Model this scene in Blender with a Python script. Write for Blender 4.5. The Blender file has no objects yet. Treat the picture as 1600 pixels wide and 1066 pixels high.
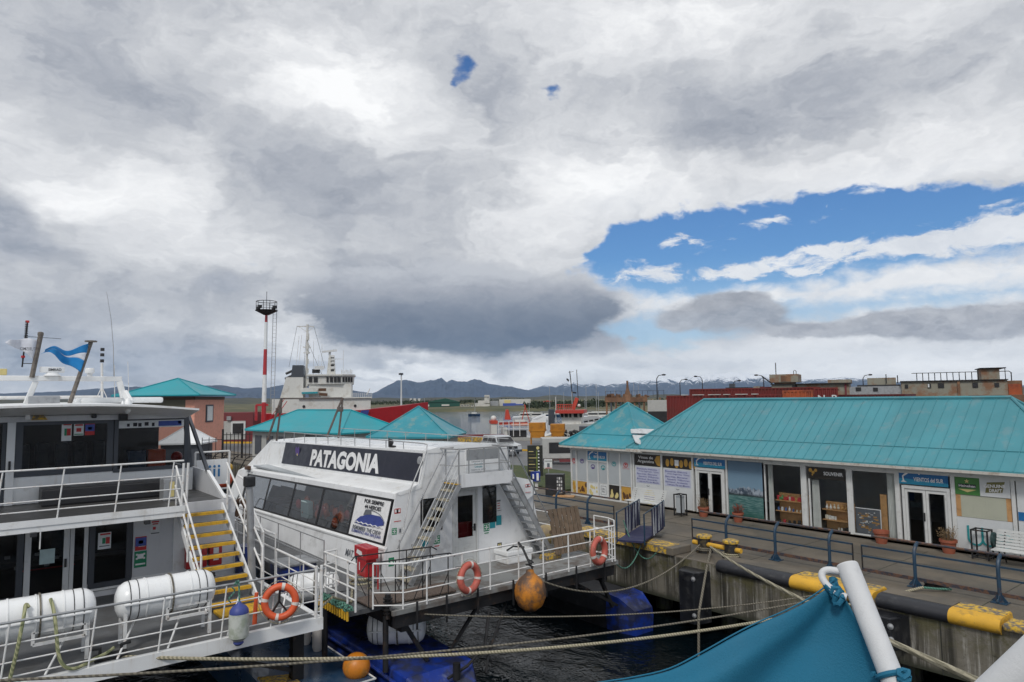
import bpy, math, random
from mathutils import Vector, Matrix, noise as mnoise
R_ = math.radians
scene = bpy.context.scene
col = scene.collection
random.seed(7)
# ---------------------------------------------------------------- camera
# world axes: x along the quay (towards the viewer's boat), y towards the land, z up; z = 0 on the quay
FOC, PITCH, ROLL, CAMH, HEAD = 1067., math.atan(89.5/1067), R_(0.73), 5.0, R_(38.5)
cd = bpy.data.cameras.new('camera'); cam = bpy.data.objects.new('camera', cd); col.objects.link(cam)
cd.sensor_width = 36; cd.lens = 36*FOC/1600; cd.clip_start = .05; cd.clip_end = 60000
fwd = Vector((-math.cos(HEAD)*math.cos(PITCH), math.sin(HEAD)*math.cos(PITCH), math.sin(PITCH)))
rgt = Vector((math.sin(HEAD), math.cos(HEAD), 0)); up = rgt.cross(fwd)
r2 = rgt*math.cos(ROLL) - up*math.sin(ROLL); u2 = rgt*math.sin(ROLL) + up*math.cos(ROLL)
cam.matrix_world = Matrix(((r2.x, u2.x, -fwd.x, 0), (r2.y, u2.y, -fwd.y, 0), (r2.z, u2.z, -fwd.z, CAMH), (0, 0, 0, 1)))
scene.camera = cam
scene.render.resolution_x = 1024; scene.render.resolution_y = 682
scene.view_settings.view_transform = 'Standard'; scene.view_settings.look = 'None'
scene.view_settings.exposure = 0.18; scene.view_settings.gamma = 1

def ray(px, py):                                     # survey helpers: a direction seen in the photograph ...
    a = (px-800)/FOC; b = (533-py)/FOC
    return (r2*a + u2*b + fwd)
def onz(px, py, z=0.): d = ray(px, py); t = (z-CAMH)/d.z; return Vector((t*d.x, t*d.y, z))     # ... met with a real plane
def onx(px, py, x): d = ray(px, py); t = x/d.x; return Vector((x, t*d.y, CAMH+t*d.z))
def ony(px, py, y): d = ray(px, py); t = y/d.y; return Vector((t*d.x, y, CAMH+t*d.z))
def ond(px, py, D): d = ray(px, py); t = D/math.hypot(d.x, d.y); return Vector((t*d.x, t*d.y, CAMH+t*d.z))
def azel(px, py): d = ray(px, py).normalized(); hx = d.dot(rgt); hf = -d.x*math.cos(HEAD)+d.y*math.sin(HEAD); return math.atan2(hx, hf), math.asin(d.z)

# ---------------------------------------------------------------- sun
SUN_EL, SUN_AZ = R_(48), math.atan2(-.80, .60)      # direction towards the sun (behind the viewer, above thin cloud)
sd = bpy.data.lights.new('sun', 'SUN'); sd.energy = 1.5; sd.angle = R_(11); sd.color = (1, .965, .91)
so = bpy.data.objects.new('sun', sd); col.objects.link(so); so.location = (0, 0, 60)
tos = Vector((math.cos(SUN_EL)*math.cos(SUN_AZ), math.cos(SUN_EL)*math.sin(SUN_AZ), math.sin(SUN_EL)))
so.rotation_euler = tos.to_track_quat('Z', 'Y').to_euler()
# ---------------------------------------------------------------- world: Nishita sky with cloud layers
w = bpy.data.worlds.new('World'); scene.world = w; w.use_nodes = True
w.cycles.sampling_method = 'MANUAL'; w.cycles.sample_map_resolution = 256
nt = w.node_tree; nt.nodes.clear(); N = nt.nodes; L = nt.links
class NG:
    def __init__(s, nt): s.nt = nt
    def _in(s, sock, v):
        if isinstance(v, bpy.types.NodeSocket): s.nt.links.new(v, sock)
        elif v is not None:
            if sock.type == 'VECTOR' or sock.type == 'RGBA':
                v = tuple(v) if hasattr(v, '__len__') else (v,)*3
                if sock.type == 'RGBA' and len(v) == 3: v = v+(1,)
            sock.default_value = v
    def m(s, op, a, b=None, c=None, clamp=False):
        n = s.nt.nodes.new('ShaderNodeMath'); n.operation = op; n.use_clamp = clamp
        for i, v in enumerate((a, b, c)):
            if v is not None: s._in(n.inputs[i], v)
        return n.outputs[0]
    def v(s, op, a, b=None, sc=None):
        n = s.nt.nodes.new('ShaderNodeVectorMath'); n.operation = op
        s._in(n.inputs[0], a)
        if b is not None: s._in(n.inputs[1], b)
        if sc is not None: s._in(n.inputs[3], sc)
        return n.outputs['Value'] if op in ('DOT_PRODUCT', 'LENGTH', 'DISTANCE') else n.outputs[0]
    def comb(s, x, y, z=0.):
        n = s.nt.nodes.new('ShaderNodeCombineXYZ')
        for i, v in enumerate((x, y, z)): s._in(n.inputs[i], v)
        return n.outputs[0]
    def sep(s, v):
        n = s.nt.nodes.new('ShaderNodeSeparateXYZ'); s._in(n.inputs[0], v); return n.outputs
    def noise(s, vec, scale, detail=5, rough=.55, dist=0., lac=2., out=0):
        n = s.nt.nodes.new('ShaderNodeTexNoise'); s._in(n.inputs['Vector'], vec)
        for k, q in (('Scale', scale), ('Detail', detail), ('Roughness', rough), ('Distortion', dist), ('Lacunarity', lac)): n.inputs[k].default_value = q
        return n.outputs[out]
    def mr(s, v, a, b, c=0., d=1., interp='SMOOTHSTEP'):
        n = s.nt.nodes.new('ShaderNodeMapRange'); n.interpolation_type = interp; s._in(n.inputs[0], v)
        for i, q in enumerate((a, b, c, d)): s._in(n.inputs[i+1], q)
        return n.outputs[0]
    def mix(s, f, a, b, mode='MIX'):
        n = s.nt.nodes.new('ShaderNodeMix'); n.data_type = 'RGBA'; n.blend_type = mode
        s._in(n.inputs[0], f); s._in(n.inputs[6], a); s._in(n.inputs[7], b); return n.outputs[2]
    def ramp(s, f, stops, interp='LINEAR'):
        n = s.nt.nodes.new('ShaderNodeValToRGB'); s._in(n.inputs[0], f); cr = n.color_ramp; cr.interpolation = interp
        while len(cr.elements) > 1: cr.elements.remove(cr.elements[-1])
        for i, (p, c) in enumerate(stops):
            e = cr.elements[0] if i == 0 else cr.elements.new(p)
            e.position = p; e.color = tuple(c)+(1,) if len(c) == 3 else c
        return n.outputs[0]
    def curve(s, f, pts, lo, hi, vlo, vhi):          # piecewise curve from real units to real units
        x = s.mr(f, lo, hi, 0., 1., 'LINEAR')
        n = s.nt.nodes.new('ShaderNodeFloatCurve'); s._in(n.inputs['Value'], x)
        c = n.mapping.curves[0]; P = [((a-lo)/(hi-lo), (b-vlo)/(vhi-vlo)) for a, b in pts]; P = [(0., P[0][1])]+P+[(1., P[-1][1])]
        c.points[0].location = P[0]; c.points[1].location = P[-1]
        for p in P[1:-1]: c.points.new(*p)
        for p in c.points: p.handle_type = 'AUTO_CLAMPED'
        n.mapping.update()
        return s.mr(n.outputs[0], 0., 1., vlo, vhi, 'LINEAR')
g = NG(nt)
tc = N.new('ShaderNodeTexCoord').outputs['Generated']
d = g.v('NORMALIZE', tc)
dr = g.v('DOT_PRODUCT', d, (math.sin(HEAD), math.cos(HEAD), 0)); df = g.v('DOT_PRODUCT', d, (-math.cos(HEAD), math.sin(HEAD), 0))
dz = g.sep(d)[2]
az = g.m('ARCTAN2', dr, df); el = g.m('ARCSINE', dz)
# cloud-deck coordinates (perspective of a flat layer overhead)
den = g.m('ADD', g.m('MAXIMUM', dz, 0.), .09)
deck = g.comb(g.m('DIVIDE', dr, den), g.m('DIVIDE', df, den))
n_big = g.noise(deck, .55, 6, .55, .3)
n_mid = g.noise(g.v('ADD', deck, (7.3, 2.1, 0)), 1.5, 7, .58, .25)
sph = g.comb(g.m('MULTIPLY', az, 1.), g.m('MULTIPLY', el, 1.9))
wv = g.v('SUBTRACT', g.noise(sph, 4.0, 5, .6, 0, out=1), (.5, .5, .5))
wv2 = g.v('SUBTRACT', g.noise(g.v('ADD', sph, (3, 9, 1)), 13., 6, .62, 0, out=1), (.5, .5, .5))
P0 = g.comb(az, el)
Pw = g.v('ADD', g.v('ADD', P0, g.v('MULTIPLY', wv, (.26, .13, 0))), g.v('MULTIPLY', wv2, (.12, .06, 0)))
def blobs(P, lst):
    acc = None
    for (px, py, rx, ry, amp) in lst:
        a, e = azel(px, py)
        q = g.v('MULTIPLY', g.v('SUBTRACT', P, (a, e, 0)), (1067./rx, 1067./ry, 0))
        k = g.m('POWER', 2.71828, g.m('MULTIPLY', g.v('DOT_PRODUCT', q, q), -1.))
        acc = g.m('MULTIPLY', k, amp) if acc is None else g.m('MULTIPLY_ADD', k, amp, acc)
    return acc
# broad light and dark cloud masses
light = blobs(Pw, [
 (520, 130, 110, 60, .36), (320, 220, 90, 45, .10), (330, 245, 90, 55, .22), (70, 300, 90, 50, .20), (200, 330, 120, 55, .18),
 (1000, 50, 170, 60, .20), (980, 200, 70, 60, .12), (960, 260, 110, 55, .20), (1300, 60, 200, 60, .10), (1300, 240, 260, 60, .18), (640, 210, 80, 40, .16),
 (80, 40, 190, 80, -.16), (190, 160, 130, 45, -.12), (620, 60, 90, 60, -.02), (760, 120, 110, 90, -.10), (1120, 150, 200, 60, -.22), (1450, 130, 180, 45, -.12), (1060, 215, 130, 40, -.16),
 (450, 250, 160, 60, -.18), (480, 300, 200, 70, -.16), (20, 340, 60, 60, -.30), (120, 400, 120, 40, -.10), (350, 445, 45, 20, -.22), (280, 470, 90, 22, -.12),
 (760, 470, 200, 50, -.16), (560, 430, 110, 35, -.20), (620, 520, 200, 40, -.10), (870, 500, 100, 50, -.08), (800, 540, 180, 22, -.20), (440, 560, 80, 18, -.14),
 (60, 520, 150, 50, -.26), (250, 560, 180, 40, -.22), (1110, 505, 110, 40, -.02), (420, 380, 130, 30, .05), (470, 520, 60, 40, .14), (230, 500, 80, 25, .12),
 (620, 575, 120, 12, .16), (1000, 590, 300, 35, .14), (820, 590, 110, 18, .16), (300, 605, 250, 14, -.16), (700, 350, 180, 60, .02), (840, 360, 90, 60, .08)])
sw = g.v('MULTIPLY', Pw, (1, 1.55, 1))
n_bs = g.noise(sw, 2.6, 6, .56, .3); n_ms = g.noise(g.v('ADD', sw, (4, 2, 0)), 6.5, 7, .58, .3)
lo = g.m('MULTIPLY', g.mr(el, .16, .55), .55)
lerp = lambda a, c: g.m('ADD', g.m('MULTIPLY', g.m('SUBTRACT', c, a), lo), a)
n_bigx = lerp(n_bs, n_big); n_midx = lerp(n_ms, n_mid)
tex = g.m('ADD', g.m('MULTIPLY', g.m('SUBTRACT', n_bigx, .5), .56), g.m('MULTIPLY', g.m('SUBTRACT', n_midx, .5), .46))
bil = g.m('ABSOLUTE', g.m('SUBTRACT', g.noise(g.v('MULTIPLY', Pw, (1, 1.9, 1)), 7., 7, .6, .3), .5))
bil2 = g.m('ABSOLUTE', g.m('SUBTRACT', g.noise(g.v('ADD', deck, (1.3, 4.4, 2.)), 1.9, 7, .62, .4), .5))
bil2 = g.m('MULTIPLY_ADD', g.m('SUBTRACT', bil2, .075), lo, .075)
fine = g.m('ADD', g.m('MULTIPLY', g.m('SUBTRACT', g.noise(g.v('MULTIPLY', Pw, (1, 2.0, 1)), 9., 8, .6, .2), .5), .30), g.m('ADD', g.m('MULTIPLY', g.m('SUBTRACT', .075, bil), .75), g.m('MULTIPLY', g.m('SUBTRACT', .075, bil2), .45)))
lum = g.m('MULTIPLY_ADD', g.m('SUBTRACT', g.m('ADD', g.m('ADD', g.m('ADD', light, .665), tex), fine), .66), 1.14, .632)
ccol = g.ramp(lum, [(0., (.12, .14, .19)), (.22, (.24, .265, .32)), (.45, (.39, .41, .455)), (.62, (.53, .545, .575)), (.8, (.70, .71, .73)), (1., (.90, .905, .91))])
# bottoms of low cumulus under the blue gap
def band(P, cpts, hw, soft, nz):
    s_ = g.sep(P)
    c0 = g.curve(s_[0], cpts, -.1, .75, 0., .6)
    t0 = g.curve(s_[0], hw, -.1, .75, -.05, .1)
    dd = g.m('SUBTRACT', t0, g.m('ABSOLUTE', g.m('SUBTRACT', s_[1], c0)))
    return g.mr(g.m('ADD', dd, nz), -soft, soft)
A = lambda *pts: [azel(*p) for p in pts]
H = lambda *pts: [(azel(px, 500)[0], h/1067) for px, h in pts]
edge_n = g.m('MULTIPLY', g.m('SUBTRACT', g.noise(g.v('MULTIPLY', P0, (1, 1.7, 1)), 26., 8, .62, .3), .5), .045)
Pe = g.v('ADD', P0, g.v('MULTIPLY', wv2, (.035, .03, 0)))
se = g.sep(Pe)
upE = g.curve(se[0], A((840, 455), (885, 425), (925, 385), (960, 350), (1010, 335), (1100, 318), (1200, 312), (1300, 292), (1400, 284), (1500, 283), (1600, 276)), -.1, .75, 0., .6)
loE = g.curve(se[0], A((840, 430), (900, 425), (960, 450), (1040, 468), (1150, 462), (1250, 452), (1350, 432), (1450, 414), (1600, 398)), -.1, .75, 0., .6)
hole = g.m('MULTIPLY', g.mr(g.m('ADD', g.m('SUBTRACT', upE, se[1]), edge_n), -.002, .011), g.mr(g.m('ADD', g.m('SUBTRACT', se[1], loE), edge_n), -.01, .018))
low1 = band(Pe, A((800, 500), (900, 510), (1000, 520), (1200, 490), (1400, 470), (1600, 450)), H((790, -50), (900, -30), (960, 10), (1000, 26), (1150, 18), (1300, 10), (1450, 9), (1600, 7)), .012, g.m('MULTIPLY', edge_n, .9))
tiny = blobs(g.v('ADD', P0, g.v('MULTIPLY', wv2, (.06, .06, 0))), [(722, 105, 22, 16, 1.), (708, 128, 9, 12, .7), (862, 141, 13, 12, .9), (378, 405, 24, 4, .5)])
tiny = g.mr(g.m('ADD', tiny, g.m('MULTIPLY', edge_n, 8.)), .38, 1.0)
blue = g.m('MAXIMUM', g.m('MAXIMUM', hole, g.m('MULTIPLY', low1, .8)), tiny)
# wisps inside the gap
wn = g.noise(g.v('MULTIPLY', Pe, (1, 2.4, 1)), 17., 8, .66, .5)
ws = blobs(Pe, [(1080, 378, 55, 15, 1.05), (1045, 385, 22, 6, .6), (1195, 350, 36, 10, .9), (1290, 322, 30, 6, .45), (990, 355, 15, 12, .7), (985, 430, 90, 20, .8), (1070, 430, 70, 14, .75),
  (1160, 428, 50, 13, .9), (1210, 412, 70, 14, 1.2), (1275, 388, 32, 7, 1.), (1340, 398, 75, 14, 1.0), (1430, 384, 80, 15, .92), (1520, 366, 80, 18, 1.0), (1600, 345, 60, 30, 1.15), (1540, 392, 90, 6, .4), (1600, 300, 40, 8, .2), (1120, 395, 60, 6, .35), (1250, 425, 30, 6, .6)])
wisp = g.mr(g.m('ADD', ws, g.m('MULTIPLY', g.m('SUBTRACT', wn, .5), 4.6)), .62, 1.45)
blue = g.m('MULTIPLY', blue, g.m('SUBTRACT', 1., g.m('MULTIPLY', wisp, .93)))
# white rim bands and grey low cumulus in front of them
white = blobs(Pe, [(1350, 455, 330, 26, .8), (1050, 475, 150, 14, .5), (1450, 435, 200, 22, .6), (1500, 483, 110, 14, .6), (1200, 535, 90, 12, .5), (1300, 520, 60, 12, .4), (1150, 555, 300, 14, .65), (1480, 560, 200, 16, .6), (1350, 530, 60, 8, .5), (1250, 580, 300, 14, .5), (880, 580, 90, 14, .5), (1250, 300, 250, 26, .5), (960, 325, 60, 26, .45), (1480, 262, 170, 16, .45), (1000, 300, 80, 30, .3), (640, 590, 70, 10, .4)])
white = g.m('ADD', g.m('MINIMUM', white, 1.), g.m('MULTIPLY', hole, .9))
ccol = g.mix(g.m('MULTIPLY', g.m('MINIMUM', white, 1.), .82), ccol, g.mix(g.mr(fine, -.25, .2), (.66, .69, .74), (.90, .905, .91)))
lowc = blobs(g.v('ADD', Pe, g.v('MULTIPLY', wv, (.03, .03, 0))), [(1115, 492, 72, 26, 1.5), (1180, 490, 45, 20, 1.), (1060, 503, 36, 14, .7), (1275, 516, 60, 12, 1.0), (1480, 502, 120, 22, 1.4), (1390, 506, 70, 14, .9), (1580, 500, 80, 22, 1.2), (1570, 552, 90, 12, .5), (1400, 548, 80, 8, .3), (1130, 470, 60, 10, .5), (1240, 520, 40, 12, .8), (985, 532, 12, 8, .8), (1500, 580, 120, 10, .5)])
lowm = g.mr(g.m('ADD', lowc, g.m('MULTIPLY', edge_n, 14.)), .42, 1.0)
lowcol = g.mix(g.mr(g.m('ADD', g.m('MULTIPLY', edge_n, 9.), g.m('MULTIPLY', fine, 1.2)), -.22, .25), (.23, .245, .29), (.50, .51, .54))
Pb = g.v('ADD', g.v('ADD', P0, g.v('MULTIPLY', wv2, (.045, .04, 0))), g.v('MULTIPLY', wv, (.05, .035, 0)))
bk = blobs(Pb, [(760, 478, 180, 50, 1.5), (880, 488, 80, 32, 1.0), (940, 482, 40, 14, .6), (620, 505, 140, 45, 1.1), (520, 452, 80, 32, .8), (700, 432, 130, 26, .8), (800, 530, 150, 16, .8)])
bn = g.m('ADD', g.m('MULTIPLY', edge_n, 11.), g.m('MULTIPLY', g.m('SUBTRACT', .08, bil), 1.6))
bkm = g.mr(g.m('ADD', bk, g.m('MULTIPLY', bn, 1.5)), .45, 1.1)
bshade = g.m('ADD', g.mr(se[1], .085, .20), g.m('MULTIPLY', bn, .55))
bcol = g.ramp(bshade, [(0., (.095, .125, .185)), (.4, (.19, .22, .28)), (.75, (.34, .36, .41)), (1., (.50, .52, .56))])
bk2 = blobs(Pb, [(50, 525, 150, 26, 1.0), (190, 572, 190, 16, 1.1), (420, 560, 120, 12, .9), (350, 445, 42, 18, 1.1), (10, 330, 46, 40, 1.1), (50, 390, 70, 22, .9), (190, 440, 70, 12, .6), (215, 545, 60, 9, .7), (330, 540, 60, 10, .7), (140, 600, 120, 8, .8), (640, 560, 60, 7, .8), (560, 590, 90, 7, .8)])
bkm2 = g.mr(g.m('ADD', bk2, g.m('MULTIPLY', bn, 1.4)), .5, 1.1)
ccol = g.mix(g.m('MULTIPLY', bkm, .9), ccol, bcol)
ccol = g.mix(g.m('MULTIPLY', bkm2, .75), ccol, g.mix(g.mr(bn, -.3, .3), (.20, .235, .30), (.46, .48, .53)))
# blue sky itself from the Sky Texture
sk = N.new('ShaderNodeTexSky'); sk.sky_type = 'NISHITA'; sk.sun_disc = False
sk.sun_elevation = SUN_EL; sk.sun_rotation = math.atan2(tos.x, tos.y)
sk.altitude = 0; sk.air_density = 1.3; sk.dust_density = .4; sk.ozone_density = 2.2
BG = .1
skc = g.mix(1., sk.outputs[0], (.34, .56, .86), 'MULTIPLY')
skc = g.mix(g.mr(el, .09, .2), g.mix(.5, skc, (4.6, 6.2, 7.8)), skc)
cs = g.v('SCALE', ccol, sc=1/BG)
final = g.mix(g.m('MINIMUM', blue, 1.), cs, skc)
final = g.mix(g.m('MULTIPLY', lowm, .92), final, g.v('SCALE', lowcol, sc=1/BG))
hz = g.mr(el, .0, .03, .2, 0.)
final = g.mix(hz, final, (7.0, 7.2, 7.7))
final = g.v('SCALE', final, sc=g.mr(el, .02, .14, 1.22, 1.))
final = g.mix(g.mr(el, -.02, -.001, 1., 0.), final, (1.6, 1.7, 1.8))
bgn = N.new('ShaderNodeBackground'); L.new(final, bgn.inputs[0]); bgn.inputs[1].default_value = BG
wo = N.new('ShaderNodeOutputWorld'); L.new(bgn.outputs[0], wo.inputs[0])
# ---------------------------------------------------------------- mesh and object helpers
class MB:
    def __init__(s): s.v = []; s.f = []; s.uv = None
    def add(s, vs, fs):
        b = len(s.v); s.v += [Vector(v) for v in vs]; s.f += [tuple(i+b for i in f) for f in fs]; return s
    def box(s, x0, x1, y0, y1, z0, z1):
        return s.add([(x0,y0,z0),(x1,y0,z0),(x1,y1,z0),(x0,y1,z0),(x0,y0,z1),(x1,y0,z1),(x1,y1,z1),(x0,y1,z1)],
                     [(0,3,2,1),(4,5,6,7),(0,1,5,4),(1,2,6,5),(2,3,7,6),(3,0,4,7)])
    def bbox(s, x0, x1, y0, y1, z0, z1, b=.02):      # box with chamfered edges
        import bmesh
        bm = bmesh.new(); bmesh.ops.create_cube(bm, size=1)
        for v in bm.verts: v.co = Vector(((x0+x1)/2+v.co.x*(x1-x0), (y0+y1)/2+v.co.y*(y1-y0), (z0+z1)/2+v.co.z*(z1-z0)))
        b = min(b, abs(x1-x0)*.45, abs(y1-y0)*.45, abs(z1-z0)*.45)
        bmesh.ops.bevel(bm, geom=list(bm.edges), offset=b, segments=2, affect='EDGES', profile=.6)
        bm.verts.ensure_lookup_table(); s.add([v.co.copy() for v in bm.verts], [[v.index for v in f.verts] for f in bm.faces]); bm.free(); return s
    def beam(s, p, q, w, h=None, upv=(0, 0, 1)):     # rectangular bar from p to q
        p = Vector(p); q = Vector(q); h = h or w; d = (q-p).normalized(); upv = Vector(upv)
        if abs(d.dot(upv)) > .99: upv = Vector((1, 0, 0))
        a = d.cross(upv).normalized()*w/2; b = a.cross(d).normalized()*h/2
        return s.add([p-a-b, p+a-b, p+a+b, p-a+b, q-a-b, q+a-b, q+a+b, q-a+b], [(3,2,1,0),(4,5,6,7),(0,1,5,4),(1,2,6,5),(2,3,7,6),(3,0,4,7)])
    def cone(s, p, q, r1, r2, n=10, cap=True):
        p = Vector(p); q = Vector(q); d = (q-p).normalized(); a = d.orthogonal().normalized(); b = d.cross(a); vs = []
        for c, r in ((p, r1), (q, r2)):
            for i in range(n): t = 2*math.pi*i/n; vs.append(c+a*math.cos(t)*r+b*math.sin(t)*r)
        fs = [(i, (i+1) % n, n+(i+1) % n, n+i) for i in range(n)]
        if cap: fs += [tuple(reversed(range(n))), tuple(range(n, 2*n))]
        return s.add(vs, fs)
    def cyl(s, p, q, r, n=10): return s.cone(p, q, r, r, n)
    def tube(s, pts, r, n=6, closed=False):
        pts = [Vector(p) for p in pts]; m = len(pts); vs = []; prev = None
        for i, p in enumerate(pts):
            t = (pts[(i+1) % m]-pts[i-1]) if closed else (pts[min(i+1, m-1)]-pts[max(i-1, 0)])
            t.normalize()
            a = t.orthogonal().normalized() if prev is None else (prev-t*prev.dot(t)).normalized()
            prev = a; b = t.cross(a); rr = r[i] if hasattr(r, '__len__') else r
            for k in range(n): th = 2*math.pi*k/n; vs.append(p+a*math.cos(th)*rr+b*math.sin(th)*rr)
        fs = []
        for i in range(m if closed else m-1):
            j = (i+1) % m
            for k in range(n): fs.append((i*n+k, i*n+(k+1) % n, j*n+(k+1) % n, j*n+k))
        if not closed: fs += [tuple(reversed(range(n))), tuple((m-1)*n+k for k in range(n))]
        return s.add(vs, fs)
    def poly(s, pts, off):                           # flat polygon thickened along off
        pts = [Vector(p) for p in pts]; o = Vector(off); n = len(pts)
        return s.add(pts+[p+o for p in pts], [tuple(range(n)), tuple(range(2*n-1, n-1, -1))]+[(i, n+i, n+(i+1) % n, (i+1) % n) for i in range(n)])
    def quad(s, a, b, c, d): return s.add([a, b, c, d], [(0, 1, 2, 3)])
    def loft(s, rings, cap=True):                    # rings of equal vertex count
        n = len(rings[0]); vs = [p for r in rings for p in r]; fs = []
        for i in range(len(rings)-1):
            for k in range(n): fs.append((i*n+k, i*n+(k+1) % n, (i+1)*n+(k+1) % n, (i+1)*n+k))
        if cap: fs += [tuple(reversed(range(n))), tuple((len(rings)-1)*n+k for k in range(n))]
        return s.add(vs, fs)
    def lathe(s, prof, c=(0, 0, 0), axis=(0, 0, 1), n=16):
        d = Vector(axis).normalized(); a = d.orthogonal().normalized(); b = d.cross(a); c = Vector(c)
        return s.loft([[c+d*z+a*math.cos(2*math.pi*k/n)*r+b*math.sin(2*math.pi*k/n)*r for k in range(n)] for r, z in prof])
    def ball(s, c, r, sq=(1, 1, 1), n=14, m=9):
        c = Vector(c); rings = []
        for i in range(m+1):
            ph = math.pi*i/m; rr = max(math.sin(ph), .02)
            rings.append([c+Vector((math.cos(2*math.pi*k/n)*rr*r*sq[0], math.sin(2*math.pi*k/n)*rr*r*sq[1], -math.cos(ph)*r*sq[2])) for k in range(n)])
        return s.loft(rings)
    def build(s, name, material, parent=None, smooth=False, bevel=0, fix=True):
        me = bpy.data.meshes.new(name); org = parent_world(parent)
        inv = org.inverted() if org is not None else None
        if parent is None:
            lo = Vector((min(v.x for v in s.v), min(v.y for v in s.v), min(v.z for v in s.v))); hi = Vector((max(v.x for v in s.v), max(v.y for v in s.v), 0))
            base = Vector(((lo.x+hi.x)/2, (lo.y+hi.y)/2, lo.z)); vs = [v-base for v in s.v]
        else: vs = [inv @ v for v in s.v]
        me.from_pydata(vs, [], s.f); me.validate()
        if fix:
            import bmesh
            bm = bmesh.new(); bm.from_mesh(me); bmesh.ops.recalc_face_normals(bm, faces=bm.faces); bm.to_mesh(me); bm.free()
        me.materials.append(material)
        if smooth:
            me.polygons.foreach_set('use_smooth', [True]*len(me.polygons))
            try: me.set_sharp_from_angle(angle=R_(40))
            except Exception: pass
        o = bpy.data.objects.new(name, me); col.objects.link(o)
        if parent is None: o.location = base
        else: o.parent = parent
        if bevel:
            b = o.modifiers.new('bevel', 'BEVEL'); b.width = bevel; b.segments = 2; b.limit_method = 'ANGLE'
        return o
def local(o):
    return Matrix.Translation(o.location) @ Matrix.Rotation(o.rotation_euler.z, 4, 'Z')
def parent_world(o):
    if o is None: return None
    m = local(o)
    while o.parent: o = o.parent; m = local(o) @ m
    return m
def tag(o, label=None, cat=None, group=None, kind=None):
    if label: o['label'] = label
    if cat: o['category'] = cat
    if group: o['group'] = group
    if kind: o['kind'] = kind
    return o
def thing(name, label, cat, loc=(0, 0, 0), rz=0, group=None):
    o = bpy.data.objects.new(name, None); col.objects.link(o); o.location = loc; o.rotation_euler = (0, 0, rz); o.empty_display_size = .2
    return tag(o, label, cat, group)
def dup(root, loc, rz=None, label=None, group=None):
    kids = {}
    for q in col.objects:
        if q.parent: kids.setdefault(q.parent.name, []).append(q)
    def cp(o, par):
        c = o.copy(); col.objects.link(c); c.parent = par
        for q in kids.get(o.name, []): cp(q, c)
        return c
    r = cp(root, None); r.location = loc
    if rz is not None: r.rotation_euler = (0, 0, rz)
    return tag(r, label, None, group)
def struct(o): o['kind'] = 'structure'; return o
def sag(p, q, s, n=14):
    p = Vector(p); q = Vector(q)
    return [p.lerp(q, i/n)-Vector((0, 0, 4*s*(i/n)*(1-i/n))) for i in range(n+1)]
# ---------------------------------------------------------------- writing
def text(st, mat_, parent, org, xd, ud, h, width=None, bold=0., name='lettering', depth=.004, align='CENTER'):
    cu = bpy.data.curves.new('t', 'FONT'); cu.body = st; cu.size = 1; cu.offset = bold; cu.extrude = 0; cu.align_x = align; cu.align_y = 'CENTER'; cu.resolution_u = 3
    o = bpy.data.objects.new('t', cu); me0 = bpy.data.meshes.new_from_object(o)
    xd = Vector(xd).normalized(); ud = Vector(ud).normalized(); nd = xd.cross(ud); org = Vector(org)
    xs = [v.co.x for v in me0.vertices]; ys = [v.co.y for v in me0.vertices]
    if not xs: return None
    nl = st.count('\n')+1
    sy = h/max(max(ys)-min(ys), 1e-4); sx = (width/(max(xs)-min(xs))) if width else sy
    cx, cy = (max(xs)+min(xs))/2, (max(ys)+min(ys))/2
    if align == 'LEFT': cx = min(xs)
    b = MB(); b.add([org+xd*(v.co.x-cx)*sx+ud*(v.co.y-cy)*sy+nd*depth for v in me0.vertices], [tuple(p.vertices) for p in me0.polygons])
    bpy.data.objects.remove(o); bpy.data.curves.remove(cu); bpy.data.meshes.remove(me0)
    return b.build(name, mat_, parent, fix=False)
# ---------------------------------------------------------------- materials
def mat(name, c, rough=.55, metal=0., var=.12, vs=3., dirt=None, da=.0, ds=4., streak=None, sa=0., ss=6., bump=0., bs=20., coat=0., spec=.5, band=None):
    m = bpy.data.materials.new(name); m.use_nodes = True; t = m.node_tree; t.nodes.clear(); k = NG(t)
    p = t.nodes.new('ShaderNodeBsdfPrincipled'); o = t.nodes.new('ShaderNodeOutputMaterial'); t.links.new(p.outputs[0], o.inputs[0])
    P = t.nodes.new('ShaderNodeNewGeometry').outputs['Position']
    c = tuple(c)+(1,)
    n1 = k.noise(P, vs, 5, .6)
    cc = k.mix(1., c, k.ramp(n1, [(.25, (1-var,)*3), (.75, (1+var,)*3)]), 'MULTIPLY')
    if dirt is not None:
        f = k.mr(k.noise(P, ds, 7, .65), .62-da*.3, .74-da*.2); cc = k.mix(k.m('MULTIPLY', f, min(1, da*1.3)), cc, dirt)
    if streak is not None:
        f = k.noise(k.v('MULTIPLY', P, (1, 1, .06)), ss, 6, .7); f = k.mr(f, .52, .75)
        f = k.m('MULTIPLY', f, k.mr(k.noise(P, ss*.25, 3, .5), .35, .65)); cc = k.mix(k.m('MULTIPLY', f, sa), cc, streak)
    t.links.new(cc, p.inputs['Base Color']); p.inputs['Metallic'].default_value = metal
    rr = k.mr(n1, .3, .7, max(.02, rough-.1), min(1, rough+.12), 'LINEAR'); t.links.new(rr, p.inputs['Roughness'])
    p.inputs['Coat Weight'].default_value = coat; p.inputs['Specular IOR Level'].default_value = spec
    if bump:
        b = t.nodes.new('ShaderNodeBump'); b.inputs['Strength'].default_value = min(bump, 1); b.inputs['Distance'].default_value = .02
        t.links.new(k.noise(P, bs, 6, .65), b.inputs['Height']); t.links.new(b.outputs[0], p.inputs['Normal'])
    return m
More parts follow.
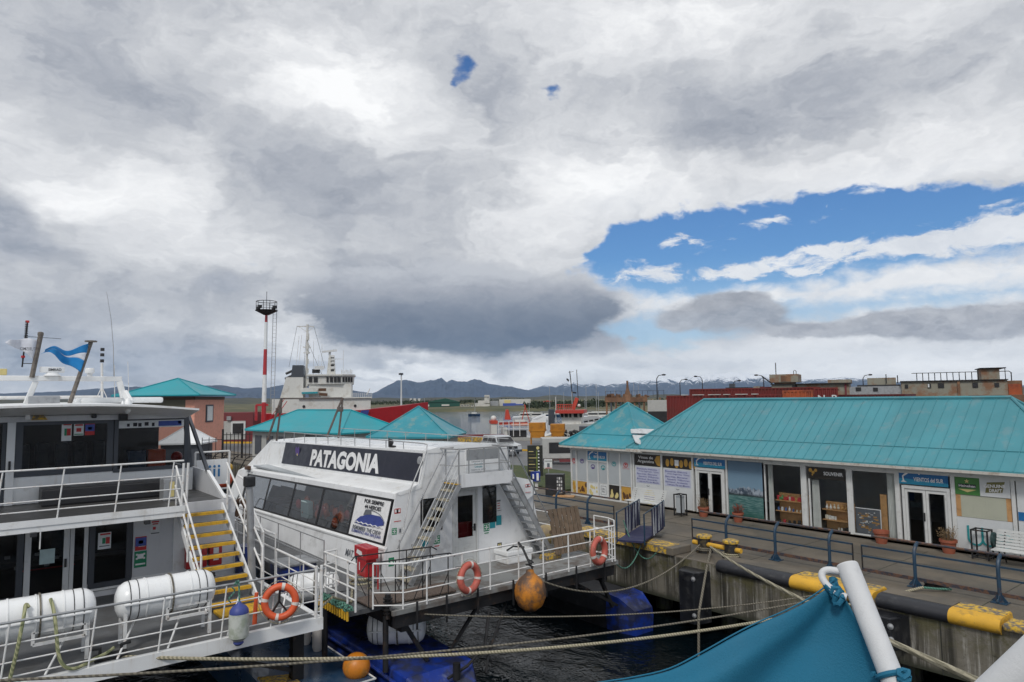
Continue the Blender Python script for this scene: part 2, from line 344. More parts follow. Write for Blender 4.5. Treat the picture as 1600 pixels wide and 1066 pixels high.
def plain(name, c, rough=.5, metal=0., emit=0.):
    m = bpy.data.materials.new(name); m.use_nodes = True; p = m.node_tree.nodes['Principled BSDF']
    k = NG(m.node_tree); P = m.node_tree.nodes.new('ShaderNodeNewGeometry').outputs['Position']
    cc = k.mix(1., tuple(c)+(1,), k.ramp(k.noise(P, 7., 3, .6), [(.3, (.9,)*3), (.7, (1.08,)*3)]), 'MULTIPLY')
    m.node_tree.links.new(cc, p.inputs['Base Color']); p.inputs['Roughness'].default_value = rough; p.inputs['Metallic'].default_value = metal
    return m
def glass(name, tint=(.35, .4, .4), refl=.1, rough=.02):
    m = bpy.data.materials.new(name); m.use_nodes = True; t = m.node_tree; t.nodes.clear(); k = NG(t)
    tr = t.nodes.new('ShaderNodeBsdfTransparent'); tr.inputs[0].default_value = tuple(tint)+(1,)
    gl = t.nodes.new('ShaderNodeBsdfGlossy'); gl.inputs['Roughness'].default_value = rough
    P = t.nodes.new('ShaderNodeNewGeometry').outputs['Position']
    fr = t.nodes.new('ShaderNodeFresnel'); fr.inputs[0].default_value = 1.45
    f = k.m('ADD', k.m('MULTIPLY', fr.outputs[0], .38), k.mr(k.noise(P, 1.3, 3, .5), .3, .7, refl*.4, refl, 'LINEAR'))
    b = t.nodes.new('ShaderNodeBump'); b.inputs['Strength'].default_value = .08; b.inputs['Distance'].default_value = .05
    t.links.new(k.noise(P, .9, 2, .5), b.inputs['Height']); t.links.new(b.outputs[0], gl.inputs['Normal'])
    mx = t.nodes.new('ShaderNodeMixShader'); t.links.new(f, mx.inputs[0]); t.links.new(tr.outputs[0], mx.inputs[1]); t.links.new(gl.outputs[0], mx.inputs[2])
    o = t.nodes.new('ShaderNodeOutputMaterial'); t.links.new(mx.outputs[0], o.inputs[0]); return m
M = {}
M['white'] = mat('white_paint', (.78, .79, .79), .38, var=.06, vs=1.2, dirt=(.42, .38, .30), da=.25, ds=2.2, streak=(.40, .30, .20), sa=.35, ss=9.)
M['white_clean'] = mat('white_gelcoat', (.80, .81, .81), .3, var=.04, dirt=(.55, .54, .5), da=.2, ds=3., coat=.3)
M['hull_white'] = mat('white_hull_paint', (.74, .75, .76), .42, var=.07, vs=1., dirt=(.38, .38, .37), da=.35, ds=1.6, streak=(.33, .31, .27), sa=.45, ss=7.)
M['grey_wall'] = mat('grey_painted_panel', (.60, .61, .63), .5, var=.07, vs=.9, dirt=(.36, .37, .38), da=.35, ds=1.7, streak=(.3, .3, .3), sa=.3, ss=6.)
M['rail_white'] = mat('white_rail_paint', (.70, .70, .69), .42, var=.1, vs=6., dirt=(.36, .22, .12), da=.3, ds=9.)
M['rail_steel'] = mat('stainless_rail', (.42, .42, .42), .35, .7, var=.1)
M['alu'] = mat('grey_aluminium', (.38, .39, .40), .45, .5, var=.12, dirt=(.2, .2, .2), da=.4)
M['dark_metal'] = mat('dark_metal', (.022, .022, .024), .5, .3, var=.2, dirt=(.12, .07, .04), da=.3)
M['black'] = mat('black_plastic', (.02, .02, .022), .45, var=.2)
M['deck_grey'] = mat('grey_deck_paint', (.115, .12, .125), .6, var=.18, vs=2., dirt=(.09, .09, .09), da=.6, ds=1.8, bump=.3, bs=60)
M['deck_dark'] = mat('dark_deck_paint', (.06, .06, .06), .45, var=.2, vs=2., dirt=(.05, .05, .05), da=.6, ds=2.)
M['frame_dark'] = mat('anthracite_frame', (.055, .062, .075), .4, var=.12)
M['frame_grey'] = mat('light_grey_frame', (.62, .63, .63), .4, var=.06, dirt=(.33, .33, .32), da=.25)
M['yellow'] = mat('yellow_paint', (.62, .36, .02), .5, var=.1, dirt=(.25, .16, .05), da=.5, ds=7.)
M['yellow_worn'] = mat('worn_yellow_paint', (.64, .40, .04), .7, var=.12, dirt=(.13, .12, .11), da=.75, ds=9., bump=.4, bs=30)
M['red'] = mat('red_plastic', (.42, .02, .025), .35, var=.1, dirt=(.2, .02, .02), da=.2, coat=.3)
M['orange'] = mat('orange_ring_foam', (.66, .10, .03), .5, var=.12, dirt=(.4, .08, .04), da=.4, ds=7.)
M['ring_old'] = mat('faded_red_ring_foam', (.50, .11, .08), .6, var=.15, dirt=(.3, .1, .07), da=.5, ds=9.)
M['tape'] = mat('white_tape', (.62, .58, .54), .5, var=.1)
M['blue_hull'] = mat('blue_hull_paint', (.010, .038, .27), .35, var=.3, vs=1.5, dirt=(.02, .025, .06), da=.75, ds=1.8, streak=(.16, .18, .26), sa=.7, ss=5., coat=.2)
M['navy_hull'] = mat('navy_hull_paint', (.018, .055, .12), .3, var=.3, vs=1.2, dirt=(.06, .10, .16), da=.6, ds=1.4, coat=.3)
M['glass_dark'] = glass('tinted_glass', (.42, .43, .44), .012)
M['glass_boat'] = glass('boat_window_glass', (.52, .58, .60), .03)
M['glass_shop'] = glass('shop_window_glass', (.93, .95, .95), .02)
M['ink'] = plain('dark_ink', (.02, .02, .025), .6)
M['ink_white'] = plain('white_ink', (.78, .78, .78), .5)
M['ink_grey'] = plain('grey_ink', (.12, .13, .15), .6)
M['ink_blue'] = plain('blue_ink', (.04, .06, .25), .5)
M['ink_red'] = plain('red_ink', (.5, .03, .03), .5)
M['ink_green'] = plain('green_ink', (.01, .22, .10), .5)
M['ink_teal'] = plain('teal_ink', (.02, .28, .33), .5)
M['paper'] = plain('paper_white', (.68, .70, .70), .5)
M['paper_pale'] = plain('pale_green_paper', (.45, .58, .58), .5)
M['sea_dark'] = M['black']
M['concrete'] = mat('quay_concrete', (.15, .128, .10), .8, var=.22, vs=.8, dirt=(.10, .095, .085), da=.5, ds=1.1, bump=.5, bs=14)
M['asphalt'] = mat('asphalt', (.12, .123, .126), .55, var=.2, vs=.5, dirt=(.15, .15, .15), da=.4, ds=.4, bump=.3, bs=30)
M['pole_white'] = mat('chalky_white_paint', (.60, .61, .62), .62, var=.05, vs=25., dirt=(.42, .42, .42), da=.25, ds=30., bump=.15, bs=300.)
def rope_mat(name, c1, c2):
    m = bpy.data.materials.new(name); m.use_nodes = True; t = m.node_tree; p = t.nodes['Principled BSDF']; k = NG(t)
    P = t.nodes.new('ShaderNodeNewGeometry').outputs['Position']
    wv_ = t.nodes.new('ShaderNodeTexWave'); wv_.wave_type = 'BANDS'; wv_.bands_direction = 'DIAGONAL'; t.links.new(P, wv_.inputs[0]); wv_.inputs['Scale'].default_value = 7.; wv_.inputs['Distortion'].default_value = 1.5
    cc = k.mix(k.mr(wv_.outputs[1], .35, .6), tuple(c1)+(1,), tuple(c2)+(1,)); cc = k.mix(k.mr(k.noise(P, 9., 4), .5, .75), cc, tuple(x*.7 for x in c1)+(1,))
    t.links.new(cc, p.inputs['Base Color']); p.inputs['Roughness'].default_value = .85; return m
M['rope'] = rope_mat('cream_rope', (.42, .38, .27), (.20, .18, .12))
M['rope_green'] = rope_mat('greenish_rope', (.36, .36, .20), (.18, .20, .10))
M['rope_old'] = rope_mat('old_grey_rope', (.20, .18, .14), (.10, .09, .07))
M['net_green'] = rope_mat('green_twine', (.10, .24, .18), (.04, .12, .09))
# ================================================================ SETTING: water, quay, land, hills
WZ = -2.15
def water_mat():
    m = bpy.data.materials.new('harbour_water'); m.use_nodes = True; t = m.node_tree; p = t.nodes['Principled BSDF']; k = NG(t)
    P = t.nodes.new('ShaderNodeNewGeometry').outputs['Position']
    p.inputs['Base Color'].default_value = (.002, .005, .007, 1); p.inputs['Roughness'].default_value = .025; p.inputs['IOR'].default_value = 1.33
    p.inputs['Specular IOR Level'].default_value = .5
    a = k.noise(k.v('MULTIPLY', P, (1, 1.5, 1)), 1.1, 5, .6, .4); b = k.noise(k.v('MULTIPLY', P, (1.3, .9, 1)), 4.2, 3, .5, .6); c = k.noise(P, .09, 4, .6)
    h = k.m('ADD', k.m('MULTIPLY', a, 1.0), k.m('ADD', k.m('MULTIPLY', b, .30), k.m('MULTIPLY', c, 1.6)))
    bp = t.nodes.new('ShaderNodeBump'); bp.inputs['Strength'].default_value = .75; bp.inputs['Distance'].default_value = .085
    t.links.new(h, bp.inputs['Height']); t.links.new(bp.outputs[0], p.inputs['Normal']); return m
M['water'] = water_mat()
b = MB(); b.quad((-9000, -9000, WZ), (3000, -9000, WZ), (3000, 9000, WZ), (-9000, 9000, WZ))
struct(b.build('water', M['water']))
def wall_mat():
    m = bpy.data.materials.new('quay_wall_concrete'); m.use_nodes = True; t = m.node_tree; p = t.nodes['Principled BSDF']; k = NG(t)
    P = t.nodes.new('ShaderNodeNewGeometry').outputs['Position']; z = k.sep(P)[2]
    v1 = k.noise(k.v('MULTIPLY', P, (1, 1, .05)), 2.2, 6, .7); v2 = k.noise(k.v('MULTIPLY', P, (1, 1, .04)), 9., 5, .7); n = k.noise(P, 1.6, 7, .7)
    c = k.mix(k.mr(v1, .36, .6), (.035, .032, .024, 1), (.17, .155, .125, 1))
    c = k.mix(k.m('MULTIPLY', k.mr(v2, .5, .68), k.mr(n, .35, .6)), c, (.36, .345, .31, 1))
    c = k.mix(k.m('MULTIPLY', k.m('MULTIPLY', k.mr(z, -.95, -.25), k.mr(k.noise(P, 2.4, 6, .7), .42, .6)), .8), c, (.075, .068, .022, 1))
    c = k.mix(k.mr(z, -1.15, -1.36), c, (.03, .032, .02, 1)); c = k.mix(k.mr(k.noise(P, 5., 7, .7), .6, .75), c, (.03, .03, .022, 1))
    t.links.new(c, p.inputs['Base Color']); p.inputs['Roughness'].default_value = .8
    b = t.nodes.new('ShaderNodeBump'); b.inputs['Strength'].default_value = .6; b.inputs['Distance'].default_value = .03; t.links.new(k.noise(P, 8., 7, .65), b.inputs['Height']); t.links.new(b.outputs[0], p.inputs['Normal']); return m
M['quay_wall'] = wall_mat()
M['algae'] = mat('wet_dark_concrete', (.03, .03, .026), .6, var=.3, dirt=(.05, .06, .02), da=.6)
M['paving'] = mat('quay_paving', (.145, .122, .092), .6, var=.22, vs=.35, dirt=(.10, .088, .07), da=.8, ds=.55, streak=None, bump=.35, bs=18)
land = [(60, 17.6), (-140, 17.6), (-150, 24), (-104, 29), (-78, 39), (-58, 56), (-42, 66), (-10, 92), (60, 120)]
b = MB(); b.poly([(x, y, 0) for x, y in land], (0, 0, -.35)); struct(b.build('quay', M['concrete']))
b = MB(); b.poly([(40, 17.75, .004), (-36, 17.75, .004), (-36, 24.0, .004), (40, 24.0, .004)], (0, 0, -.02))
# expansion joints cut as narrow dark gaps between slabs
struct(b.build('pavement', M['paving']))
b = MB()
for i in range(-12, 7): b.box(i*3.05-.01, i*3.05+.01, 17.8, 24.0, .005, .009)
for y in (20.2, 22.1): b.box(-36, 30, y-.01, y+.01, .005, .009)
struct(b.build('pavement_joints', M['algae']))
b = MB(); b.box(-60, 40, 17.585, 18.6, -1.38, -.352); b.box(-60, 40, 17.585, 17.598, -.351, -.02); struct(b.build('quay_wall_face', M['quay_wall']))
b = MB()
for x in (-15.9, -9.85, -6.55): b.box(x-.012, x+.012, 17.578, 17.584, -1.38, -.03)
struct(b.build('quay_wall_joints', M['algae']))
b = MB(); b.box(-100, 40, 20.4, 21, -3, -.4)
for i in range(-20, 14): b.cyl((i*2.6, 18.9, -3), (i*2.6, 18.9, -1.3), .28, 12)
struct(b.build('quay_piles', M['algae']))
M['grass'] = mat('rough_grass', (.045, .065, .018), .9, var=.35, vs=2., dirt=(.10, .09, .04), da=.5, ds=3., bump=.6, bs=30)
# yard road behind the shops
b = MB(); b.poly([(x, y, .006) for x, y in [(-36, 25.2), (-60, 22), (-95, 20), (-100, 28.5), (-78, 38), (-58, 55), (-20, 60), (10, 60), (10, 32), (-30, 32)]], (0, 0, -.02)); struct(b.build('road', M['asphalt']))
b = MB(); b.poly([(x, y, .12) for x, y in [(-27.2, 25.2), (-31, 24.9), (-40, 26.5), (-44, 30.5), (-38, 32.0), (-27.2, 30.5)]], (0, 0, -.13)); tag(b.build('grass', M['grass']), 'rough green grass patch beside the sign totem and the square kiosk', 'grass', None, 'stuff')
# yellow kerb lines in the yard
b = MB(); b.tube([(-84, 26.8, .1), (-89, 22.8, .1), (-92, 20.5, .1)], .16, 4); b.tube([(-56, 38.4, .08), (-50.5, 41.6, .08), (-43.5, 42.6, .08), (-36, 45, .08)], .13, 4)
tag(b.build('kerb', M['yellow']), 'yellow painted kerb lines of the port yard', 'kerb', None, 'structure')
b.f and None
def grid_terrain(name, m, fn, az0, az1, na, rs, material):
    b = MB(); n = len(rs)
    for i in range(na+1):
        a = az0+(az1-az0)*i/na
        for r in rs:
            z = fn(a, r)
            hx, hy = math.sin(a), math.cos(a)
            b.v.append(Vector((hx*math.sin(HEAD)-hy*math.cos(HEAD), hx*math.cos(HEAD)+hy*math.sin(HEAD), 0))*r+Vector((0, 0, z)))
    b.f = [(i*n+j, (i+1)*n+j, (i+1)*n+j+1, i*n+j+1) for i in range(na) for j in range(n-1)]
    return b.build(name, material, smooth=True, fix=False)
def interp(x, pts):
    if x <= pts[0][0]: return pts[0][1]
    for (a, b_), (c, d_) in zip(pts, pts[1:]):
        if x <= c: return b_+(d_-b_)*(x-a)/(c-a)
    return pts[-1][1]
M['shore'] = mat('shore_grass', (.060, .066, .028), .9, var=.4, vs=.02, dirt=(.16, .13, .06), da=.6, ds=.03, bump=.3, bs=.5)
M['moor'] = mat('dark_moor', (.030, .034, .024), .9, var=.4, vs=.012, dirt=(.09, .085, .05), da=.6, ds=.02)
shore_r = [(-.75, 470), (-.3, 430), (-.15, 395), (0.0, 375), (.1, 372), (.14, 330), (.25, 250), (.75, 250)]
def shore(a, r):
    r0 = interp(a, shore_r); u = (r-r0)
    n_ = mnoise.noise(Vector((a*60, r*.01, 0)))
    return WZ-1.2+min(1, max(0, u/14))*2.6+min(1, max(0, (u-20)/500))*(3.3+1.0*n_)+max(0, n_)*min(1, max(0, u/100))*.5
struct(grid_terrain('far_shore', None, shore, -.78, .78, 260, [250, 300, 330, 360, 372, 380, 388, 396, 405, 415, 425, 435, 450, 470, 490, 520, 560, 620, 700, 800, 900], M['shore']))
def moor(a, r):
    return -3+min(1, max(0, (r-850)/600))*(9+4.*mnoise.fractal(Vector((a*25, r*.002, 3)), 1, 2, 4)+interp(a, [(-.8, 9), (-.45, 8), (-.15, 2), (.2, 2), (.62, 3), (.7, 20), (.8, 34)]))
struct(grid_terrain('moorland', None, moor, -.8, .8, 300, [800, 900, 1000, 1200, 1500, 1900, 2500], M['moor']))
def mountain_mat(name, hazed_rock, snow, line, amt):  # rock tone is bluish: part of the distance haze sits in the colour
    m = bpy.data.materials.new(name); m.use_nodes = True; t = m.node_tree; p = t.nodes['Principled BSDF']; k = NG(t)
    G = t.nodes.new('ShaderNodeNewGeometry'); P = G.outputs['Position']; z = k.sep(P)[2]; nz = k.sep(G.outputs['Normal'])[2]
    base = k.mix(k.noise(P, .004, 7, .65), tuple(x*.6 for x in hazed_rock)+(1,), tuple(x*1.5 for x in hazed_rock)+(1,))
    f = k.m('ADD', k.m('MULTIPLY', k.m('SUBTRACT', z, line), .011), k.m('MULTIPLY', k.m('SUBTRACT', k.noise(k.v('MULTIPLY', P, (1, 1, 1.6)), .006, 8, .72), .5), 5.))
    f = k.m('MULTIPLY', k.mr(f, .2, .8), amt)
    t.links.new(k.mix(f, base, tuple(snow)+(1,)), p.inputs['Base Color']); p.inputs['Roughness'].default_value = .95; return m
M['mtn'] = mountain_mat('bare_mountain', (.045, .070, .120), (.75, .78, .82), 330, .35)
M['mtn_snow'] = mountain_mat('snowy_mountain', (.06, .085, .14), (.8, .83, .88), 135, 1.)
def ridge(name, pts, r0, r1, rough, material, na=420, seed=0., label=None):
    prof = [(azel(px, py)[0], (azel(px, py)[1])*r1) for px, py in pts]
    a0, a1 = prof[0][0], prof[-1][0]
    rs = [r0+(r1-r0)*i/22 for i in range(23)]+[r1*1.04, r1*1.12, r1*1.2]
    def fn(a, r):
        h = max(0, interp(a, prof)+CAMH)
        u = (r-r0)/(r1-r0)
        prof_u = (max(0, u)**1.35 if u <= 1 else max(0, 1-(r-r1)/(r1*.2)))
        q = Vector((a*42+seed, r/r1*7, seed)); n_ = mnoise.ridged_multi_fractal(q, 1., 2.1, 6, 1., 2.)-.9
        q2 = Vector((a*160+seed, r/r1*9, seed)); n2 = mnoise.noise(q2)
        amp = (1-max(0, 1-abs(1-u)*5)*.72)
        return -8+h*prof_u*(1+.0*n_)+8*prof_u+(n_*.20+n2*.07)*rough*h*min(1, u*3 if u > 0 else 0)*amp
    return struct(grid_terrain(name, None, fn, a0, a1, na, rs, material))
ridge('hills', [(-120, 618), (-20, 616), (40, 614), (100, 612), (150, 608), (195, 604), (230, 606), (330, 602), (350, 603), (380, 607), (420, 606), (450, 600), (520, 603), (560, 612), (600, 617), (660, 622), (720, 624)], 2600, 4600, .8, M['mtn'], seed=3.)
ridge('mountain', [(540, 627), (572, 618), (590, 612), (606, 602), (620, 596), (635, 594), (650, 598), (664, 596), (680, 594), (690, 590.5), (698, 598), (706, 593.5), (722, 597), (730, 597), (742, 593), (758, 597), (775, 602), (800, 605), (830, 611), (860, 616), (900, 620), (960, 622)], 4200, 6600, .9, M['mtn'], na=620, seed=11.)
ridge('snow_mountain', [(780, 624), (810, 616), (835, 607), (852, 602), (868, 606), (880, 600), (893, 595), (905, 602), (925, 600), (945, 604), (960, 600), (990, 597), (1020, 594), (1060, 590), (1100, 586), (1150, 583), (1200, 586), (1260, 594), (1320, 590), (1380, 596), (1440, 600), (1490, 600), (1530, 595), (1560, 601), (1590, 603), (1640, 600), (1760, 606)], 6400, 9200, 1.2, M['mtn_snow'], na=720, seed=23.)
# ---------------------------------------------------------------- quay furniture
def pipe_kerb(x0, x1, xm, label):
    t = thing('kerb_beam', label, 'kerb', ((x0+x1)/2, 17.9, 0), 0, 'rounded kerb beams on the quay edge')
    def seg(a, b_, nm, mt):
        prof = []
        for i in range(9): th = R_(-70+i*160/8); prof.append((17.64-.19*math.cos(th), -.03+.17*math.sin(th)))
        prof += [(17.75, .145), (18.30, .13), (18.36, .006), (17.64, .006)]
        q = MB(); q.loft([[(x, y, z) for y, z in prof] for x in (a, b_)]); q.build(nm, mt, t, smooth=True)
    q = MB(); q.box(x0+.02, xm-.01, 17.80, 18.30, .134, .150); q.build('worn_top', M['paving'], t); q = MB(); q.box(xm+.02, x1-.02, 17.80, 18.30, .134, .150); q.build('worn_top', M['yellow_worn'], t)
    seg(x0, xm, 'black_section', M['kerb_black']); seg(xm+.003, x1, 'yellow_section', M['kerb_yellow'])
M['kerb_black'] = mat('black_kerb_paint', (.022, .023, .028), .5, var=.25, dirt=(.10, .10, .10), da=.3, ds=3.5, bump=.3)
M['kerb_yellow'] = mat('yellow_kerb_paint', (.66, .37, .035), .65, var=.12, dirt=(.16, .12, .06), da=.36, ds=5., bump=.3)
pipe_kerb(-12.45, -8.0, -10.15, 'long kerb beam, black then yellow, beside the twin bollards on the quay edge')
pipe_kerb(-7.9, -5.35, -6.35, 'short kerb beam with a yellow rounded end, nearest the viewer on the quay edge')
b = MB(); b.bbox(-5.3, 3, 17.45, 18.1, -.06, .09, .06); tag(b.build('kerb_block', M['yellow_worn']), 'peeling yellow painted concrete edge at the near end of the quay', 'kerb')
t = thing('kerb_block', 'low concrete kerb block with peeling yellow face below the gangway', 'kerb', (-15.3, 18, 0))
b = MB(); b.bbox(-20, -14.05, 17.5, 18.45, .004, .24, .03); b.build('block', M['concrete'], t)
b = MB(); b.box(-20, -14.3, 17.485, 17.497, .03, .22); b.box(-18.5, -14.3, 17.52, 18.2, .242, .246); b.build('paint', M['yellow_worn'], t)
M['bollard'] = mat('bollard_black', (.018, .018, .02), .5, var=.3, dirt=(.12, .09, .04), da=.5, ds=8.)
t = thing('bollard', 'black twin bollard with yellow caps and a yellow cross pipe at the quay edge', 'bollard', (-13.35, 18.6, 0))
for x, y in ((-13.75, 18.72), (-12.72, 18.66)):
    b = MB(); b.cyl((x, y, 0), (x, y, .46), .2, 20); b.cyl((x, y, 0), (x, y, .05), .27, 20); b.build('post', M['bollard'], t, smooth=True)
    b = MB(); b.lathe([(.245, .46), (.25, .48), (.25, .53), (.22, .55), (.01, .552)], (x, y, 0), n=20); b.build('cap', M['yellow_worn'], t, smooth=True)
b = MB(); b.cyl((-14.15, 18.70, .27), (-12.35, 18.64, .27), .075, 12); b.build('cross_pipe', M['kerb_yellow'], t, smooth=True)
M['rail_blue'] = mat('blue_rail_paint', (.012, .042, .080), .45, var=.15, dirt=(.10, .05, .03), da=.35, ds=9.)
M['rail_dark'] = mat('rusty_navy_rail', (.03, .035, .05), .55, var=.2, dirt=(.14, .07, .04), da=.7, ds=7.)
def railing(x0, x1, posts, label, y=19.45):
    t = thing('guard_rail', label, 'railing', ((x0+x1)/2, y, 0), 0, 'blue guard rails along the quay')
    b = MB(); b.tube([(x0+.18, y+.22, 1.09), (x1-.15, y+.22, 1.09)], .032, 8); b.build('handrail', M['rail_dark'], t, smooth=True)
    for z, mt, w_ in ((.84, 'rail_blue', .022), (.56, 'rail_blue', .022)):
        b = MB(); b.beam((x0, y, z), (x1, y, z), w_*2, w_*2); b.build('rail', M[mt], t)
    b = MB(); b.beam((x0, y, .2), (x1, y, .2), .05, .09); b.build('bottom_rail', M['rail_dark'], t)
    for x in (x0, x1): b = MB(); b.beam((x, y-.003, .17), (x, y-.003, .86), .03, .03); b.build('end_bar', M['dark_metal'], t)
    for x in posts:
        b = MB(); b.tube([(x, y-.03, 0), (x, y-.03, .78), (x, y, .93), (x, y+.1, 1.03), (x, y+.22, 1.09)], .045, 8)
        for dx, dy in ((.14, 0), (-.14, 0), (0, .12), (0, -.14)): b.beam((x+dx, y-.03+dy, .03), (x, y-.03, .2), .02, .07)
        b.bbox(x-.17, x+.17, y-.17, y+.13, 0, .03, .01); b.build('post', M['rail_blue'], t, smooth=True)
railing(-31, -18.35, [-29.2, -26.4, -23.9, -21.6, -19.75], 'guard rail in front of the square kiosk, left of the gangway')
railing(-14.75, -9.35, [-13.4, -11.68, -10.0], 'guard rail behind the black twin bollard, centre of the quay')
railing(-9.1, -3.0, [-7.75, -5.9, -4.1], 'guard rail nearest the viewer, in front of the green and white beer posters')
M['rubber'] = mat('fender_rubber', (.012, .013, .016), .35, var=.3, dirt=(.06, .06, .06), da=.4)
def fender(x, label, w=.9, h=1.35):
    t = thing('quay_fender', label, 'fender', (x, 17.45, -.2), 0, 'rubber fenders on the quay wall')
    b = MB(); pr = [(17.59, -w/2), (17.30, -w/2+.08), (17.02, -w*.28), (17.02, w*.28), (17.30, w/2-.08), (17.59, w/2)]
    b.loft([[(x+dx, y, z) for y, dx in pr] for z in (-.22, -.22-h)]); b.build('block', M['rubber'], t, bevel=.03)
    for z in (-.4, -.2-h+.25):
        b = MB(); b.lathe([(.07, 0), (.07, .03), (.03, .05), (.01, .06)], (x+w*.28, 17.03, z), (0, -1, 0), 12); b.build('bolt', M['alu'], t, smooth=True)
fender(-13.2, 'black rubber fender on the quay wall just below the twin bollard', .95, 1.5)
fender(-7.65, 'black rubber fender on the quay wall half hidden behind the flag pole', .9, .75)
# gangway with blue and white striped dodgers
M['navy'] = mat('navy_canvas', (.02, .022, .07), .7, var=.2, dirt=(.06, .06, .10), da=.4)
M['navy_w'] = mat('striped_canvas_white', (.45, .47, .50), .8, var=.15, dirt=(.2, .2, .22), da=.5, ds=8.)
ga, gb = Vector((-15.25, 16.95, 0)), Vector((-17.05, 20.3, 0)); gd = (gb-ga).normalized(); gn = Vector((gd.y, -gd.x, 0))
t = thing('gangway', 'short navy gangway with blue and white striped side cloths at the quay edge', 'gangway', (-15.9, 17.8, .25))
G_ = lambda u, v, z: ga+gd*u+gn*v+Vector((0, 0, z))
b = MB(); b.poly([G_(-.2, -.42, .42), G_(-.2, .42, .42), G_(3.2, .42, .28), G_(3.2, -.42, .28)], (0, 0, -.06)); b.build('deck', M['navy'], t)
for v in (-.45, .45):
    b = MB()
    for u in (-.1, 3.15): b.cyl(G_(u, v, .3), G_(u, v, 1.25), .025, 8)
    b.tube([G_(-.1, v, 1.25), G_(3.15, v, 1.22)], .022, 6); b.build('side_rail', M['rail_blue'], t, smooth=True)
    n = 12; b = MB(); b2 = MB()
    for i in range(n):
        ua = 1.0+2.2*i/n; ub = ua+2.2/n; o_ = .02*math.sin(i*2.1)
        (b if i % 5 not in (1, 3) else b2).poly([G_(ua, v+o_, .34), G_(ub, v+o_, .34), G_(ub, v-o_, 1.22), G_(ua, v-o_, 1.22)], gn*.012)
    b.build('side_cloth', M['navy'], t); b2.build('cloth_stripes', M['navy_w'], t)
# timber pallet leaning on the stern deck side
# ================================================================ SHOPS
def fx(px, dy=0): return ony(px, 736+.092*(px-884)+dy, 24.6).x
def roof_mat(name, c, c2, amt, sc, tan=(.42, .40, .30)):
    m = mat(name, c, .42, var=.15, vs=.6, dirt=tan, da=amt, ds=sc, streak=c2, sa=.5, ss=2.5, bump=.1, bs=8); return m
M['roof_teal'] = roof_mat('teal_roof_paint', (.062, .255, .300), (.13, .27, .30), .24, 2.0, (.22, .28, .29))
M['roof_old'] = roof_mat('weathered_teal_roof', (.03, .25, .31), (.13, .25, .27), .40, 1.5, (.24, .30, .25))
M['roof_bright'] = roof_mat('bright_teal_roof', (.01, .29, .34), (.01, .24, .29), .0, 2.)
M['pvc'] = mat('white_pvc', (.60, .61, .60), .4, var=.05, dirt=(.35, .34, .31), da=.3, ds=5.)
M['panel_grey'] = mat('frosted_panel', (.40, .43, .45), .35, var=.07, vs=1.2)
M['panel_white'] = mat('white_panel', (.58, .60, .61), .45, var=.05, dirt=(.42, .42, .42), da=.2)
M['gutter'] = mat('gutter_paint', (.52, .50, .46), .5, var=.08, dirt=(.25, .18, .12), da=.45, ds=6.)
M['soffit'] = M['dark_metal']
YF = 24.6
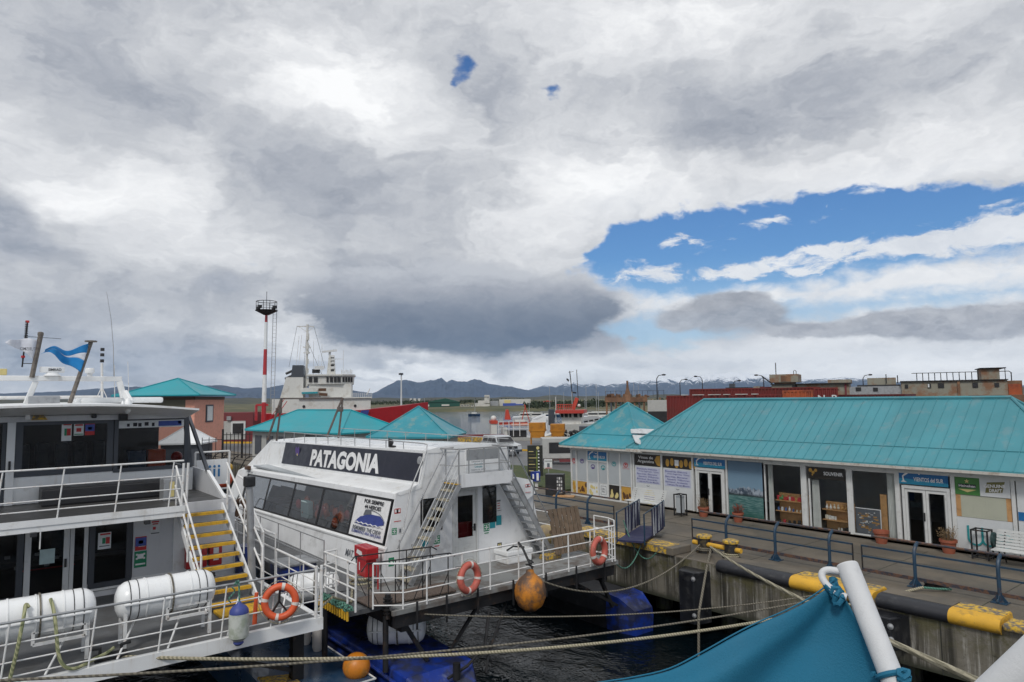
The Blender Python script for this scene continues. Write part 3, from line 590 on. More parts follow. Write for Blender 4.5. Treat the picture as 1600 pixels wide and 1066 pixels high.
def hip_roof(t, x0, x1, y0, y1, ze, rx0, rx1, zr, m, kink=.27, ribs=.36, thick=.05, kz=-.05):
    ym = (y0+y1)/2; E_ = [Vector(p) for p in ((x0, y0, ze), (x1, y0, ze), (x1, y1, ze), (x0, y1, ze))]
    Rr = [Vector(p) for p in ((rx0, ym, zr), (rx1, ym, zr), (rx1, ym, zr), (rx0, ym, zr))]
    K = [e.lerp(r, kink)+Vector((0, 0, kz)) for e, r in zip(E_, Rr)]
    b = MB(); n = len(b.v)
    D = Vector((0, 0, -thick))
    b.loft([[e+D for e in E_], E_, K, Rr], cap=False)
    b.add([e+D for e in E_], [(3, 2, 1, 0)])
    q = b                                          # standing seams and ridge caps
    for s_ in range(4):
        a, c = E_[s_], E_[(s_+1) % 4]; ka, kc = K[s_], K[(s_+1) % 4]; ra, rc = Rr[s_], Rr[(s_+1) % 4]
        Lh = (c-a).length; dirv = (c-a)/Lh; k_ = int(Lh/ribs)
        nrm = (c-a).cross(ra-a if (ra-a).length > .1 else rc-a).normalized(); 
        if nrm.z < 0: nrm = -nrm
        for i in range(1, k_):
            u = i*ribs
            # seam runs straight up slope until it meets a hip
            def at_line(p0, p1, q0, q1, frac):
                l0 = p0.lerp(q0, frac); l1 = p1.lerp(q1, frac); return l0, l1
            pts = [a+dirv*u]
            for fr, (p0, p1) in ((0, (ka, kc)), (1, (ra, rc))):
                s0 = (p0-a).dot(dirv); s1 = (p1-a).dot(dirv)
                if s0+.001 <= u <= s1-.001:
                    base = p0+(p1-p0)*((u-s0)/max(s1-s0, 1e-6)); pts.append(base)
                else:
                    pl0, pl1 = ((a, c) if fr == 0 else (ka, kc))
                    t0 = (pl0-a).dot(dirv); t1 = (pl1-a).dot(dirv)
                    if u < s0: f = (u-t0)/max(s0-t0, 1e-6); pts.append(pl0.lerp(p0, min(1, max(0, f))))
                    else: f = (t1-u)/max(t1-s1, 1e-6); pts.append(pl1.lerp(p1, min(1, max(0, f))))
                    break
            for p, r_ in zip(pts, pts[1:]):
                if (r_-p).length > .05: q.beam(p+nrm*.004, r_+nrm*.004, .022, .024, nrm)
    for s_ in range(4): b.beam(K[s_]+Vector((0, 0, .012)), K[(s_+1) % 4]+Vector((0, 0, .012)), .03, .02)
    b.build('roof', m, t)
    q = MB()
    for s_ in range(4): q.tube([E_[s_]+Vector((0, 0, .02)), K[s_]+Vector((0, 0, .02)), Rr[s_]+Vector((0, 0, .02))], .05, 6)
    if (rx1-rx0) > .2: q.tube([Rr[0]+Vector((0, 0, .02)), Rr[1]+Vector((0, 0, .02))], .07, 6)
    q.build('ridge_cap', m, t)
    g_ = MB()
    for s_ in range(4):
        a, c = E_[s_], E_[(s_+1) % 4]; g_.beam(a+Vector((0, 0, -.10)), c+Vector((0, 0, -.09)), .10, .085)
    g_.build('gutter', M['gutter'], t)
# ---- long shop
shop = thing('shop_building', 'long low shop with teal hipped roof and glass front on the quay', 'building', (-13.5, 27, 0))
XS0, XS1 = -21.75, -5.3
hip_roof(shop, -21.9, -4.9, 24.15, 29.65, 2.66, -19.5, -7.45, 4.80, M['roof_teal'])
b = MB(); b.box(XS0, XS1, 29.1, 29.25, 0, 2.55); b.box(XS1-.12, XS1, 24.66, 29.1, 0, 2.55); b.box(XS0, XS0+.12, 24.66, 29.1, 0, 2.55); b.build('wall', M['panel_white'], shop)
b = MB(); b.box(XS0, XS1, 24.5, 29.1, .005, .09); b.build('floor_slab', M['concrete'], shop)
b = MB(); b.box(XS0, XS1, 24.5, 29.1, 2.5, 2.56); b.build('ceiling', M['panel_grey'], shop)
b = MB(); b.box(-21.9, -4.9, 24.5, 24.64, 2.36, 2.499); b.build('lintel', M['pvc'], shop)
def mull(par, x, w=.09, z0=.09, z1=2.36, y0=24.53, y1=24.63, nm='mullion'):
    q = MB(); q.box(x-w/2, x+w/2, y0, y1, z0, z1); return q.build(nm, M['pvc'], par)
def board(par, x0, x1, z0, z1, m, nm='panel', y=24.57, th=.02):
    q = MB(); q.box(x0, x1, y, y+th, z0, z1); return q.build(nm, m, par)
def tsign(par, s, x, z, h, m, w=None, bold=0., y=24.57, **k): return text(s, m, par, (x, y-.003, z), (1, 0, 0), (0, 0, 1), h, w, bold, **k)
M['sign_blue'] = plain('sign_blue', (.012, .13, .34), .4); M['sign_lblue'] = plain('sign_light_blue', (.03, .30, .48), .4)
M['sign_black'] = plain('sign_black', (.02, .016, .013), .45); M['gold'] = plain('warm_gold', (.50, .28, .05), .5); M['brown'] = plain('brown', (.10, .045, .02), .5)
M['green_sign'] = plain('green_sign', (.055, .19, .045), .45); M['purple'] = plain('purple', (.09, .05, .22), .5); M['violet_txt'] = plain('violet_lettering', (.10, .10, .30), .5)
M['teal_logo'] = plain('teal_logo', (.02, .26, .28), .5); M['yellow_pale'] = plain('pale_yellow', (.62, .52, .22), .5); M['pink'] = plain('pink_tint', (.50, .20, .22), .5)
xs = {k: fx(k) for k in (884, 902, 918, 935, 951, 970, 988, 993, 1034, 1037, 1082, 1086, 1110, 1136, 1138, 1193, 1196, 1254, 1261, 1266, 1327, 1330, 1334, 1403, 1407, 1449, 1490, 1494, 1534, 1583, 1588)}
def wind_sign(par, x0, x1, z0, z1, words='VIENTOS DEL SUR'):
    s = board(par, x0, x1, z0, z1, M['sign_blue'], 'sign_board', 24.54, .03)
    w_ = x1-x0; h_ = z1-z0; x_ = (x0+x1)/2
    q = MB(); q.poly([(x0+.0, 24.536, z0), (x1, 24.536, z0), (x1, 24.536, z0+h_*.25), (x0, 24.536, z0+h_*.42)], (0, -.002, 0)); q.build('wave_band', M['sign_lblue'], s)
    q = MB(); a = x0+w_*.10
    q.poly([(a-.09, 24.532, z0+h_*.14), (a+.10, 24.532, z0+h_*.14), (a+.02, 24.532, z0+h_*.26), (a+.0, 24.532, z0+h_*.55), (a+w_*.10, 24.532, z0+h_*.80), (a+w_*.22, 24.532, z0+h_*.90), (a+w_*.20, 24.532, z0+h_*.97), (a+w_*.05, 24.532, z0+h_*.86), (a-.045, 24.532, z0+h_*.60), (a-.03, 24.532, z0+h_*.26)], (0, -.002, 0))
    for i in range(9): u = random.random(); q.ball((a+w_*(.1+.28*u), 24.53, z0+h_*(.97-.25*u+.06*random.random())), .025, (1, .1, .7), 6, 4)
    q.build('windswept_tree_emblem', M['ink_white'], s)
    text(words, M['ink_white'], s, (x0+w_*.61, 24.533, z0+h_*.40), (1, 0, 0), (0, 0, 1), h_*.30, w_*.60, .02)
    return s
# bay 1 and 2: wine posters
for (a, c, nm) in ((993, 1034, 0), (1037, 1082, 1)):
    x0, x1 = xs[a]+.03, xs[c]-.0
    top = board(shop, x0, x1, 1.83, 2.35, M['sign_black'], 'poster', 24.55)
    if nm == 0:
        text('Vinos de\nArgentina', M['ink_white'], top, (x0+.66, 24.546, 2.10), (1, 0, 0), (0, 0, 1), .34, .98, .012)
        q = MB(); q.poly([(x1-.02, 24.545, 1.85), (x1-.02, 24.545, 2.33), (x1-.22, 24.545, 2.30), (x1-.34, 24.545, 2.1), (x1-.2, 24.545, 1.9)], (0, -.002, 0)); q.build('barrel_picture', M['gold'], top)
    else:
        q = MB()
        for i in range(7): q.ball((x0+.25+i*.25, 24.55, 2.05+.05*math.sin(i*2)), .13, (.8, .06, 1.3), 10, 6)
        q.build('barrel_picture', M['gold'], top)
        q = MB(); q.box((x0+x1)/2-.11, (x0+x1)/2+.11, 24.535, 24.54, 1.95, 2.2); q.build('bottle_label', M['ink_white'], top)
    low = board(shop, x0, x1, .1, 1.82, M['panel_white'], 'panel', 24.56)
    lines = ['Bienvenido Welcome', 'Vinos Regionales  Wines', 'Bem-vindo  Bienvenue', 'Souvenirs  Willkommen', 'Benvenuti  Artesanias', 'Ushuaia Fin del Mundo']
    q = MB(); q.box(x0+.06, x1-.06, 24.553, 24.557, 1.03, 1.76); q.build('notice', plain('lilac_notice', (.46, .48, .60), .5), low)
    for i, s_ in enumerate(lines): text(s_, M['violet_txt'], low, ((x0+x1)/2+(.05 if i % 2 else -.05), 24.55, 1.68-i*.115), (1, 0, 0), (0, 0, 1), .075, (x1-x0)*.78, .008)
    text('v', M['ink_grey'], low, ((x0+x1)/2, 24.55, .92), (1, 0, 0), (0, 0, 1), .05, .22)
    if nm == 0:
        q = MB(); q.lathe([(.34, 0), (.3, .004), (.01, .004)], ((x0+x1)/2+.05, 24.556, .42), (0, -1, 0), 20); q.build('logo_glow', M['yellow_pale'], low)
        q = MB(); q.bbox((x0+x1)/2-.25, (x0+x1)/2+.35, 24.54, 24.55, .33, .52, .004); q.build('logo', M['purple'], low)
for a in (991.5, 1035.5, 1084): mull(shop, fx(a), .08)
# bay 3: sign and double door
def double_door(par, x0, x1, red=None):
    tz = 1.86; d_ = MB()
    f = MB(); f.box(x0-.06, x1+.06, 24.50, 24.62, tz, tz+.10); f.box(x0-.06, x0+.02, 24.50, 24.62, .01, tz-.001); f.box(x1-.02, x1+.06, 24.50, 24.62, .01, tz-.001); f.build('door_frame', M['pvc'], par)
    xm = (x0+x1)/2
    for (a, c, hs) in ((x0+.025, xm-.006, 1), (xm+.006, x1-.025, -1)):
        q = MB(); s_ = .11
        q.box(a, a+s_, 24.53, 24.58, .03, tz-.01); q.box(c-s_, c, 24.53, 24.58, .03, tz-.01); q.box(a+s_+.001, c-s_-.001, 24.532, 24.578, tz-.12, tz-.012); q.box(a+s_+.001, c-s_-.001, 24.532, 24.578, .03, .14)
        lf = q.build('door', M['pvc'], par)
        q = MB(); q.box(a+s_-.03, c-s_+.03, 24.525, 24.531, .13, tz-.11); q.build('pane', M['glass_dark'], lf)
        if hs == 1: q = MB(); q.bbox(c-.07, c-.035, 24.49, 24.53, .85, 1.12, .008); q.build('handle', M['black'], lf)
    return
wind_sign(shop, xs[1086]+.03, xs[1136]-.02, 1.99, 2.42, 'VIENTOS DEL SUR')
double_door(shop, fx(1090)+.03, fx(1132))
q = MB(); x_ = fx(1095)
for dz in (1.62, 1.32): q.lathe([(.10, 0), (.09, .004), (.01, .004)], (x_+.02, 24.546, dz), (0, -1, 0), 14)
q.build('door_sticker', M['paper'], shop)
# bay 4: sea mural (picture in panels of its own colours)
m = bpy.data.materials.new('sea_mural'); m.use_nodes = True; tt = m.node_tree; pp = tt.nodes['Principled BSDF']; k = NG(tt)
P = tt.nodes.new('ShaderNodeNewGeometry').outputs['Position']; z_ = k.sep(P)[2]; n_ = k.noise(k.v('MULTIPLY', P, (1, 1, 1.0)), 3.2, 7, .7); n2_ = k.noise(k.v('MULTIPLY', P, (1, 1, 6)), 4., 4, .6)
sky_ = k.mix(k.mr(z_, 1.3, 2.4), (.17, .27, .36), (.10, .17, .25))
mt_ = k.mix(k.mr(n_, .45, .6), (.05, .07, .10), (.32, .37, .43))
sea_ = k.mix(k.mr(n2_, .35, .7), (.04, .12, .12), (.14, .25, .24)); sea_ = k.mix(k.mr(z_, .1, .5, 1., 0.), sea_, (.03, .11, .09))
topl = k.m('ADD', 1.28, k.m('MULTIPLY', k.m('SUBTRACT', k.noise(k.v('MULTIPLY', P, (1, 1, 0)), 2.6, 6, .7), .5), 1.1))
cc = k.mix(k.mr(k.m('SUBTRACT', topl, z_), 0., .03), sky_, mt_); cc = k.mix(k.mr(z_, .98, 1.12, 1., 0.), cc, (.03, .045, .05)); cc = k.mix(k.mr(z_, .93, 1.0, 1., 0.), cc, sea_)
tt.links.new(cc, pp.inputs['Base Color']); pp.inputs['Roughness'].default_value = .22
board(shop, xs[1138]+.02, xs[1193]-.02, .1, 2.35, m, 'mural_panel', 24.57)
mull(shop, fx(1137), .07)
# bays 5-7: shop windows with displays inside
M['wood'] = mat('light_wood', (.50, .28, .12), .5, var=.2, vs=3., dirt=(.25, .13, .05), da=.4)
M['curtain'] = mat('pale_curtain', (.75, .76, .74), .8, var=.1, streak=(.22, .23, .22), sa=.5, ss=14.)
def window(par, x0, x1, z0=.1, z1=2.36):
    q = MB(); s_ = .05
    q.box(x0, x1, 24.54, 24.60, z0, z0+s_); q.box(x0, x1, 24.54, 24.60, z1-s_, z1); q.box(x0, x0+s_, 24.54, 24.60, z0+s_, z1-s_); q.box(x1-s_, x1, 24.54, 24.60, z0+s_, z1-s_)
    f = q.build('window', M['pvc'], par)
    q = MB(); q.quad((x0+s_, 24.568, z0+s_), (x1-s_, 24.568, z0+s_), (x1-s_, 24.568, z1-s_), (x0+s_, 24.568, z1-s_)); q.build('pane', M['glass_shop'], f)
window(shop, xs[1196], xs[1254]+.03); window(shop, xs[1266]-.02, xs[1327]); window(shop, xs[1334]-.05, xs[1403])
mull(shop, (xs[1254]+xs[1261])/2+.03, .16); mull(shop, fx(1329.5), .1)
def curtain(x0, x1, z1=2.3):
    q = MB(); n = 30; pts = [(x0+(x1-x0)*i/n, 24.72+.035*math.sin(i*1.5)) for i in range(n+1)]
    zz = (.12, z1); vs = []
    for (x, y) in pts: vs += [(x, y, zz[0]), (x+(x-(x0+x1)/2)*-.15, y, zz[1])]
    q.add(vs, [(2*i, 2*i+2, 2*i+3, 2*i+1) for i in range(n)]); return q.build('curtain', M['curtain'], shop, smooth=True, fix=False)
curtain(xs[1196]+.06, xs[1196]+.27); curtain(xs[1266], xs[1266]+.30, 1.85); curtain(fx(1384), fx(1398)+.05)
souv = []
cols = [(.5, .05, .06), (.6, .55, .45), (.08, .15, .35), (.1, .3, .12), (.7, .7, .68), (.45, .25, .08), (.03, .03, .03), (.65, .4, .1)]
SM = [plain('souvenir_%s' % n, c, .4) for n, c in zip(('red', 'cream', 'blue', 'green', 'white', 'brown', 'black', 'amber'), cols)]
def shelf_unit(x0, x1, zs, label):
    t = thing('display_shelf', label, 'shelf', ((x0+x1)/2, 24.9, .09))
    q = MB(); q.box(x0, x1, 25.06, 25.09, .09, zs[-1]+.25); q.build('back_panel', M['wood'], t)
    for z in zs: q = MB(); q.box(x0, x1, 24.76, 25.055, z-.03, z); q.build('shelf', M['wood'], t)
    return t
ORD = ('first', 'second', 'third', 'fourth', 'fifth', 'sixth', 'seventh', 'eighth', 'ninth', 'tenth', 'eleventh', 'twelfth', 'thirteenth', 'fourteenth')
def souvenir(x, y, z, kind, ci, where, i):
    q = MB(); s_ = .8+.5*random.random()
    if kind == 0: q.lathe([(.03, 0), (.045, .02), (.045, .09), (.02, .12), (.015, .17), (.02, .18)], (x, y, z), n=8); nm, lb = 'souvenir_bottle', 'bottle'
    elif kind == 1: q.lathe([(.035*s_, 0), (.045*s_, .05*s_), (.035*s_, .1*s_), (.04*s_, .11*s_)], (x, y, z), n=8); nm, lb = 'souvenir_mug', 'mug'
    elif kind == 2: q.bbox(x-.05*s_, x+.05*s_, y-.02, y+.03, z, z+.13*s_, .01); nm, lb = 'souvenir_box', 'box'
    else: q.ball((x, y, z+.07), .05, (1, .9, 1.3), 8, 6); q.ball((x, y, z+.16), .032, (1, 1, 1), 8, 6); nm, lb = 'souvenir_figure', 'figure'
    cn = ('red', 'cream', 'blue', 'green', 'white', 'brown', 'black', 'amber')[ci]
    o = q.build(nm, SM[ci], smooth=True); tag(o, '%s %s, %s from the left on the %s' % (cn, lb, ORD[i], where), 'souvenir', 'souvenirs on the %s' % where)
xa, xb = xs[1196]+.30, xs[1254]-.02
shelf_unit(xa, xb, (.55, .95), 'light wood display shelf full of small souvenirs left of the brown column bay')
shelf_unit(xs[1266]+.34, xs[1327]-.04, (.45, .82), 'light wood display shelf with sparse souvenirs under the black sign')
for i in range(14): souvenir(xa+.08+(xb-xa-.16)*i/13, 24.86+.05*random.random(), .95, random.choice((1, 2, 3)), random.choice((0, 0, 3, 1, 0, 5)), 'upper shelf of the fuller display', i)
for i in range(8): souvenir(xa+.08+(xb-xa-.16)*i/7, 24.86, .55, random.choice((0, 1, 1)), random.choice((4, 4, 1, 2)), 'lower shelf of the fuller display', i)
for i in range(6): souvenir(xa+.1+(xb-xa-.2)*i/5, 24.86, .09, 2, random.choice((0, 6)), 'floor of the fuller display', i)
xc, xd_ = xs[1266]+.4, xs[1327]-.1
for i in range(7): souvenir(xc+.08+(xd_-xc-.1)*i/6, 24.86, .82 if i % 2 else .82, random.choice((3, 0)), random.choice((1, 5, 4)), 'upper shelf of the sparser display', i)
for i in range(9): souvenir(xc+.06+(xd_-xc-.1)*i/8, 24.86, .45 if i < 4 else .09, random.choice((1, 2)), random.choice((6, 1, 2, 4)), 'lower shelves of the sparser display', i)
# poster stand in bay 7
xe, xf = xs[1334]+.0, fx(1373)
q = MB(); q.box(xe, xf, 24.66, 24.68, .14, 1.0); pst = q.build('poster', M['ink_grey'], shop)
q = MB(); q.box(xe-.0, xf+.03, 24.645, 24.658, 1.0, 1.03); q.box(xf, xf+.03, 24.645, 24.658, .14, 1.0); q.build('poster_frame', M['ink_white'], pst)
q = MB()
for i in range(26): x_ = xe+.1+random.random()*(xf-xe-.25); z_0 = .25+random.random()*.6; q.box(x_, x_+.04+.1*random.random(), 24.652, 24.656, z_0, z_0+.02+.03*random.random())
q.build('poster_print', SM[5], pst)
q = MB()
for i in range(22): x_ = xe+.08+random.random()*(xf-xe-.22); z_0 = .2+random.random()*.7; q.box(x_, x_+.03+.06*random.random(), 24.650, 24.655, z_0, z_0+.015+.02*random.random())
q.build('poster_print', M['frame_grey'], pst)
q = MB(); q.box(fx(1374)-.02, fx(1383), 24.7, 24.74, .1, 1.55); q.build('timber_board', M['wood'], shop)
# SOUVENIR sign
s_ = board(shop, xs[1261]+.12, fx(1323), 2.0-.08, 2.34, M['sign_black'], 'sign_board', 24.515, .02)
x0_, x1_ = xs[1261]+.12, fx(1323)
text('SOUVENIR', M['ink_white'], s_, (x0_+(x1_-x0_)*.70, 24.512, 2.13), (1, 0, 0), (0, 0, 1), .13, (x1_-x0_)*.52, .02)
q = MB(); 
for dx, dz, r_ in ((.1, 2.22, .07), (.2, 2.14, .06), (.3, 2.22, .06), (.17, 2.05, .03)): q.ball((x0_+dx, 24.511, dz), r_, (1, .04, 1), 8, 5)
q.build('keepsake_picture', M['gold'], s_)
# bay 8: second door
wind_sign(shop, xs[1407]+.02, fx(1485), 2.0, 2.44, 'VIENTOS del SUR'); mull(shop, xs[1407]-.04, .12); double_door(shop, fx(1416)-.02, fx(1482)+.03)
q = MB(); q.box(fx(1424), fx(1441), 24.536, 24.541, 1.28, 1.42); q.build('door_notice', M['paper_pale'], shop)
q = MB(); q.box(fx(1417)+.12, fx(1424)+.12, 24.536, 24.541, 1.47, 1.8); q.build('door_poster', M['sign_blue'], shop)
mull(shop, xs[1490]+.03, .12)
# bay 9: beer posters, blind, white panel with teal logo
xg, xh, xi = xs[1494]+.02, xs[1534], xs[1583]-.02
gb = board(shop, xg, xh, 1.82, 2.36, M['green_sign'], 'poster', 24.55)
q = MB(); c_ = ((xg+xh)/2, 24.545, 2.24); st_ = []
for i in range(10): r_ = .075 if i % 2 == 0 else .03; th = math.pi/2+i*math.pi/5; st_.append((c_[0]+r_*math.cos(th), 24.545, c_[2]+r_*math.sin(th)))
q.poly(st_, (0, -.003, 0)); q.build('star_emblem', M['yellow_pale'], gb)
q = MB(); q.bbox(xg+.1, xh-.1, 24.54, 24.546, 2.04, 2.15, .002); bb_ = q.build('name_bar', M['ink'], gb); text('Heineken', M['ink_white'], bb_, ((xg+xh)/2, 24.539, 2.095), (1, 0, 0), (0, 0, 1), .08, (xh-xg)*.66, .015)
q = MB(); q.poly([((xg+xh)/2-.25, 24.545, 1.99), ((xg+xh)/2+.25, 24.545, 1.99), ((xg+xh)/2, 24.545, 1.9)], (0, -.003, 0)); q.build('ribbon_emblem', M['yellow_pale'], gb)
wb = board(shop, xh+.002, xi, 1.82, 2.36, M['panel_white'], 'poster', 24.55)
q = MB(); q.poly([(xh+.14, 24.546, 1.93), (xi-.2, 24.546, 1.97), (xi-.12, 24.546, 2.30), (xh+.2, 24.546, 2.25)], (0, -.003, 0)); ee = q.build('label_shape', plain('olive_gold', (.16, .15, .05), .5), wb)
text('GENUINE', M['ink_white'], ee, ((xh+xi)/2, 24.541, 2.15), (1, 0, .06), (0, 0, 1), .10, (xi-xh)*.72, .03); text('DRAFT', M['ink_white'], ee, ((xh+xi)/2+.02, 24.541, 2.02), (1, 0, .06), (0, 0, 1), .10, (xi-xh)*.42, .03)
q = MB(); q.box(xg, xg+.13, 24.57, 24.59, 1.13, 1.81); q.box(xi-.13, xi, 24.57, 24.59, 1.13, 1.81); q.build('wood_frame', M['wood'], shop)
q = MB(); q.box(xg+.13, xi-.13, 24.575, 24.59, 1.13, 1.81); q.build('window_blind', mat('beige_blind', (.40, .41, .33), .6, var=.05, streak=(.30, .31, .25), sa=.5, ss=8.), shop)
wp = board(shop, xg, xi, .1, 1.12, M['panel_white'], 'panel', 24.56)
def arc(c, r, a0, a1, n=14): return [(c[0]+r*math.cos(R_(a0+(a1-a0)*i/n)), 24.553, c[1]+r*math.sin(R_(a0+(a1-a0)*i/n))) for i in range(n+1)]
q = MB(); ux = xg+.42
q.tube([(ux-.13, 24.553, .88)]+arc((ux+.06, .50), .19, 180, 360)+[(ux+.25, 24.553, .86)], .035, 4)
q.tube([(ux+.25, 24.553, .6)]+arc((ux+.42, .50), .17, 180, 330), .035, 4)
q.tube([(ux+.62, 24.553, .52), (ux+1.0, 24.553, .55)]+arc((ux+.82, .52), .2, 10, 310), .035, 4)
for dx, dz in ((1.02, .84), (1.07, .9), (1.1, .8), (1.05, .76)): q.ball((ux+dx, 24.553, dz), .022, (1, .2, 1), 6, 4)
q.build('script_logo', M['teal_logo'], wp)
mull(shop, xs[1588]-.03, .1); board(shop, xs[1588]+.05, -5.35, .1, 2.36, M['panel_white'], 'panel', 24.56)
q = MB(); q.box(fx(1592), fx(1592)+.45, 24.545, 24.552, 1.2, 1.45); q.build('blue_notice', M['sign_blue'], shop)
# ---- square kiosk with pyramid roof
kio = thing('kiosk', 'square white kiosk with a weathered teal pyramid roof and poster windows', 'kiosk', (-24.1, 26.6, 0))
hip_roof(kio, -26.5, -21.0, 24.12, 28.7, 2.60, -23.77, -23.73, 4.68, M['roof_old'], ribs=9, kink=.3, kz=-.08)
b = MB(); b.box(-26.1, -25.98, 24.62, 28.4, 0, 2.5); b.box(-22.1, -21.98, 24.62, 28.4, 0, 2.5); b.box(-26.1, -21.98, 28.28, 28.4, 0, 2.5); b.build('wall', M['panel_white'], kio)
b = MB(); b.box(-26.12, -21.96, 24.5, 24.64, 2.32, 2.5); b.build('lintel', M['pvc'], kio)
b = MB(); b.box(-26.05, -22.0, 24.63, 28.3, .0, .08); b.build('floor_slab', M['concrete'], kio)
# white repaired patch on the right roof face
E0, Rr0 = Vector((-22.02, 24.12, 2.60)), Vector((-24.26, 26.36, 4.72)); E1 = Vector((-26.5, 24.12, 2.60))
kx = [-26.06]+[fx(p) for p in (902, 919, 936, 951, 970, 988)]
for i, x in enumerate(kx): mull(kio, x, .09 if i not in (3,) else .06, z0=.02)
logos = ['ink_red', 'purple', None, None, 'teal_logo', 'ink_red']
lows = [('yellow_pale', 'gold'), ('gold', 'brown'), ('paper', 'yellow_pale'), ('paper', 'ink_grey'), ('sign_black', 'yellow_pale'), ('gold', 'brown')]
random.seed(11)
for i in range(6):
    x0, x1 = kx[i]+.05, kx[i+1]-.05; door = i in (2, 3); zt = 1.80 if door else 2.31
    up_ = board(kio, x0, x1, .80, zt, M['panel_grey'], 'panel', 24.57)
    xm = (x0+x1)/2; lg = logos[i] or ('purple' if i == 2 else 'teal_logo')
    q = MB(); q.tube([(xm+.13*math.cos(R_(a)), 24.566, (1.78 if not door else 1.55)+.10*math.sin(R_(a))) for a in range(0, 361, 30)], .018, 4)
    q.ball((xm, 24.566, 1.80 if not door else 1.5), .06, (1, .1, .8), 8, 5); q.build('faded_logo', M[lg], up_)
    if i in (0, 5): text('VENTAS', M['pink'], up_, (xm, 24.566, 1.62), (1, 0, 0), (0, 0, 1), .08, (x1-x0)*.7, .01)
    lo_ = board(kio, x0, x1, .1, .76, M[lows[i][0]], 'poster', 24.565)
    q = MB()
    for j in range(7 if i != 3 else 0): q.ball((x0+.08+random.random()*(x1-x0-.16), 24.563, .18+random.random()*.42), .05+.05*random.random(), (1, .06, 1.3), 8, 5)
    if i == 3:
        q.tube([(x0+.1, 24.56, .25), (x1-.1, 24.56, .25), (x1-.1, 24.56, .66), (x0+.1, 24.56, .66)], .012, 4, True); text('DEL\nFIN', M['ink_grey'], lo_, (xm, 24.56, .45), (1, 0, 0), (0, 0, 1), .22, .24, .01)
    q.build('poster_print', M[lows[i][1]], lo_)
    q = MB(); q.box(x0-.02, x1+.02, 24.55, 24.6, .765, .795); q.build('transom', M['pvc'], kio)
wind_sign(kio, kx[2]+.05, kx[4]-.04, 1.88, 2.31, 'VIENTOS DEL SUR')
q = MB(); q.box(kx[2], kx[4], 24.54, 24.61, 1.8, 1.87); q.build('transom', M['pvc'], kio)
# white repair strip on kiosk roof (right-hand lower part)
fa, fb, fc = Vector((-23.73, 26.41, 4.70)), Vector((-21.0, 24.12, 2.63)), Vector((-21.0, 28.7, 2.63)); fn_ = (fb-fa).cross(fc-fa).normalized()
if fn_.z < 0: fn_ = -fn_
def onface(px, py, lift=.0):
    d = ray(px, py); o = Vector((0, 0, CAMH)); t_ = (fa-o).dot(fn_)/d.dot(fn_); return o+d*t_+fn_*lift
q = MB(); q.poly([onface(*p) for p in ((985, 672), (1000, 671), (1040, 673), (1043, 676), (1032, 680), (986, 678))], fn_*.05); q.poly([onface(*p) for p in ((988, 680.5), (1031, 681), (1012, 690), (1002, 696), (993, 692))], fn_*.03); q.build('roof_patch', mat('white_roof_patch', (.60, .61, .62), .7, var=.1, dirt=(.38, .39, .39), da=.5), kio)
q = MB(); q.box(-21.9, -5.0, 24.50, 24.53, .008, .085); q.box(-26.1, -22.0, 24.50, 24.53, .008, .085); q.build('base_strip', M['pvc'], shop)
# ---- bench, bins, pots
def bench(x, y, rz, label):
    t = thing('bench', label, 'bench', (x, y, 0), rz, 'white slatted benches'); T = local(t)
    def tp(*p): return T @ Vector(p)
    q = MB()
    for i in range(5): q.beam(tp(-.95, -.42+i*.095, .42), tp(.95, -.42+i*.095, .42), .075, .025)
    q.build('seat', M['pvc'], t)
    q = MB()
    for i in range(6): q.beam(tp(-.95, .02+i*.035, .48+i*.085), tp(.95, .02+i*.035, .48+i*.085), .022, .07)
    q.build('backrest', M['pvc'], t)
    for s_ in (-.75, .75):
        q = MB(); q.tube([tp(s_, -.44, 0), tp(s_, -.40, .25), tp(s_, -.42, .39), tp(s_, .0, .39), tp(s_, .08, .6), tp(s_, .22, .92)], .022, 6); q.tube([tp(s_, .14, 0), tp(s_, .03, .2), tp(s_, 0, .39)], .022, 6); q.build('leg', M['dark_metal'], t)
bench(-20.2, 23.55, 0, 'white slatted bench left of the tall framed litter bin')
bench(-6.35, 24.0, 0, 'white slatted bench beside the dark round-topped bin at the right end')
def bin_(x, y, label, w=.36, h=.9, fill='panel_grey'):
    t = thing('litter_bin', label, 'bin', (x, y, 0)); f = MB()
    for sx in (-1, 1):
        for sy in (-1, 1): f.beam((x+sx*w/2, y+sy*w/2, 0), (x+sx*w/2, y+sy*w/2, h), .04)
    for z in (.06, h-.02):
        for sy in (-1, 1): f.beam((x-w/2, y+sy*w/2, z), (x+w/2, y+sy*w/2, z), .035); f.beam((x+sy*w/2, y-w/2, z), (x+sy*w/2, y+w/2, z), .035)
    f.build('frame', M['dark_metal'], t)
    if fill: f = MB(); f.bbox(x-w/2+.05, x+w/2-.05, y-w/2+.05, y+w/2-.05, .12, h-.08, .02); f.build('basket', M[fill], t)
    return t
bin_(-18.5, 23.65, 'tall dark framed litter bin with a pale basket beside the bench')
t = bin_(-7.7, 24.15, 'dark green framed litter bin with round side plate before the teal logo', .42, .88, None)
b = MB(); b.cyl((-7.42, 24.15, .62), (-7.36, 24.15, .62), .22, 16); b.build('side_plate', mat('dark_green_plate', (.015, .04, .04), .4), t)
M['terracotta'] = mat('terracotta', (.30, .085, .045), .75, var=.15, dirt=(.18, .08, .05), da=.4, ds=9.)
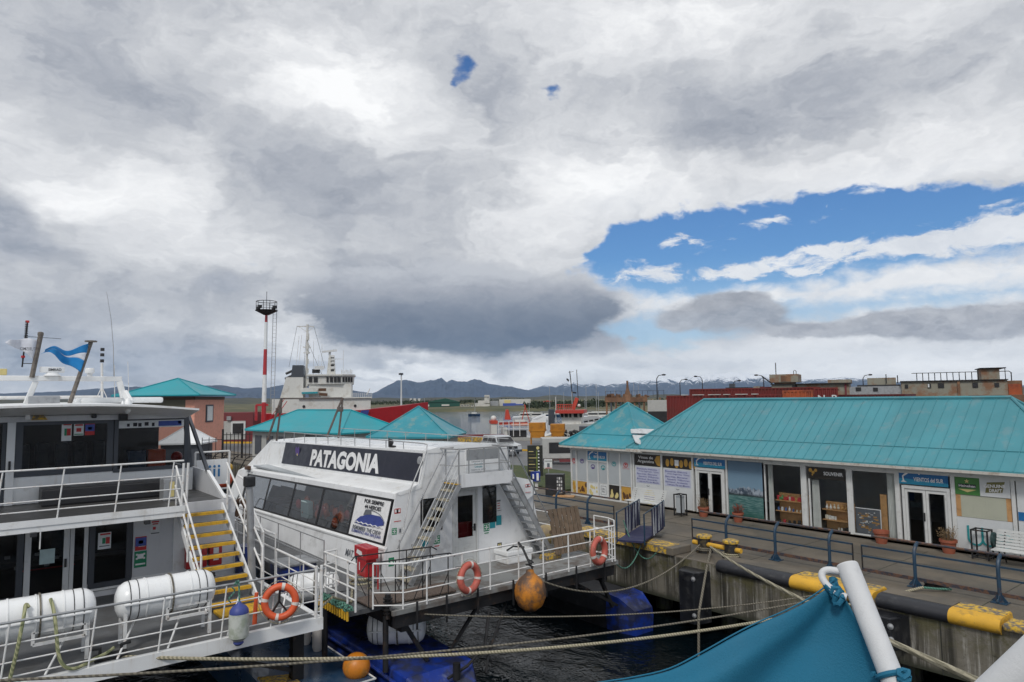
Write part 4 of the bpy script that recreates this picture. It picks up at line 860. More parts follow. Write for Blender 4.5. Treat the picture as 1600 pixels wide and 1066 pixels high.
def pot(x, y, s, label, plant=None):
    t = thing('flower_pot', label, 'flower pot', (x, y, 0), 0, 'terracotta pots along the shop front')
    b = MB(); b.lathe([(.16*s, 0), (.22*s, .33*s), (.25*s, .34*s), (.25*s, .42*s), (.22*s, .42*s), (.21*s, .36*s), (.01, .36*s)], (x, y, 0), n=18); b.build('pot', M['terracotta'], t, smooth=True)
    if plant:
        q = MB(); random.seed(int(abs(x)*100))
        for i in range(70):
            a = random.random()*6.28; r = random.random()*.22*s; h = (.15+random.random()*.3)*s
            p = Vector((x+r*math.cos(a)*.6, y+r*math.sin(a)*.6, .36*s)); e = p+Vector((math.cos(a)*r*.9, math.sin(a)*r*.9, h)); q.cone(p, e, .005, .003, 4)
            for j in range(2): c = p.lerp(e, .6+.4*random.random()); d_ = Vector((random.uniform(-1, 1), random.uniform(-1, 1), random.uniform(-.3, 1)))*.035; e2 = Vector((d_.y, -d_.x, .01)); q.quad(c, c+d_+e2*.5, c+d_*2, c+d_-e2*.5)
        q.build('dry_plant', plant, t)
M['dry'] = plain('dry_stems', (.22, .15, .08), .9); M['heather'] = plain('red_heather', (.20, .06, .04), .9)
pot(-17.72, 24.15, .95, 'terracotta pot with sparse dry stems beside the tall litter bin', M['dry']); pot(-16.05, 24.1, .9, 'terracotta pot with a round reddish plant beside the sea mural', M['heather'])
pot(-10.65, 24.2, 1.0, 'empty terracotta pot left of the right-hand double door'); pot(-8.65, 24.25, 1.0, 'terracotta pot with pale dry flowers right of the double door', M['dry'])
# ================================================================ LEFT CATAMARAN (white, dark windows, yellow stair)
def rails_along(par, path, base, heights, posts, m='rail_white', r=.014, rp=.016, lean=(0, 0), name='rail', pname='post', top_r=None, top_m=None):
    """path: list of (x, y); one mesh per rail line; posts at fractions along the path"""
    P = [Vector((p[0], p[1], 0)) for p in path]
    for i, h in enumerate(heights):
        q = MB(); k = h/max(heights)
        q.tube([p+Vector((lean[0]*k, lean[1]*k, base+h)) for p in P], (top_r or r) if i == 0 else r, 8); q.build(name, M[(top_m or m) if i == 0 else m], par, smooth=True)
    Ls = [0.]
    for a, c in zip(P, P[1:]): Ls.append(Ls[-1]+(c-a).length)
    for f in posts:
        d_ = f*Ls[-1]
        for i in range(len(P)-1):
            if d_ <= Ls[i+1]+1e-6: p = P[i].lerp(P[i+1], (d_-Ls[i])/max(Ls[i+1]-Ls[i], 1e-6)); break
        q = MB(); q.cyl(p+Vector((0, 0, base)), p+Vector((lean[0], lean[1], base+heights[0])), rp, 8); q.build(pname, M[m], par, smooth=True)
def glazed(par, x, y0, y1, z0, z1, fr='frame_dark', gl='glass_dark', w=.07, th=.06, nm='window', face=1):
    q = MB(); q.box(x, x+th, y0, y1, z0, z0+w); q.box(x, x+th, y0, y1, z1-w, z1); q.box(x, x+th, y0, y0+w, z0+w, z1-w); q.box(x, x+th, y1-w, y1, z0+w, z1-w)
    f = q.build(nm, M[fr], par); q = MB(); q.quad((x+th*.5, y0+w, z0+w), (x+th*.5, y1-w, z0+w), (x+th*.5, y1-w, z1-w), (x+th*.5, y0+w, z1-w)); q.build('pane', M[gl], f); return f
def sticker(par, x, y, z, w, h, m, marks=(), nm='sticker', th=.004):
    q = MB(); q.box(x, x+th, y-w/2, y+w/2, z-h/2, z+h/2); s_ = q.build(nm, M[m] if isinstance(m, str) else m, par)
    for (mm, dy, dz, ww, hh) in marks:
        q = MB(); q.box(x+th, x+th+.003, y+dy*w-ww*w/2, y+dy*w+ww*w/2, z+dz*h-hh*h/2, z+dz*h+hh*h/2); q.build('mark', M[mm], s_)
    return s_
DA = thing('tour_catamaran', 'white double-deck catamaran with dark windows and a yellow-edged stair, at the left', 'boat', (-22, 2, WZ))
b = MB()
b.loft([[(x, 5.35+o, -3), (x, 7.3-o, -3), (x, 7.38-o, -1.5), (x, 7.35-o, -1.2), (x, 5.3+o, -1.2), (x, 5.3+o, -1.5)] for x, o in ((-14.3, 0), (-38, 0), (-42, .5), (-45, .9))]); b.build('starboard_hull', M['navy_hull'], DA)
b = MB(); b.loft([[(x, -3.3+o, -3), (x, -1.3-o, -3), (x, -1.3-o, -1.2), (x, -3.3+o, -1.2)] for x, o in ((-14.3, 0), (-38, 0), (-42, .5), (-45, .9))]); b.build('port_hull', M['navy_hull'], DA)
b = MB(); b.tube([(-14.28, 5.4, -1.17), (-14.28, 7.36, -1.17), (-38, 7.37, -1.17)], .022, 5); b.build('hull_edge', M['rail_white'], DA)
b = MB(); b.box(-15.6, -14.35, 5.45, 6.0, -1.19, -1.17); b.poly([(-14.6, 5.3, -1.1), (-15.9, 5.3, -1.1), (-15.6, 5.9, -1.1)], (0, 0, -.05)); b.build('hull_patch', M['yellow_worn'], DA)
for x in (-15.5, -19, -24, -30):
    b = MB(); b.box(x-.12, x+.12, 5.9, 6.15, -1.2, .03); b.beam((x, 5.95, -1), (x, 3.5, 0), .08); b.build('bridge_support', M['dark_metal'], DA)
    b = MB(); b.box(x-.12, x+.12, -2.2, -1.9, -1.2, .03); b.beam((x, -1.95, -1), (x, .5, 0), .08); b.build('bridge_support', M['dark_metal'], DA)
b = MB(); b.box(-42, -14.75, -3.2, 6.15, .0, .285); b.build('deck', M['deck_grey'], DA)
b = MB(); b.box(-14.749, -14.62, -3.3, 6.27, .04, .30); b.box(-42, -14.75, 6.151, 6.27, .04, .30); b.build('deck_edge', M['white'], DA)
# lower cabin aft wall with openings: built as strips round the glazing
XL = -19.8
b = MB()
for (y0, y1, z0, z1) in ((-3.1, 5.9, .29, .42), (-3.1, 5.9, 2.13, 2.38), (-.6, .30, .42, 2.13), (3.42, 5.9, .42, 2.13)): b.box(XL-.06, XL, y0, y1, z0, z1)
b.build('aft_wall', M['grey_wall'], DA)
b = MB(); b.box(-34, XL-.06, 5.84, 5.9, .29, 2.38); b.build('side_wall', M['grey_wall'], DA)
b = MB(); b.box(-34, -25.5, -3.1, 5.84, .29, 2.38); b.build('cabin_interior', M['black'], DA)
b = MB(); b.box(XL+.001, XL+.03, 4.35, 5.88, .45, 2.3); b.build('stair_back_panel', M['white'], DA)
b = MB(); b.box(XL-.01, XL+.02, 2.45, 5.7, .44, .62); b.build('wall_skirt', M['white'], DA)
glazed(DA, XL-.03, .30, 1.16, .46, 2.12, w=.13); 
q = glazed(DA, XL-.0, 1.18, 2.06, .42, 2.13, 'frame_grey', w=.12, nm='door')
h_ = MB(); h_.bbox(XL+.06, XL+.10, 1.96, 2.01, 1.12, 1.32, .01); h_.build('handle', M['black'], q)
sticker(q, XL+.035, 1.62, 1.42, .30, .34, 'paper_pale', nm='notice')
glazed(DA, XL-.0, 2.07, 2.44, .42, 2.13, 'frame_grey', w=.085, nm='side_light')
q = glazed(DA, XL-.03, 2.46, 3.40, .50, 2.12, w=.13)
sticker(q, XL+.01, 2.79, 1.62, .28, .40, 'paper', (('ink_red', .05, .40, .8, .1), ('ink_green', -.05, .0, .25, .35), ('ink_red', .25, .0, .3, .4), ('ink_grey', 0, -.32, .8, .06)), 'safety_poster')
q = MB(); q.box(-21.2, -20.9, .35, 5.4, .29, 1.0); q.build('counter', M['black'], DA)
for i in range(9):
    q = MB(); y_ = .45+.2*i; q.bbox(-20.88, -20.80, y_, y_+.11, 1.0+.14*(i % 3), 1.07+.14*(i % 3), .01); q.build('leaflet', M['paper'], DA)
q = MB(); q.box(-20.85, -20.82, 1.2, 2.3, .93, .96); q.build('counter_trim', M['ink_red'], DA)
M['sea_blue'] = plain('sticker_blue', (.05, .09, .35), .5)
sticker(DA, XL, 3.60, 1.44, .26, .34, 'ink_red', (('sea_blue', 0, .12, .96, .62), ('ink_white', 0, .1, .4, .25), ('ink_white', .1, -.2, .6, .06)))
sticker(DA, XL, 3.60, 1.05, .28, .40, 'ink_green', (('ink_white', 0, .18, .5, .3), ('ink_white', -.3, .3, .15, .12), ('ink_white', .3, .3, .15, .12), ('ink_white', -.3, .05, .15, .12), ('ink_white', .3, .05, .15, .12), ('ink_white', 0, -.3, .8, .1)))
sticker(DA, XL, 3.92, 1.80, .22, .36, 'paper', (('ink_red', 0, .4, .8, .1), ('ink_red', 0, .25, .6, .08), ('ink_red', -.1, -.05, .3, .2), ('ink_grey', 0, -.4, .9, .08)))
# upper deck
XU = -17.85
b = MB(); b.box(-34, XU-.06, -3.1, 4.10, 2.39, 2.50); b.box(-34, -18.5, 4.101, 5.45, 2.39, 2.50); b.build('upper_deck', M['deck_dark'], DA)
b = MB(); b.box(XU-.059, XU, -3.2, 4.17, 2.30, 2.53); b.box(XU+.001, XU+.02, -3.2, 4.17, 2.42, 2.56); b.build('upper_deck_edge', M['white'], DA)
b = MB(); b.box(-18.499, -18.44, 4.18, 5.5, 2.18, 2.53); b.box(-34, -18.5, 5.451, 5.53, 2.2, 2.53); b.build('stair_head_panel', M['grey_wall'], DA)
for y in (1.2, 3.35):
    b = MB(); b.bbox(XU, XU+.13, y-.06, y+.06, 2.22, 2.31, .01); b.build('deck_light', M['black'], DA)
b = MB(); b.cyl((XU+.07, 1.32, 1.95), (XU+.07, 1.32, 2.3), .014, 6); b.build('drain_pipe', M['rail_white'], DA)
rails_along(DA, [(XU-.03, -3.1), (XU-.03, 4.02)], 2.55, [1.06, .70, .40, .19], [.05, .2, .36, .51, .662, .815, .97], lean=(0, .10), top_r=.021)
for (x, y) in ((XU-.03, 4.12), (XU-.03, 4.22)):
    b = MB(); b.cyl((x, y-.03, 2.4), (x, y, 3.55), .03, 8); b.build('gate_post', M['rail_white'], DA, smooth=True)
# upper cabin
XC = -21.3
b = MB(); b.box(XC-.06, XC, -3, 5.15, 2.51, 3.18); b.box(XC-.06, XC, -3, 5.0, 4.60, 4.72); b.build('upper_aft_wall', M['white'], DA)
b = MB(); b.box(-32, XC-.06, 5.05, 5.12, 2.51, 3.15); b.build('upper_side_wall', M['grey_wall'], DA)
b = MB(); b.box(-32, -25.4, -3, 5.05, 2.51, 4.6); b.box(-25.39, -21.4, -3, 5.0, 4.62, 4.66); b.build('saloon_bulkhead', M['black'], DA)
for i in range(5): b = MB(); b.bbox(-23.6-.3*(i % 2), -23.2, 1.1+i*.45, 1.4+i*.45, 2.98, 3.9, .06); b.build('saloon_seat', M['frame_dark'], DA)
b = MB(); b.box(XC, XC+.08, .80, .97, 2.51, 4.7); b.build('door_post', M['white'], DA)
b = MB(); b.bbox(XC+.08, XC+.12, .85, .9, 3.35, 3.6, .01); b.build('door_latch', M['black'], DA)
glazed(DA, XC-.04, -.4, .79, 2.55, 4.6, w=.08)
q = glazed(DA, XC-.03, .98, 3.12, 3.19, 4.62, w=.15)
for i, (mm, mk) in enumerate((('paper', (('ink_red', .05, .42, .8, .08), ('ink_green', -.1, .0, .25, .4), ('ink_red', .22, .0, .4, .4))), ('paper', (('ink_red', .0, .35, .8, .12), ('ink_red', 0, -.05, .5, .3), ('ink_green', 0, -.4, .9, .08))), ('ink_red', (('sea_blue', 0, .1, .96, .55), ('ink_white', 0, .05, .4, .2))))):
    sticker(q, XC+.01, 2.07+i*.25+(.0 if i else -.02), 4.33-(.06 if i == 0 else 0), .22, (.46, .32, .32)[i], mm, mk, 'safety_poster')
q = glazed(DA, XC-.03, 3.14, 5.0, 3.14, 4.62, w=.10)
sticker(q, XC+.012, 4.05, 4.42, 1.66, .20, 'paper', (('ink', -.25, -.05, .06, .5), ('ink', -.18, -.1, .05, .5), ('ink', -.08, .0, .06, .5), ('ink', -.35, -.1, .04, .4), ('ink', .02, -.1, .04, .5), ('sea_blue', .28, 0, .36, .7), ('ink', .43, .1, .05, .4)), 'penguin_banner')
# interior of the upper saloon
b = MB(); b.box(-25.3, XC-.07, -2.9, 5.0, 2.9, 2.98); b.build('saloon_floor', M['deck_dark'], DA)
for i, (y_, c_) in enumerate(((3.75, 'navy_hull'), (4.25, 'orange'))):
    b = MB(); b.bbox(-21.9, -21.55, y_-.22, y_+.24, 2.98, 3.68, .05); b.build('saloon_seat', M[c_], DA)
b = MB(); b.ball((-21.6, 4.78, 3.45), .15); b.build('fire_reel', M['red'], DA, smooth=True)
# black box standing in for a dark recess below the upper cabin windows
b = MB(); b.bbox(-21.2, -20.35, 1.5, 4.35, 2.505, 2.92, .04); b.box(-20.9, -20.348, 2.93, 2.94, 2.52, 2.9); lk = b.build('recess_box', M['black'], DA)
b = MB(); b.bbox(-19.85, -19.35, 4.0, 4.42, 2.505, 3.05, .02); bx = b.build('deck_cabinet', M['alu'], DA)
b = MB(); b.box(-19.35, -19.345, 4.14, 4.25, 2.6, 2.98); b.build('label_strip', M['yellow_pale'], bx)
# slanted side wing at the starboard side of the upper deck
b = MB(); b.poly([(-22.1, 5.25, 2.5), (-18.6, 5.25, 2.5), (-19.2, 5.25, 2.75), (-20.3, 5.25, 3.1), (-22.1, 5.25, 3.12)], (0, .06, 0)); b.build('side_wing', M['grey_wall'], DA)
b = MB(); b.beam((-22.5, 5.28, 4.6), (-20.2, 5.28, 3.08), .08, .10); b.build('wing_strut', M['frame_dark'], DA)
b = MB(); b.beam((-20.2, 5.28, 3.1), (-18.55, 5.28, 2.52), .08, .07); b.build('wing_cap', M['white'], DA)
b = MB(); b.beam((XC+.02, 5.06, 3.15), (XC-.35, 5.0, 4.65), .12, .10); b.build('corner_post', M['frame_dark'], DA)
# roof with curved visor
b = MB(); rings = []
for i in range(15):
    y = -3.2+i*8.1/14+.0; cz = 4.99-.0105*(y-2.1)**2*(1.9 if y > 2 else 1)
    rings.append([(-19.75, y, cz), (-19.75, y, cz-.05), (-20.9, y, cz-.24), (-21.28, y, cz-.27), (-31, y, cz-.27), (-31, y, cz), (-24, y, cz+.06)])
b.loft(rings); b.build('roof', M['white'], DA, smooth=True)
b = MB(); b.bbox(-21.25, -21.15, -2.9, 4.9, 4.56, 4.70, .01); b.build('visor_panel', M['grey_wall'], DA)
for y in (1.18, 2.62): b = MB(); b.bbox(-21.14, -21.0, y-.05, y+.06, 4.62, 4.76, .02); b.build('camera', M['ink_white' if y < 2 else 'black'], DA)
b = MB(); b.bbox(-21.14, -20.95, 3.2, 3.4, 4.55, 4.78, .02); b.build('loudspeaker', M['black'], DA)
b = MB(); b.poly([(-21.13, 1.27, 4.6), (-21.13, 1.62, 4.6), (-21.13, 1.5, 4.76), (-21.13, 1.34, 4.78)], (.01, 0, 0)); b.build('warning_mark', M['yellow_worn'], DA)
b = MB(); b.bbox(-26, -22.6, 2.5, 4.6, 5.0, 5.17, .07); b.build('raft_hatch', M['white_clean'], DA, smooth=True)
b = MB(); b.tube([(-24.5, -3, 5.2), (-24.5, 3.2, 5.2)], .05, 8); b.build('roof_bar', M['rail_white'], DA, smooth=True)
b = MB(); b.bbox(-22.3, -22.1, 1.25, 1.95, 5.0, 5.22, .02); b.build('solar_plate', M['alu'], DA)
b = MB(); b.ball((-20.3, 3.28, 4.93), .16, (.7, .6, 1.3)); b.ball((-20.3, 3.16, 4.95), .12, (.6, .3, 1.0)); b.build('searchlight', M['white_clean'], DA, smooth=True)
# arch, radar, antennas
XA = -22.5
b = MB(); b.beam((XA, -3.1, 5.70), (XA, 3.46, 5.70), .16, .14); b.beam((XA, 3.40, 5.63), (XA, 3.52, 5.15), .15, .17, (1, 0, 0)); b.beam((XA, 1.42, 5.63), (XA, 1.22, 5.0), .14, .13, (1, 0, 0)); b.beam((XA+.3, 3.5, 5.3), (XA+.7, 3.6, 5.0), .1, .2); b.build('radar_arch', M['white'], DA, bevel=.02)
b = MB(); b.cone((XA, 1.78, 5.77), (XA, 1.78, 5.86), .22, .12, 14); b.bbox(XA-.07, XA+.07, 1.49, 2.06, 5.86, 6.02, .02); rd = b.build('radar', M['white_clean'], DA, smooth=True)
text('SIMRAD', M['ink'], rd, (XA+.072, 1.83, 5.94), (0, 1, 0), (0, 0, 1), .07, .30, .02)
b = MB(); b.lathe([(.07, 5.77), (.07, 5.85), (.12, 5.86), (.12, 5.97), (.1, 6.0), (.01, 6.0)], (XA, 2.66, 0), n=14); b.build('satellite_dome', M['white_clean'], DA, smooth=True)
b = MB(); b.bbox(XA-.05, XA+.05, .62, .78, 5.78, 5.95, .02); b.build('beacon', M['yellow_pale'], DA)
M['pole_grey'] = mat('weathered_pole', (.16, .14, .12), .7, var=.3, dirt=(.06, .05, .05), da=.5, ds=9.)
b = MB(); b.cyl((XA+.1, 1.32, 5.72), (XA+.1, 1.47, 6.86), .06, 8); b.lathe([(.05, 0), (.07, .02), (.07, .1), (.04, .12)], (XA+.1, 1.47, 6.84), n=8); b.build('flag_pole', M['pole_grey'], DA, smooth=True)
b = MB(); b.cyl((XA+.5, 2.16, 5.0), (XA+.5, 2.60, 6.70), .055, 8); b.cyl((XA+.5, 2.60, 6.70), (XA+.5, 2.60, 6.74), .15, 8); b.build('flag_pole', M['pole_grey'], DA, smooth=True)
b = MB(); b.cyl((XA, 1.1, 6.0), (XA, 1.17, 7.2), .02, 6)
for i in range(9): b.cyl((XA, 1.155, 6.72+i*.06), (XA, 1.157, 6.75+i*.06), .04, 8)
b.tube([(XA, 1.35, 6.1), (XA, 1.1, 6.1), (XA, 1.1, 6.25)], .012, 5); b.tube([(XA, 1.1, 6.83), (XA, 1.95, 6.80)], .008, 4); b.build('antenna_stack', M['dark_metal'], DA)
b = MB(); b.cyl((XA, 1.17, 7.2), (XA, 1.17, 7.26), .045, 8); b.cyl((XA, 1.11, 6.25), (XA, 1.11, 6.31), .045, 8); b.build('red_light', M['ink_red'], DA)
b = MB(); b.cyl((XA-1, 3.12, 5.05), (XA-1, 3.08, 6.2), .035, 8)
for dy, dx in ((-.18, 0), (.2, .1), (.02, .2)): b.cyl((XA-1+dx, 3.1+dy, 5.0), (XA-1, 3.1, 5.5), .014, 5)
b.build('light_mast', M['rail_white'], DA)
for z in (6.22, 6.40, 6.56): b = MB(); b.cyl((XA-1, 3.08, z), (XA-1, 3.08, z+.09), .055, 8); b.build('mast_light', M['black'], DA)
b = MB(); b.tube([(XA, 3.26, 5.7), (XA, 3.22, 6.6), (XA, 3.14, 7.4), (XA, 3.0, 8.2)], [.012, .01, .008, .006], 5); b.build('whip_antenna', M['rail_steel'], DA)
b = MB(); b.tube([(XA, 3.30, 5.1), (XA, 3.26, 6.1)], .012, 5); b.tube([(XA, 3.66, 5.1), (XA, 3.60, 6.2)], .009, 5); b.build('whip_antenna', M['rail_white'], DA)
def flag_mesh(org, across, down, nx, ny, fn, mats, name, label, cat='flag'):
    """cloth: org + across*u + down*v, displaced by fn; bands of v in their own colour"""
    org = Vector(org); across = Vector(across); down = Vector(down)
    def P_(u, v):
        v2 = v if len(mats) == 1 else (v if v < .333 else (.333+(v-.333)*max(0., 1-u*1.5)**1.2 if v <= .611 else .333+.278*max(0., 1-u*1.5)**1.2+(v-.611)))*(1-.25*u)
        return org+across*u+down*v2+Vector(fn(u, v2))
    root = None
    for k, (v0, v1, m) in enumerate(mats):
        q = MB(); a0, a1 = int(round(v0*ny)), int(round(v1*ny)); w_ = nx+1
        q.v = [P_(i/nx, j/ny) for j in range(a0, a1+1) for i in range(w_)]
        q.f = [(j*w_+i, j*w_+i+1, (j+1)*w_+i+1, (j+1)*w_+i) for j in range(a1-a0) for i in range(nx)]
        if root is None: root = thing(name, label, cat, tuple(org))
        o = q.build('band' if len(mats) > 1 else 'cloth', m, root, smooth=True, fix=False)
        s_ = o.modifiers.new('thick', 'SOLIDIFY'); s_.thickness = .004
    return root
M['flag_blue'] = plain('flag_blue', (.01, .20, .50), .7); M['flag_dblue'] = plain('flag_deep_blue', (.01, .13, .38), .7); M['flag_white'] = plain('flag_white', (.62, .64, .70), .7)
fl = flag_mesh((XA+.5, 2.56, 6.66), (.1, -1.02, -.16), (0, -.19, -.80), 34, 18, lambda u, v: (.14*math.sin(u*9+v*2.5), .05*math.sin(v*5)*u, (-.10*math.sin(u*3.1)+.10*math.sin(u*9+1)*u)+.80*u*v*(1-.25*u)-(.20 if v > .3 else .0)*0), [(0, .333, M['flag_blue']), (.333, .611, M['flag_white']), (.611, 1, M['flag_blue'])], 'national_flag', 'wind-blown light blue and white flag on the leaning pole of the left catamaran')
fl2 = flag_mesh((XA+.1, 1.42, 6.70), (.1, -.62, .06), (0, -.10, -.50), 20, 9, lambda u, v: (.07*math.sin(u*8+v), 0, .05*math.sin(u*5)+.42*u*v*1.), [(0, 1, M['flag_white'])], 'white_flag', 'tattered white flag with small dark lettering on the left catamaran')
text('TURISMO', M['ink_grey'], fl2, (XA+.24, 1.20, 6.48), (0, -1, 0), (0, 0, 1), .09, .34, .01)
# ---- stair
SX0, SX1, SZ0, SZ1 = -18.42, -16.6, 2.36, .32
nst = 9
stz = thing('boarding_stair', 'white outdoor stair with yellow-edged treads on the left catamaran', 'stairs', (-17.5, 4.7, .3))
for i in range(nst):
    u = (i+.3)/nst; x = SX0+(SX1-SX0)*u+.1; z = SZ0+(SZ1-SZ0)*u
    b = MB(); b.box(x-.10, x+.12, 4.16+.02*i, 5.15+.035*i, z-.03, z); tr = b.build('tread', M['deck_grey'], stz)
    b = MB(); b.box(x+.121, x+.135, 4.16+.02*i, 5.15+.035*i, z-.065, z+.003); b.box(x+.03, x+.12, 4.16+.02*i, 5.15+.035*i, z+.001, z+.005); b.build('nosing', M['yellow'], tr)
for y0, y1 in ((4.13, 4.33), (5.17, 5.50)):
    b = MB(); b.beam((SX0-.05, y0, 2.40), (SX1+.12, y1, .30), .045, .16); b.build('stringer', M['white'], stz)
for y0, y1, h in ((4.08, 4.25, .95), (5.28, 5.62, .95)):
    for k in (1, .5):
        b = MB(); b.tube([(SX0-.05, y0, 2.5+h*k), (SX1-.05, y1, .60+h*k), (SX1-.03, y1, .42+h*k*.6)] if k == 1 else [(SX0-.05, y0, 2.5+h*k), (SX1-.05, y1, .60+h*k)], .024, 8); b.build('handrail', M['rail_white'], stz, smooth=True)
    for u in (.02, .5, .97):
        x = SX0+(SX1-SX0)*u; z = 2.36+(.32-2.36)*u; y = y0+(y1-y0)*u; b = MB(); b.cyl((x, y, z-.05), (x, y, z+h+.1), .02, 8); b.build('post', M['rail_white'], stz, smooth=True)
b = MB(); b.bbox(-16.55, -15.9, 4.5, 5.45, .29, .36, .02); b.build('landing', M['yellow'], stz)
# red boxes behind the stair
for (y0, y1, lab) in ((4.62, 5.14, 'red fire box with white label behind the yellow-edged stair, the larger of two'), (5.2, 5.52, 'narrow red fire box beside the larger one behind the yellow-edged stair')):
    t = thing('fire_box', lab, 'fire box', (-19.65, (y0+y1)/2, .74)); b = MB(); b.bbox(-19.765, -19.55, y0, y1, .66, 1.20, .03); bb = b.build('box', M['red'], t, smooth=True)
    for za, zb in ((.98, 1.13), (.80, .84)): b = MB(); b.box(-19.548, -19.544, y0+(y1-y0)*.3, y0+(y1-y0)*.72, za, zb); b.build('label_plate', M['ink_white'], bb)
b = MB(); random.seed(3)
for i in range(9): a = random.random()*6; b.tube([(-19.0+.2*math.cos(a+j*.7)*(1+.2*j), 4.95+.22*math.sin(a+j*.7), .5+.12*random.random()) for j in range(6)], .02, 5)
tag(b.build('hose_coil', M['dark_metal']), 'tangled dark hose lying under the yellow-edged stair', 'hose')
# stern rails
rails_along(DA, [(-14.66, -3.2), (-14.66, 6.22)], .30, [1.02, .66, .36, .12], [.02, .15, .28, .405, .54, .66, .78, .885, .99], lean=(-.02, .10), top_r=.024, top_m='alu')
for y in (.2, 1.25, 2.35, 3.2, 4.3, 5.35): b = MB(); b.beam((-14.75, y, .30), (-15.5, y+.45, .86), .03); b.build('brace', M['rail_white'], DA)
for (x, y) in ((-14.66, 6.12), (-14.66, 6.24)): b = MB(); b.cyl((x, y, .3), (x, y, 1.4), .035, 8); b.build('corner_post', M['rail_white'], DA, smooth=True)
rails_along(DA, [(-14.7, 6.22), (-17.4, 6.22)], .30, [1.0, .7, .4], [.35, .68, 1.], m='rail_white', lean=(0, 0), top_r=.028)
rails_along(DA, [(-17.5, 6.22), (-17.7, 6.22), (-25, 6.22)], .30, [1.35, 1.0, .65, .3], [0, .14, .28, .42, .56, .7, .85, 1.], m='rail_white', top_r=.03)
b = MB(); b.tube([(-18.3, 5.9, .3), (-18.35, 5.9, 2.05), (-18.9, 5.9, 2.9), (-19.4, 5.85, 3.0)], .03, 8); b.tube([(-17.7, 6.0, .3), (-17.75, 6.0, 1.7), (-18.9, 5.9, 2.55)], .026, 8); b.build('boarding_handrail', M['rail_white'], DA, smooth=True)
# grey post with dark head
t = thing('mooring_post', 'grey steel post with a black head standing between the two catamarans', 'post', (-17.1, 5.85, .3))
b = MB(); b.cyl((-17.1, 5.55, .3), (-17.1, 5.42, 3.0), .085, 12); b.build('shaft', M['alu'], t, smooth=True)
b = MB(); b.bbox(-17.22, -16.98, 5.30, 5.54, 2.95, 3.2, .04); b.build('head', M['black'], t)
# ---- liferaft canisters
def raft(c, L, r, ax, label, grp, m=None, rz=0, cradle=True, flat=False):
    t = thing('liferaft_canister', label, 'liferaft', (c[0], c[1], c[2]-r), 0, grp); ax = Vector(ax).normalized(); c = Vector(c)
    prof = [(.01, -L/2), (r*.45, -L/2+.01), (r*.78, -L/2+.06), (r*.95, -L/2+.16), (r, -L/2+.26)]
    for zc in (-.22*L, .0, .22*L): prof += [(r, zc-.02), (r*1.04, zc-.01), (r*1.04, zc+.01), (r, zc+.02)]
    prof += [(r, L/2-.26), (r*.95, L/2-.16), (r*.78, L/2-.06), (r*.45, L/2-.01), (.01, L/2)]
    b = MB(); b.lathe(prof, c, ax, 26); sh = b.build('shell', M['white_clean'], t, smooth=True)
    a = ax.cross(Vector((0, 0, 1))).normalized()
    b = MB()
    for s_ in (-1, 1): b.beam(c+a*s_*(r+.0)-ax*(L/2-.1), c+a*s_*(r+.0)+ax*(L/2-.1), .05, .035)
    b.build('seam_flange', M['white_clean'], t, bevel=.008)
    for u in (-.38, -.30, .30, .38):
        b = MB(); b.tube([c+ax*u*L+(a*math.cos(R_(k*15))+Vector((0, 0, 1))*math.sin(R_(k*15)))*(r*1.005) for k in range(24)], .009, 4, True); b.build('strap', M['black'], t)
    b = MB(); b.tube([c+ax*.03*L+(a*math.cos(R_(k*15))+Vector((0, 0, 1))*math.sin(R_(k*15)))*(r*1.045) for k in range(24)], .018, 4, True); b.build('webbing', M['rope_old'], t)
    if cradle:
        b = MB(); f = -a if a.x > 0 else a; f = Vector((1, 0, 0)); x1 = c.x+r*.72
        for u in (-.42, .42): b = MB(); b.beam((c.x-r*.6, c.y+u*L, .3), (c.x-r*.6, c.y+u*L, c.z-r*.75), .06); b.beam((x1, c.y+u*L, .3), (x1, c.y+u*L, c.z-r*.35), .06); b.beam((c.x-r*.6, c.y+u*L, c.z-r-.02), (x1, c.y+u*L, c.z-r-.02), .05); b.build('cradle', M['rail_white'], t)
        b = MB()
        yy0, yy1 = c.y-.02*L, c.y+.40*L; z0, z1 = c.z-r*1.15, c.z-r*.55; x2 = x1+.03
        for (p, q_) in (((x2, yy0, z0), (x2, yy1, z0)), ((x2, yy0, z1), (x2, yy1, z1)), ((x2, yy0, z0), (x2, yy0, z1)), ((x2, yy1, z0), (x2, yy1, z1))): b.beam(p, q_, .05)
        b.build('cradle_frame', M['rail_white'], t)
    return t
raft((-15.45, 3.30, 1.16), 1.82, .37, (0, 1, 0), 'white liferaft canister on the left catamaran stern, nearer the stair', 'liferaft canisters on the stern deck')
raft((-15.45, 1.12, 1.16), 1.90, .37, (0, 1, 0), 'white liferaft canister at the left edge of the photo, draped with greenish ropes', 'liferaft canisters on the stern deck')
# ---- life rings, fenders
def ring(c, nrm, R, r, m, label, tapes=4, squash=1., grp='life rings on the railings'):
    t = thing('life_ring', label, 'life ring', (c[0], c[1], c[2]-R), 0, grp); nrm = Vector(nrm).normalized(); a = nrm.orthogonal().normalized(); bb = nrm.cross(a); c = Vector(c)
    pt = lambda th, rr: c+(a*math.cos(th)+bb*math.sin(th))*rr
    b = MB(); b.tube([pt(2*math.pi*i/32, R-r) for i in range(32)], r, 10, True); b.build('ring', M[m], t, smooth=True)
    for k in range(tapes):
        th = .6+2*math.pi*k/tapes; q = MB(); q.tube([pt(th+d_, R-r) for d_ in (-.1, -.05, 0, .05, .1)], r*1.05, 10); q.build('reflective_tape', M['tape'], t, smooth=True)
    q = MB(); q.tube([pt(2*math.pi*i/36, R+.015+.03*abs(math.sin(i*math.pi/9))) for i in range(36)], .008, 4, True); q.build('grab_rope', M['rope'], t)
    return t
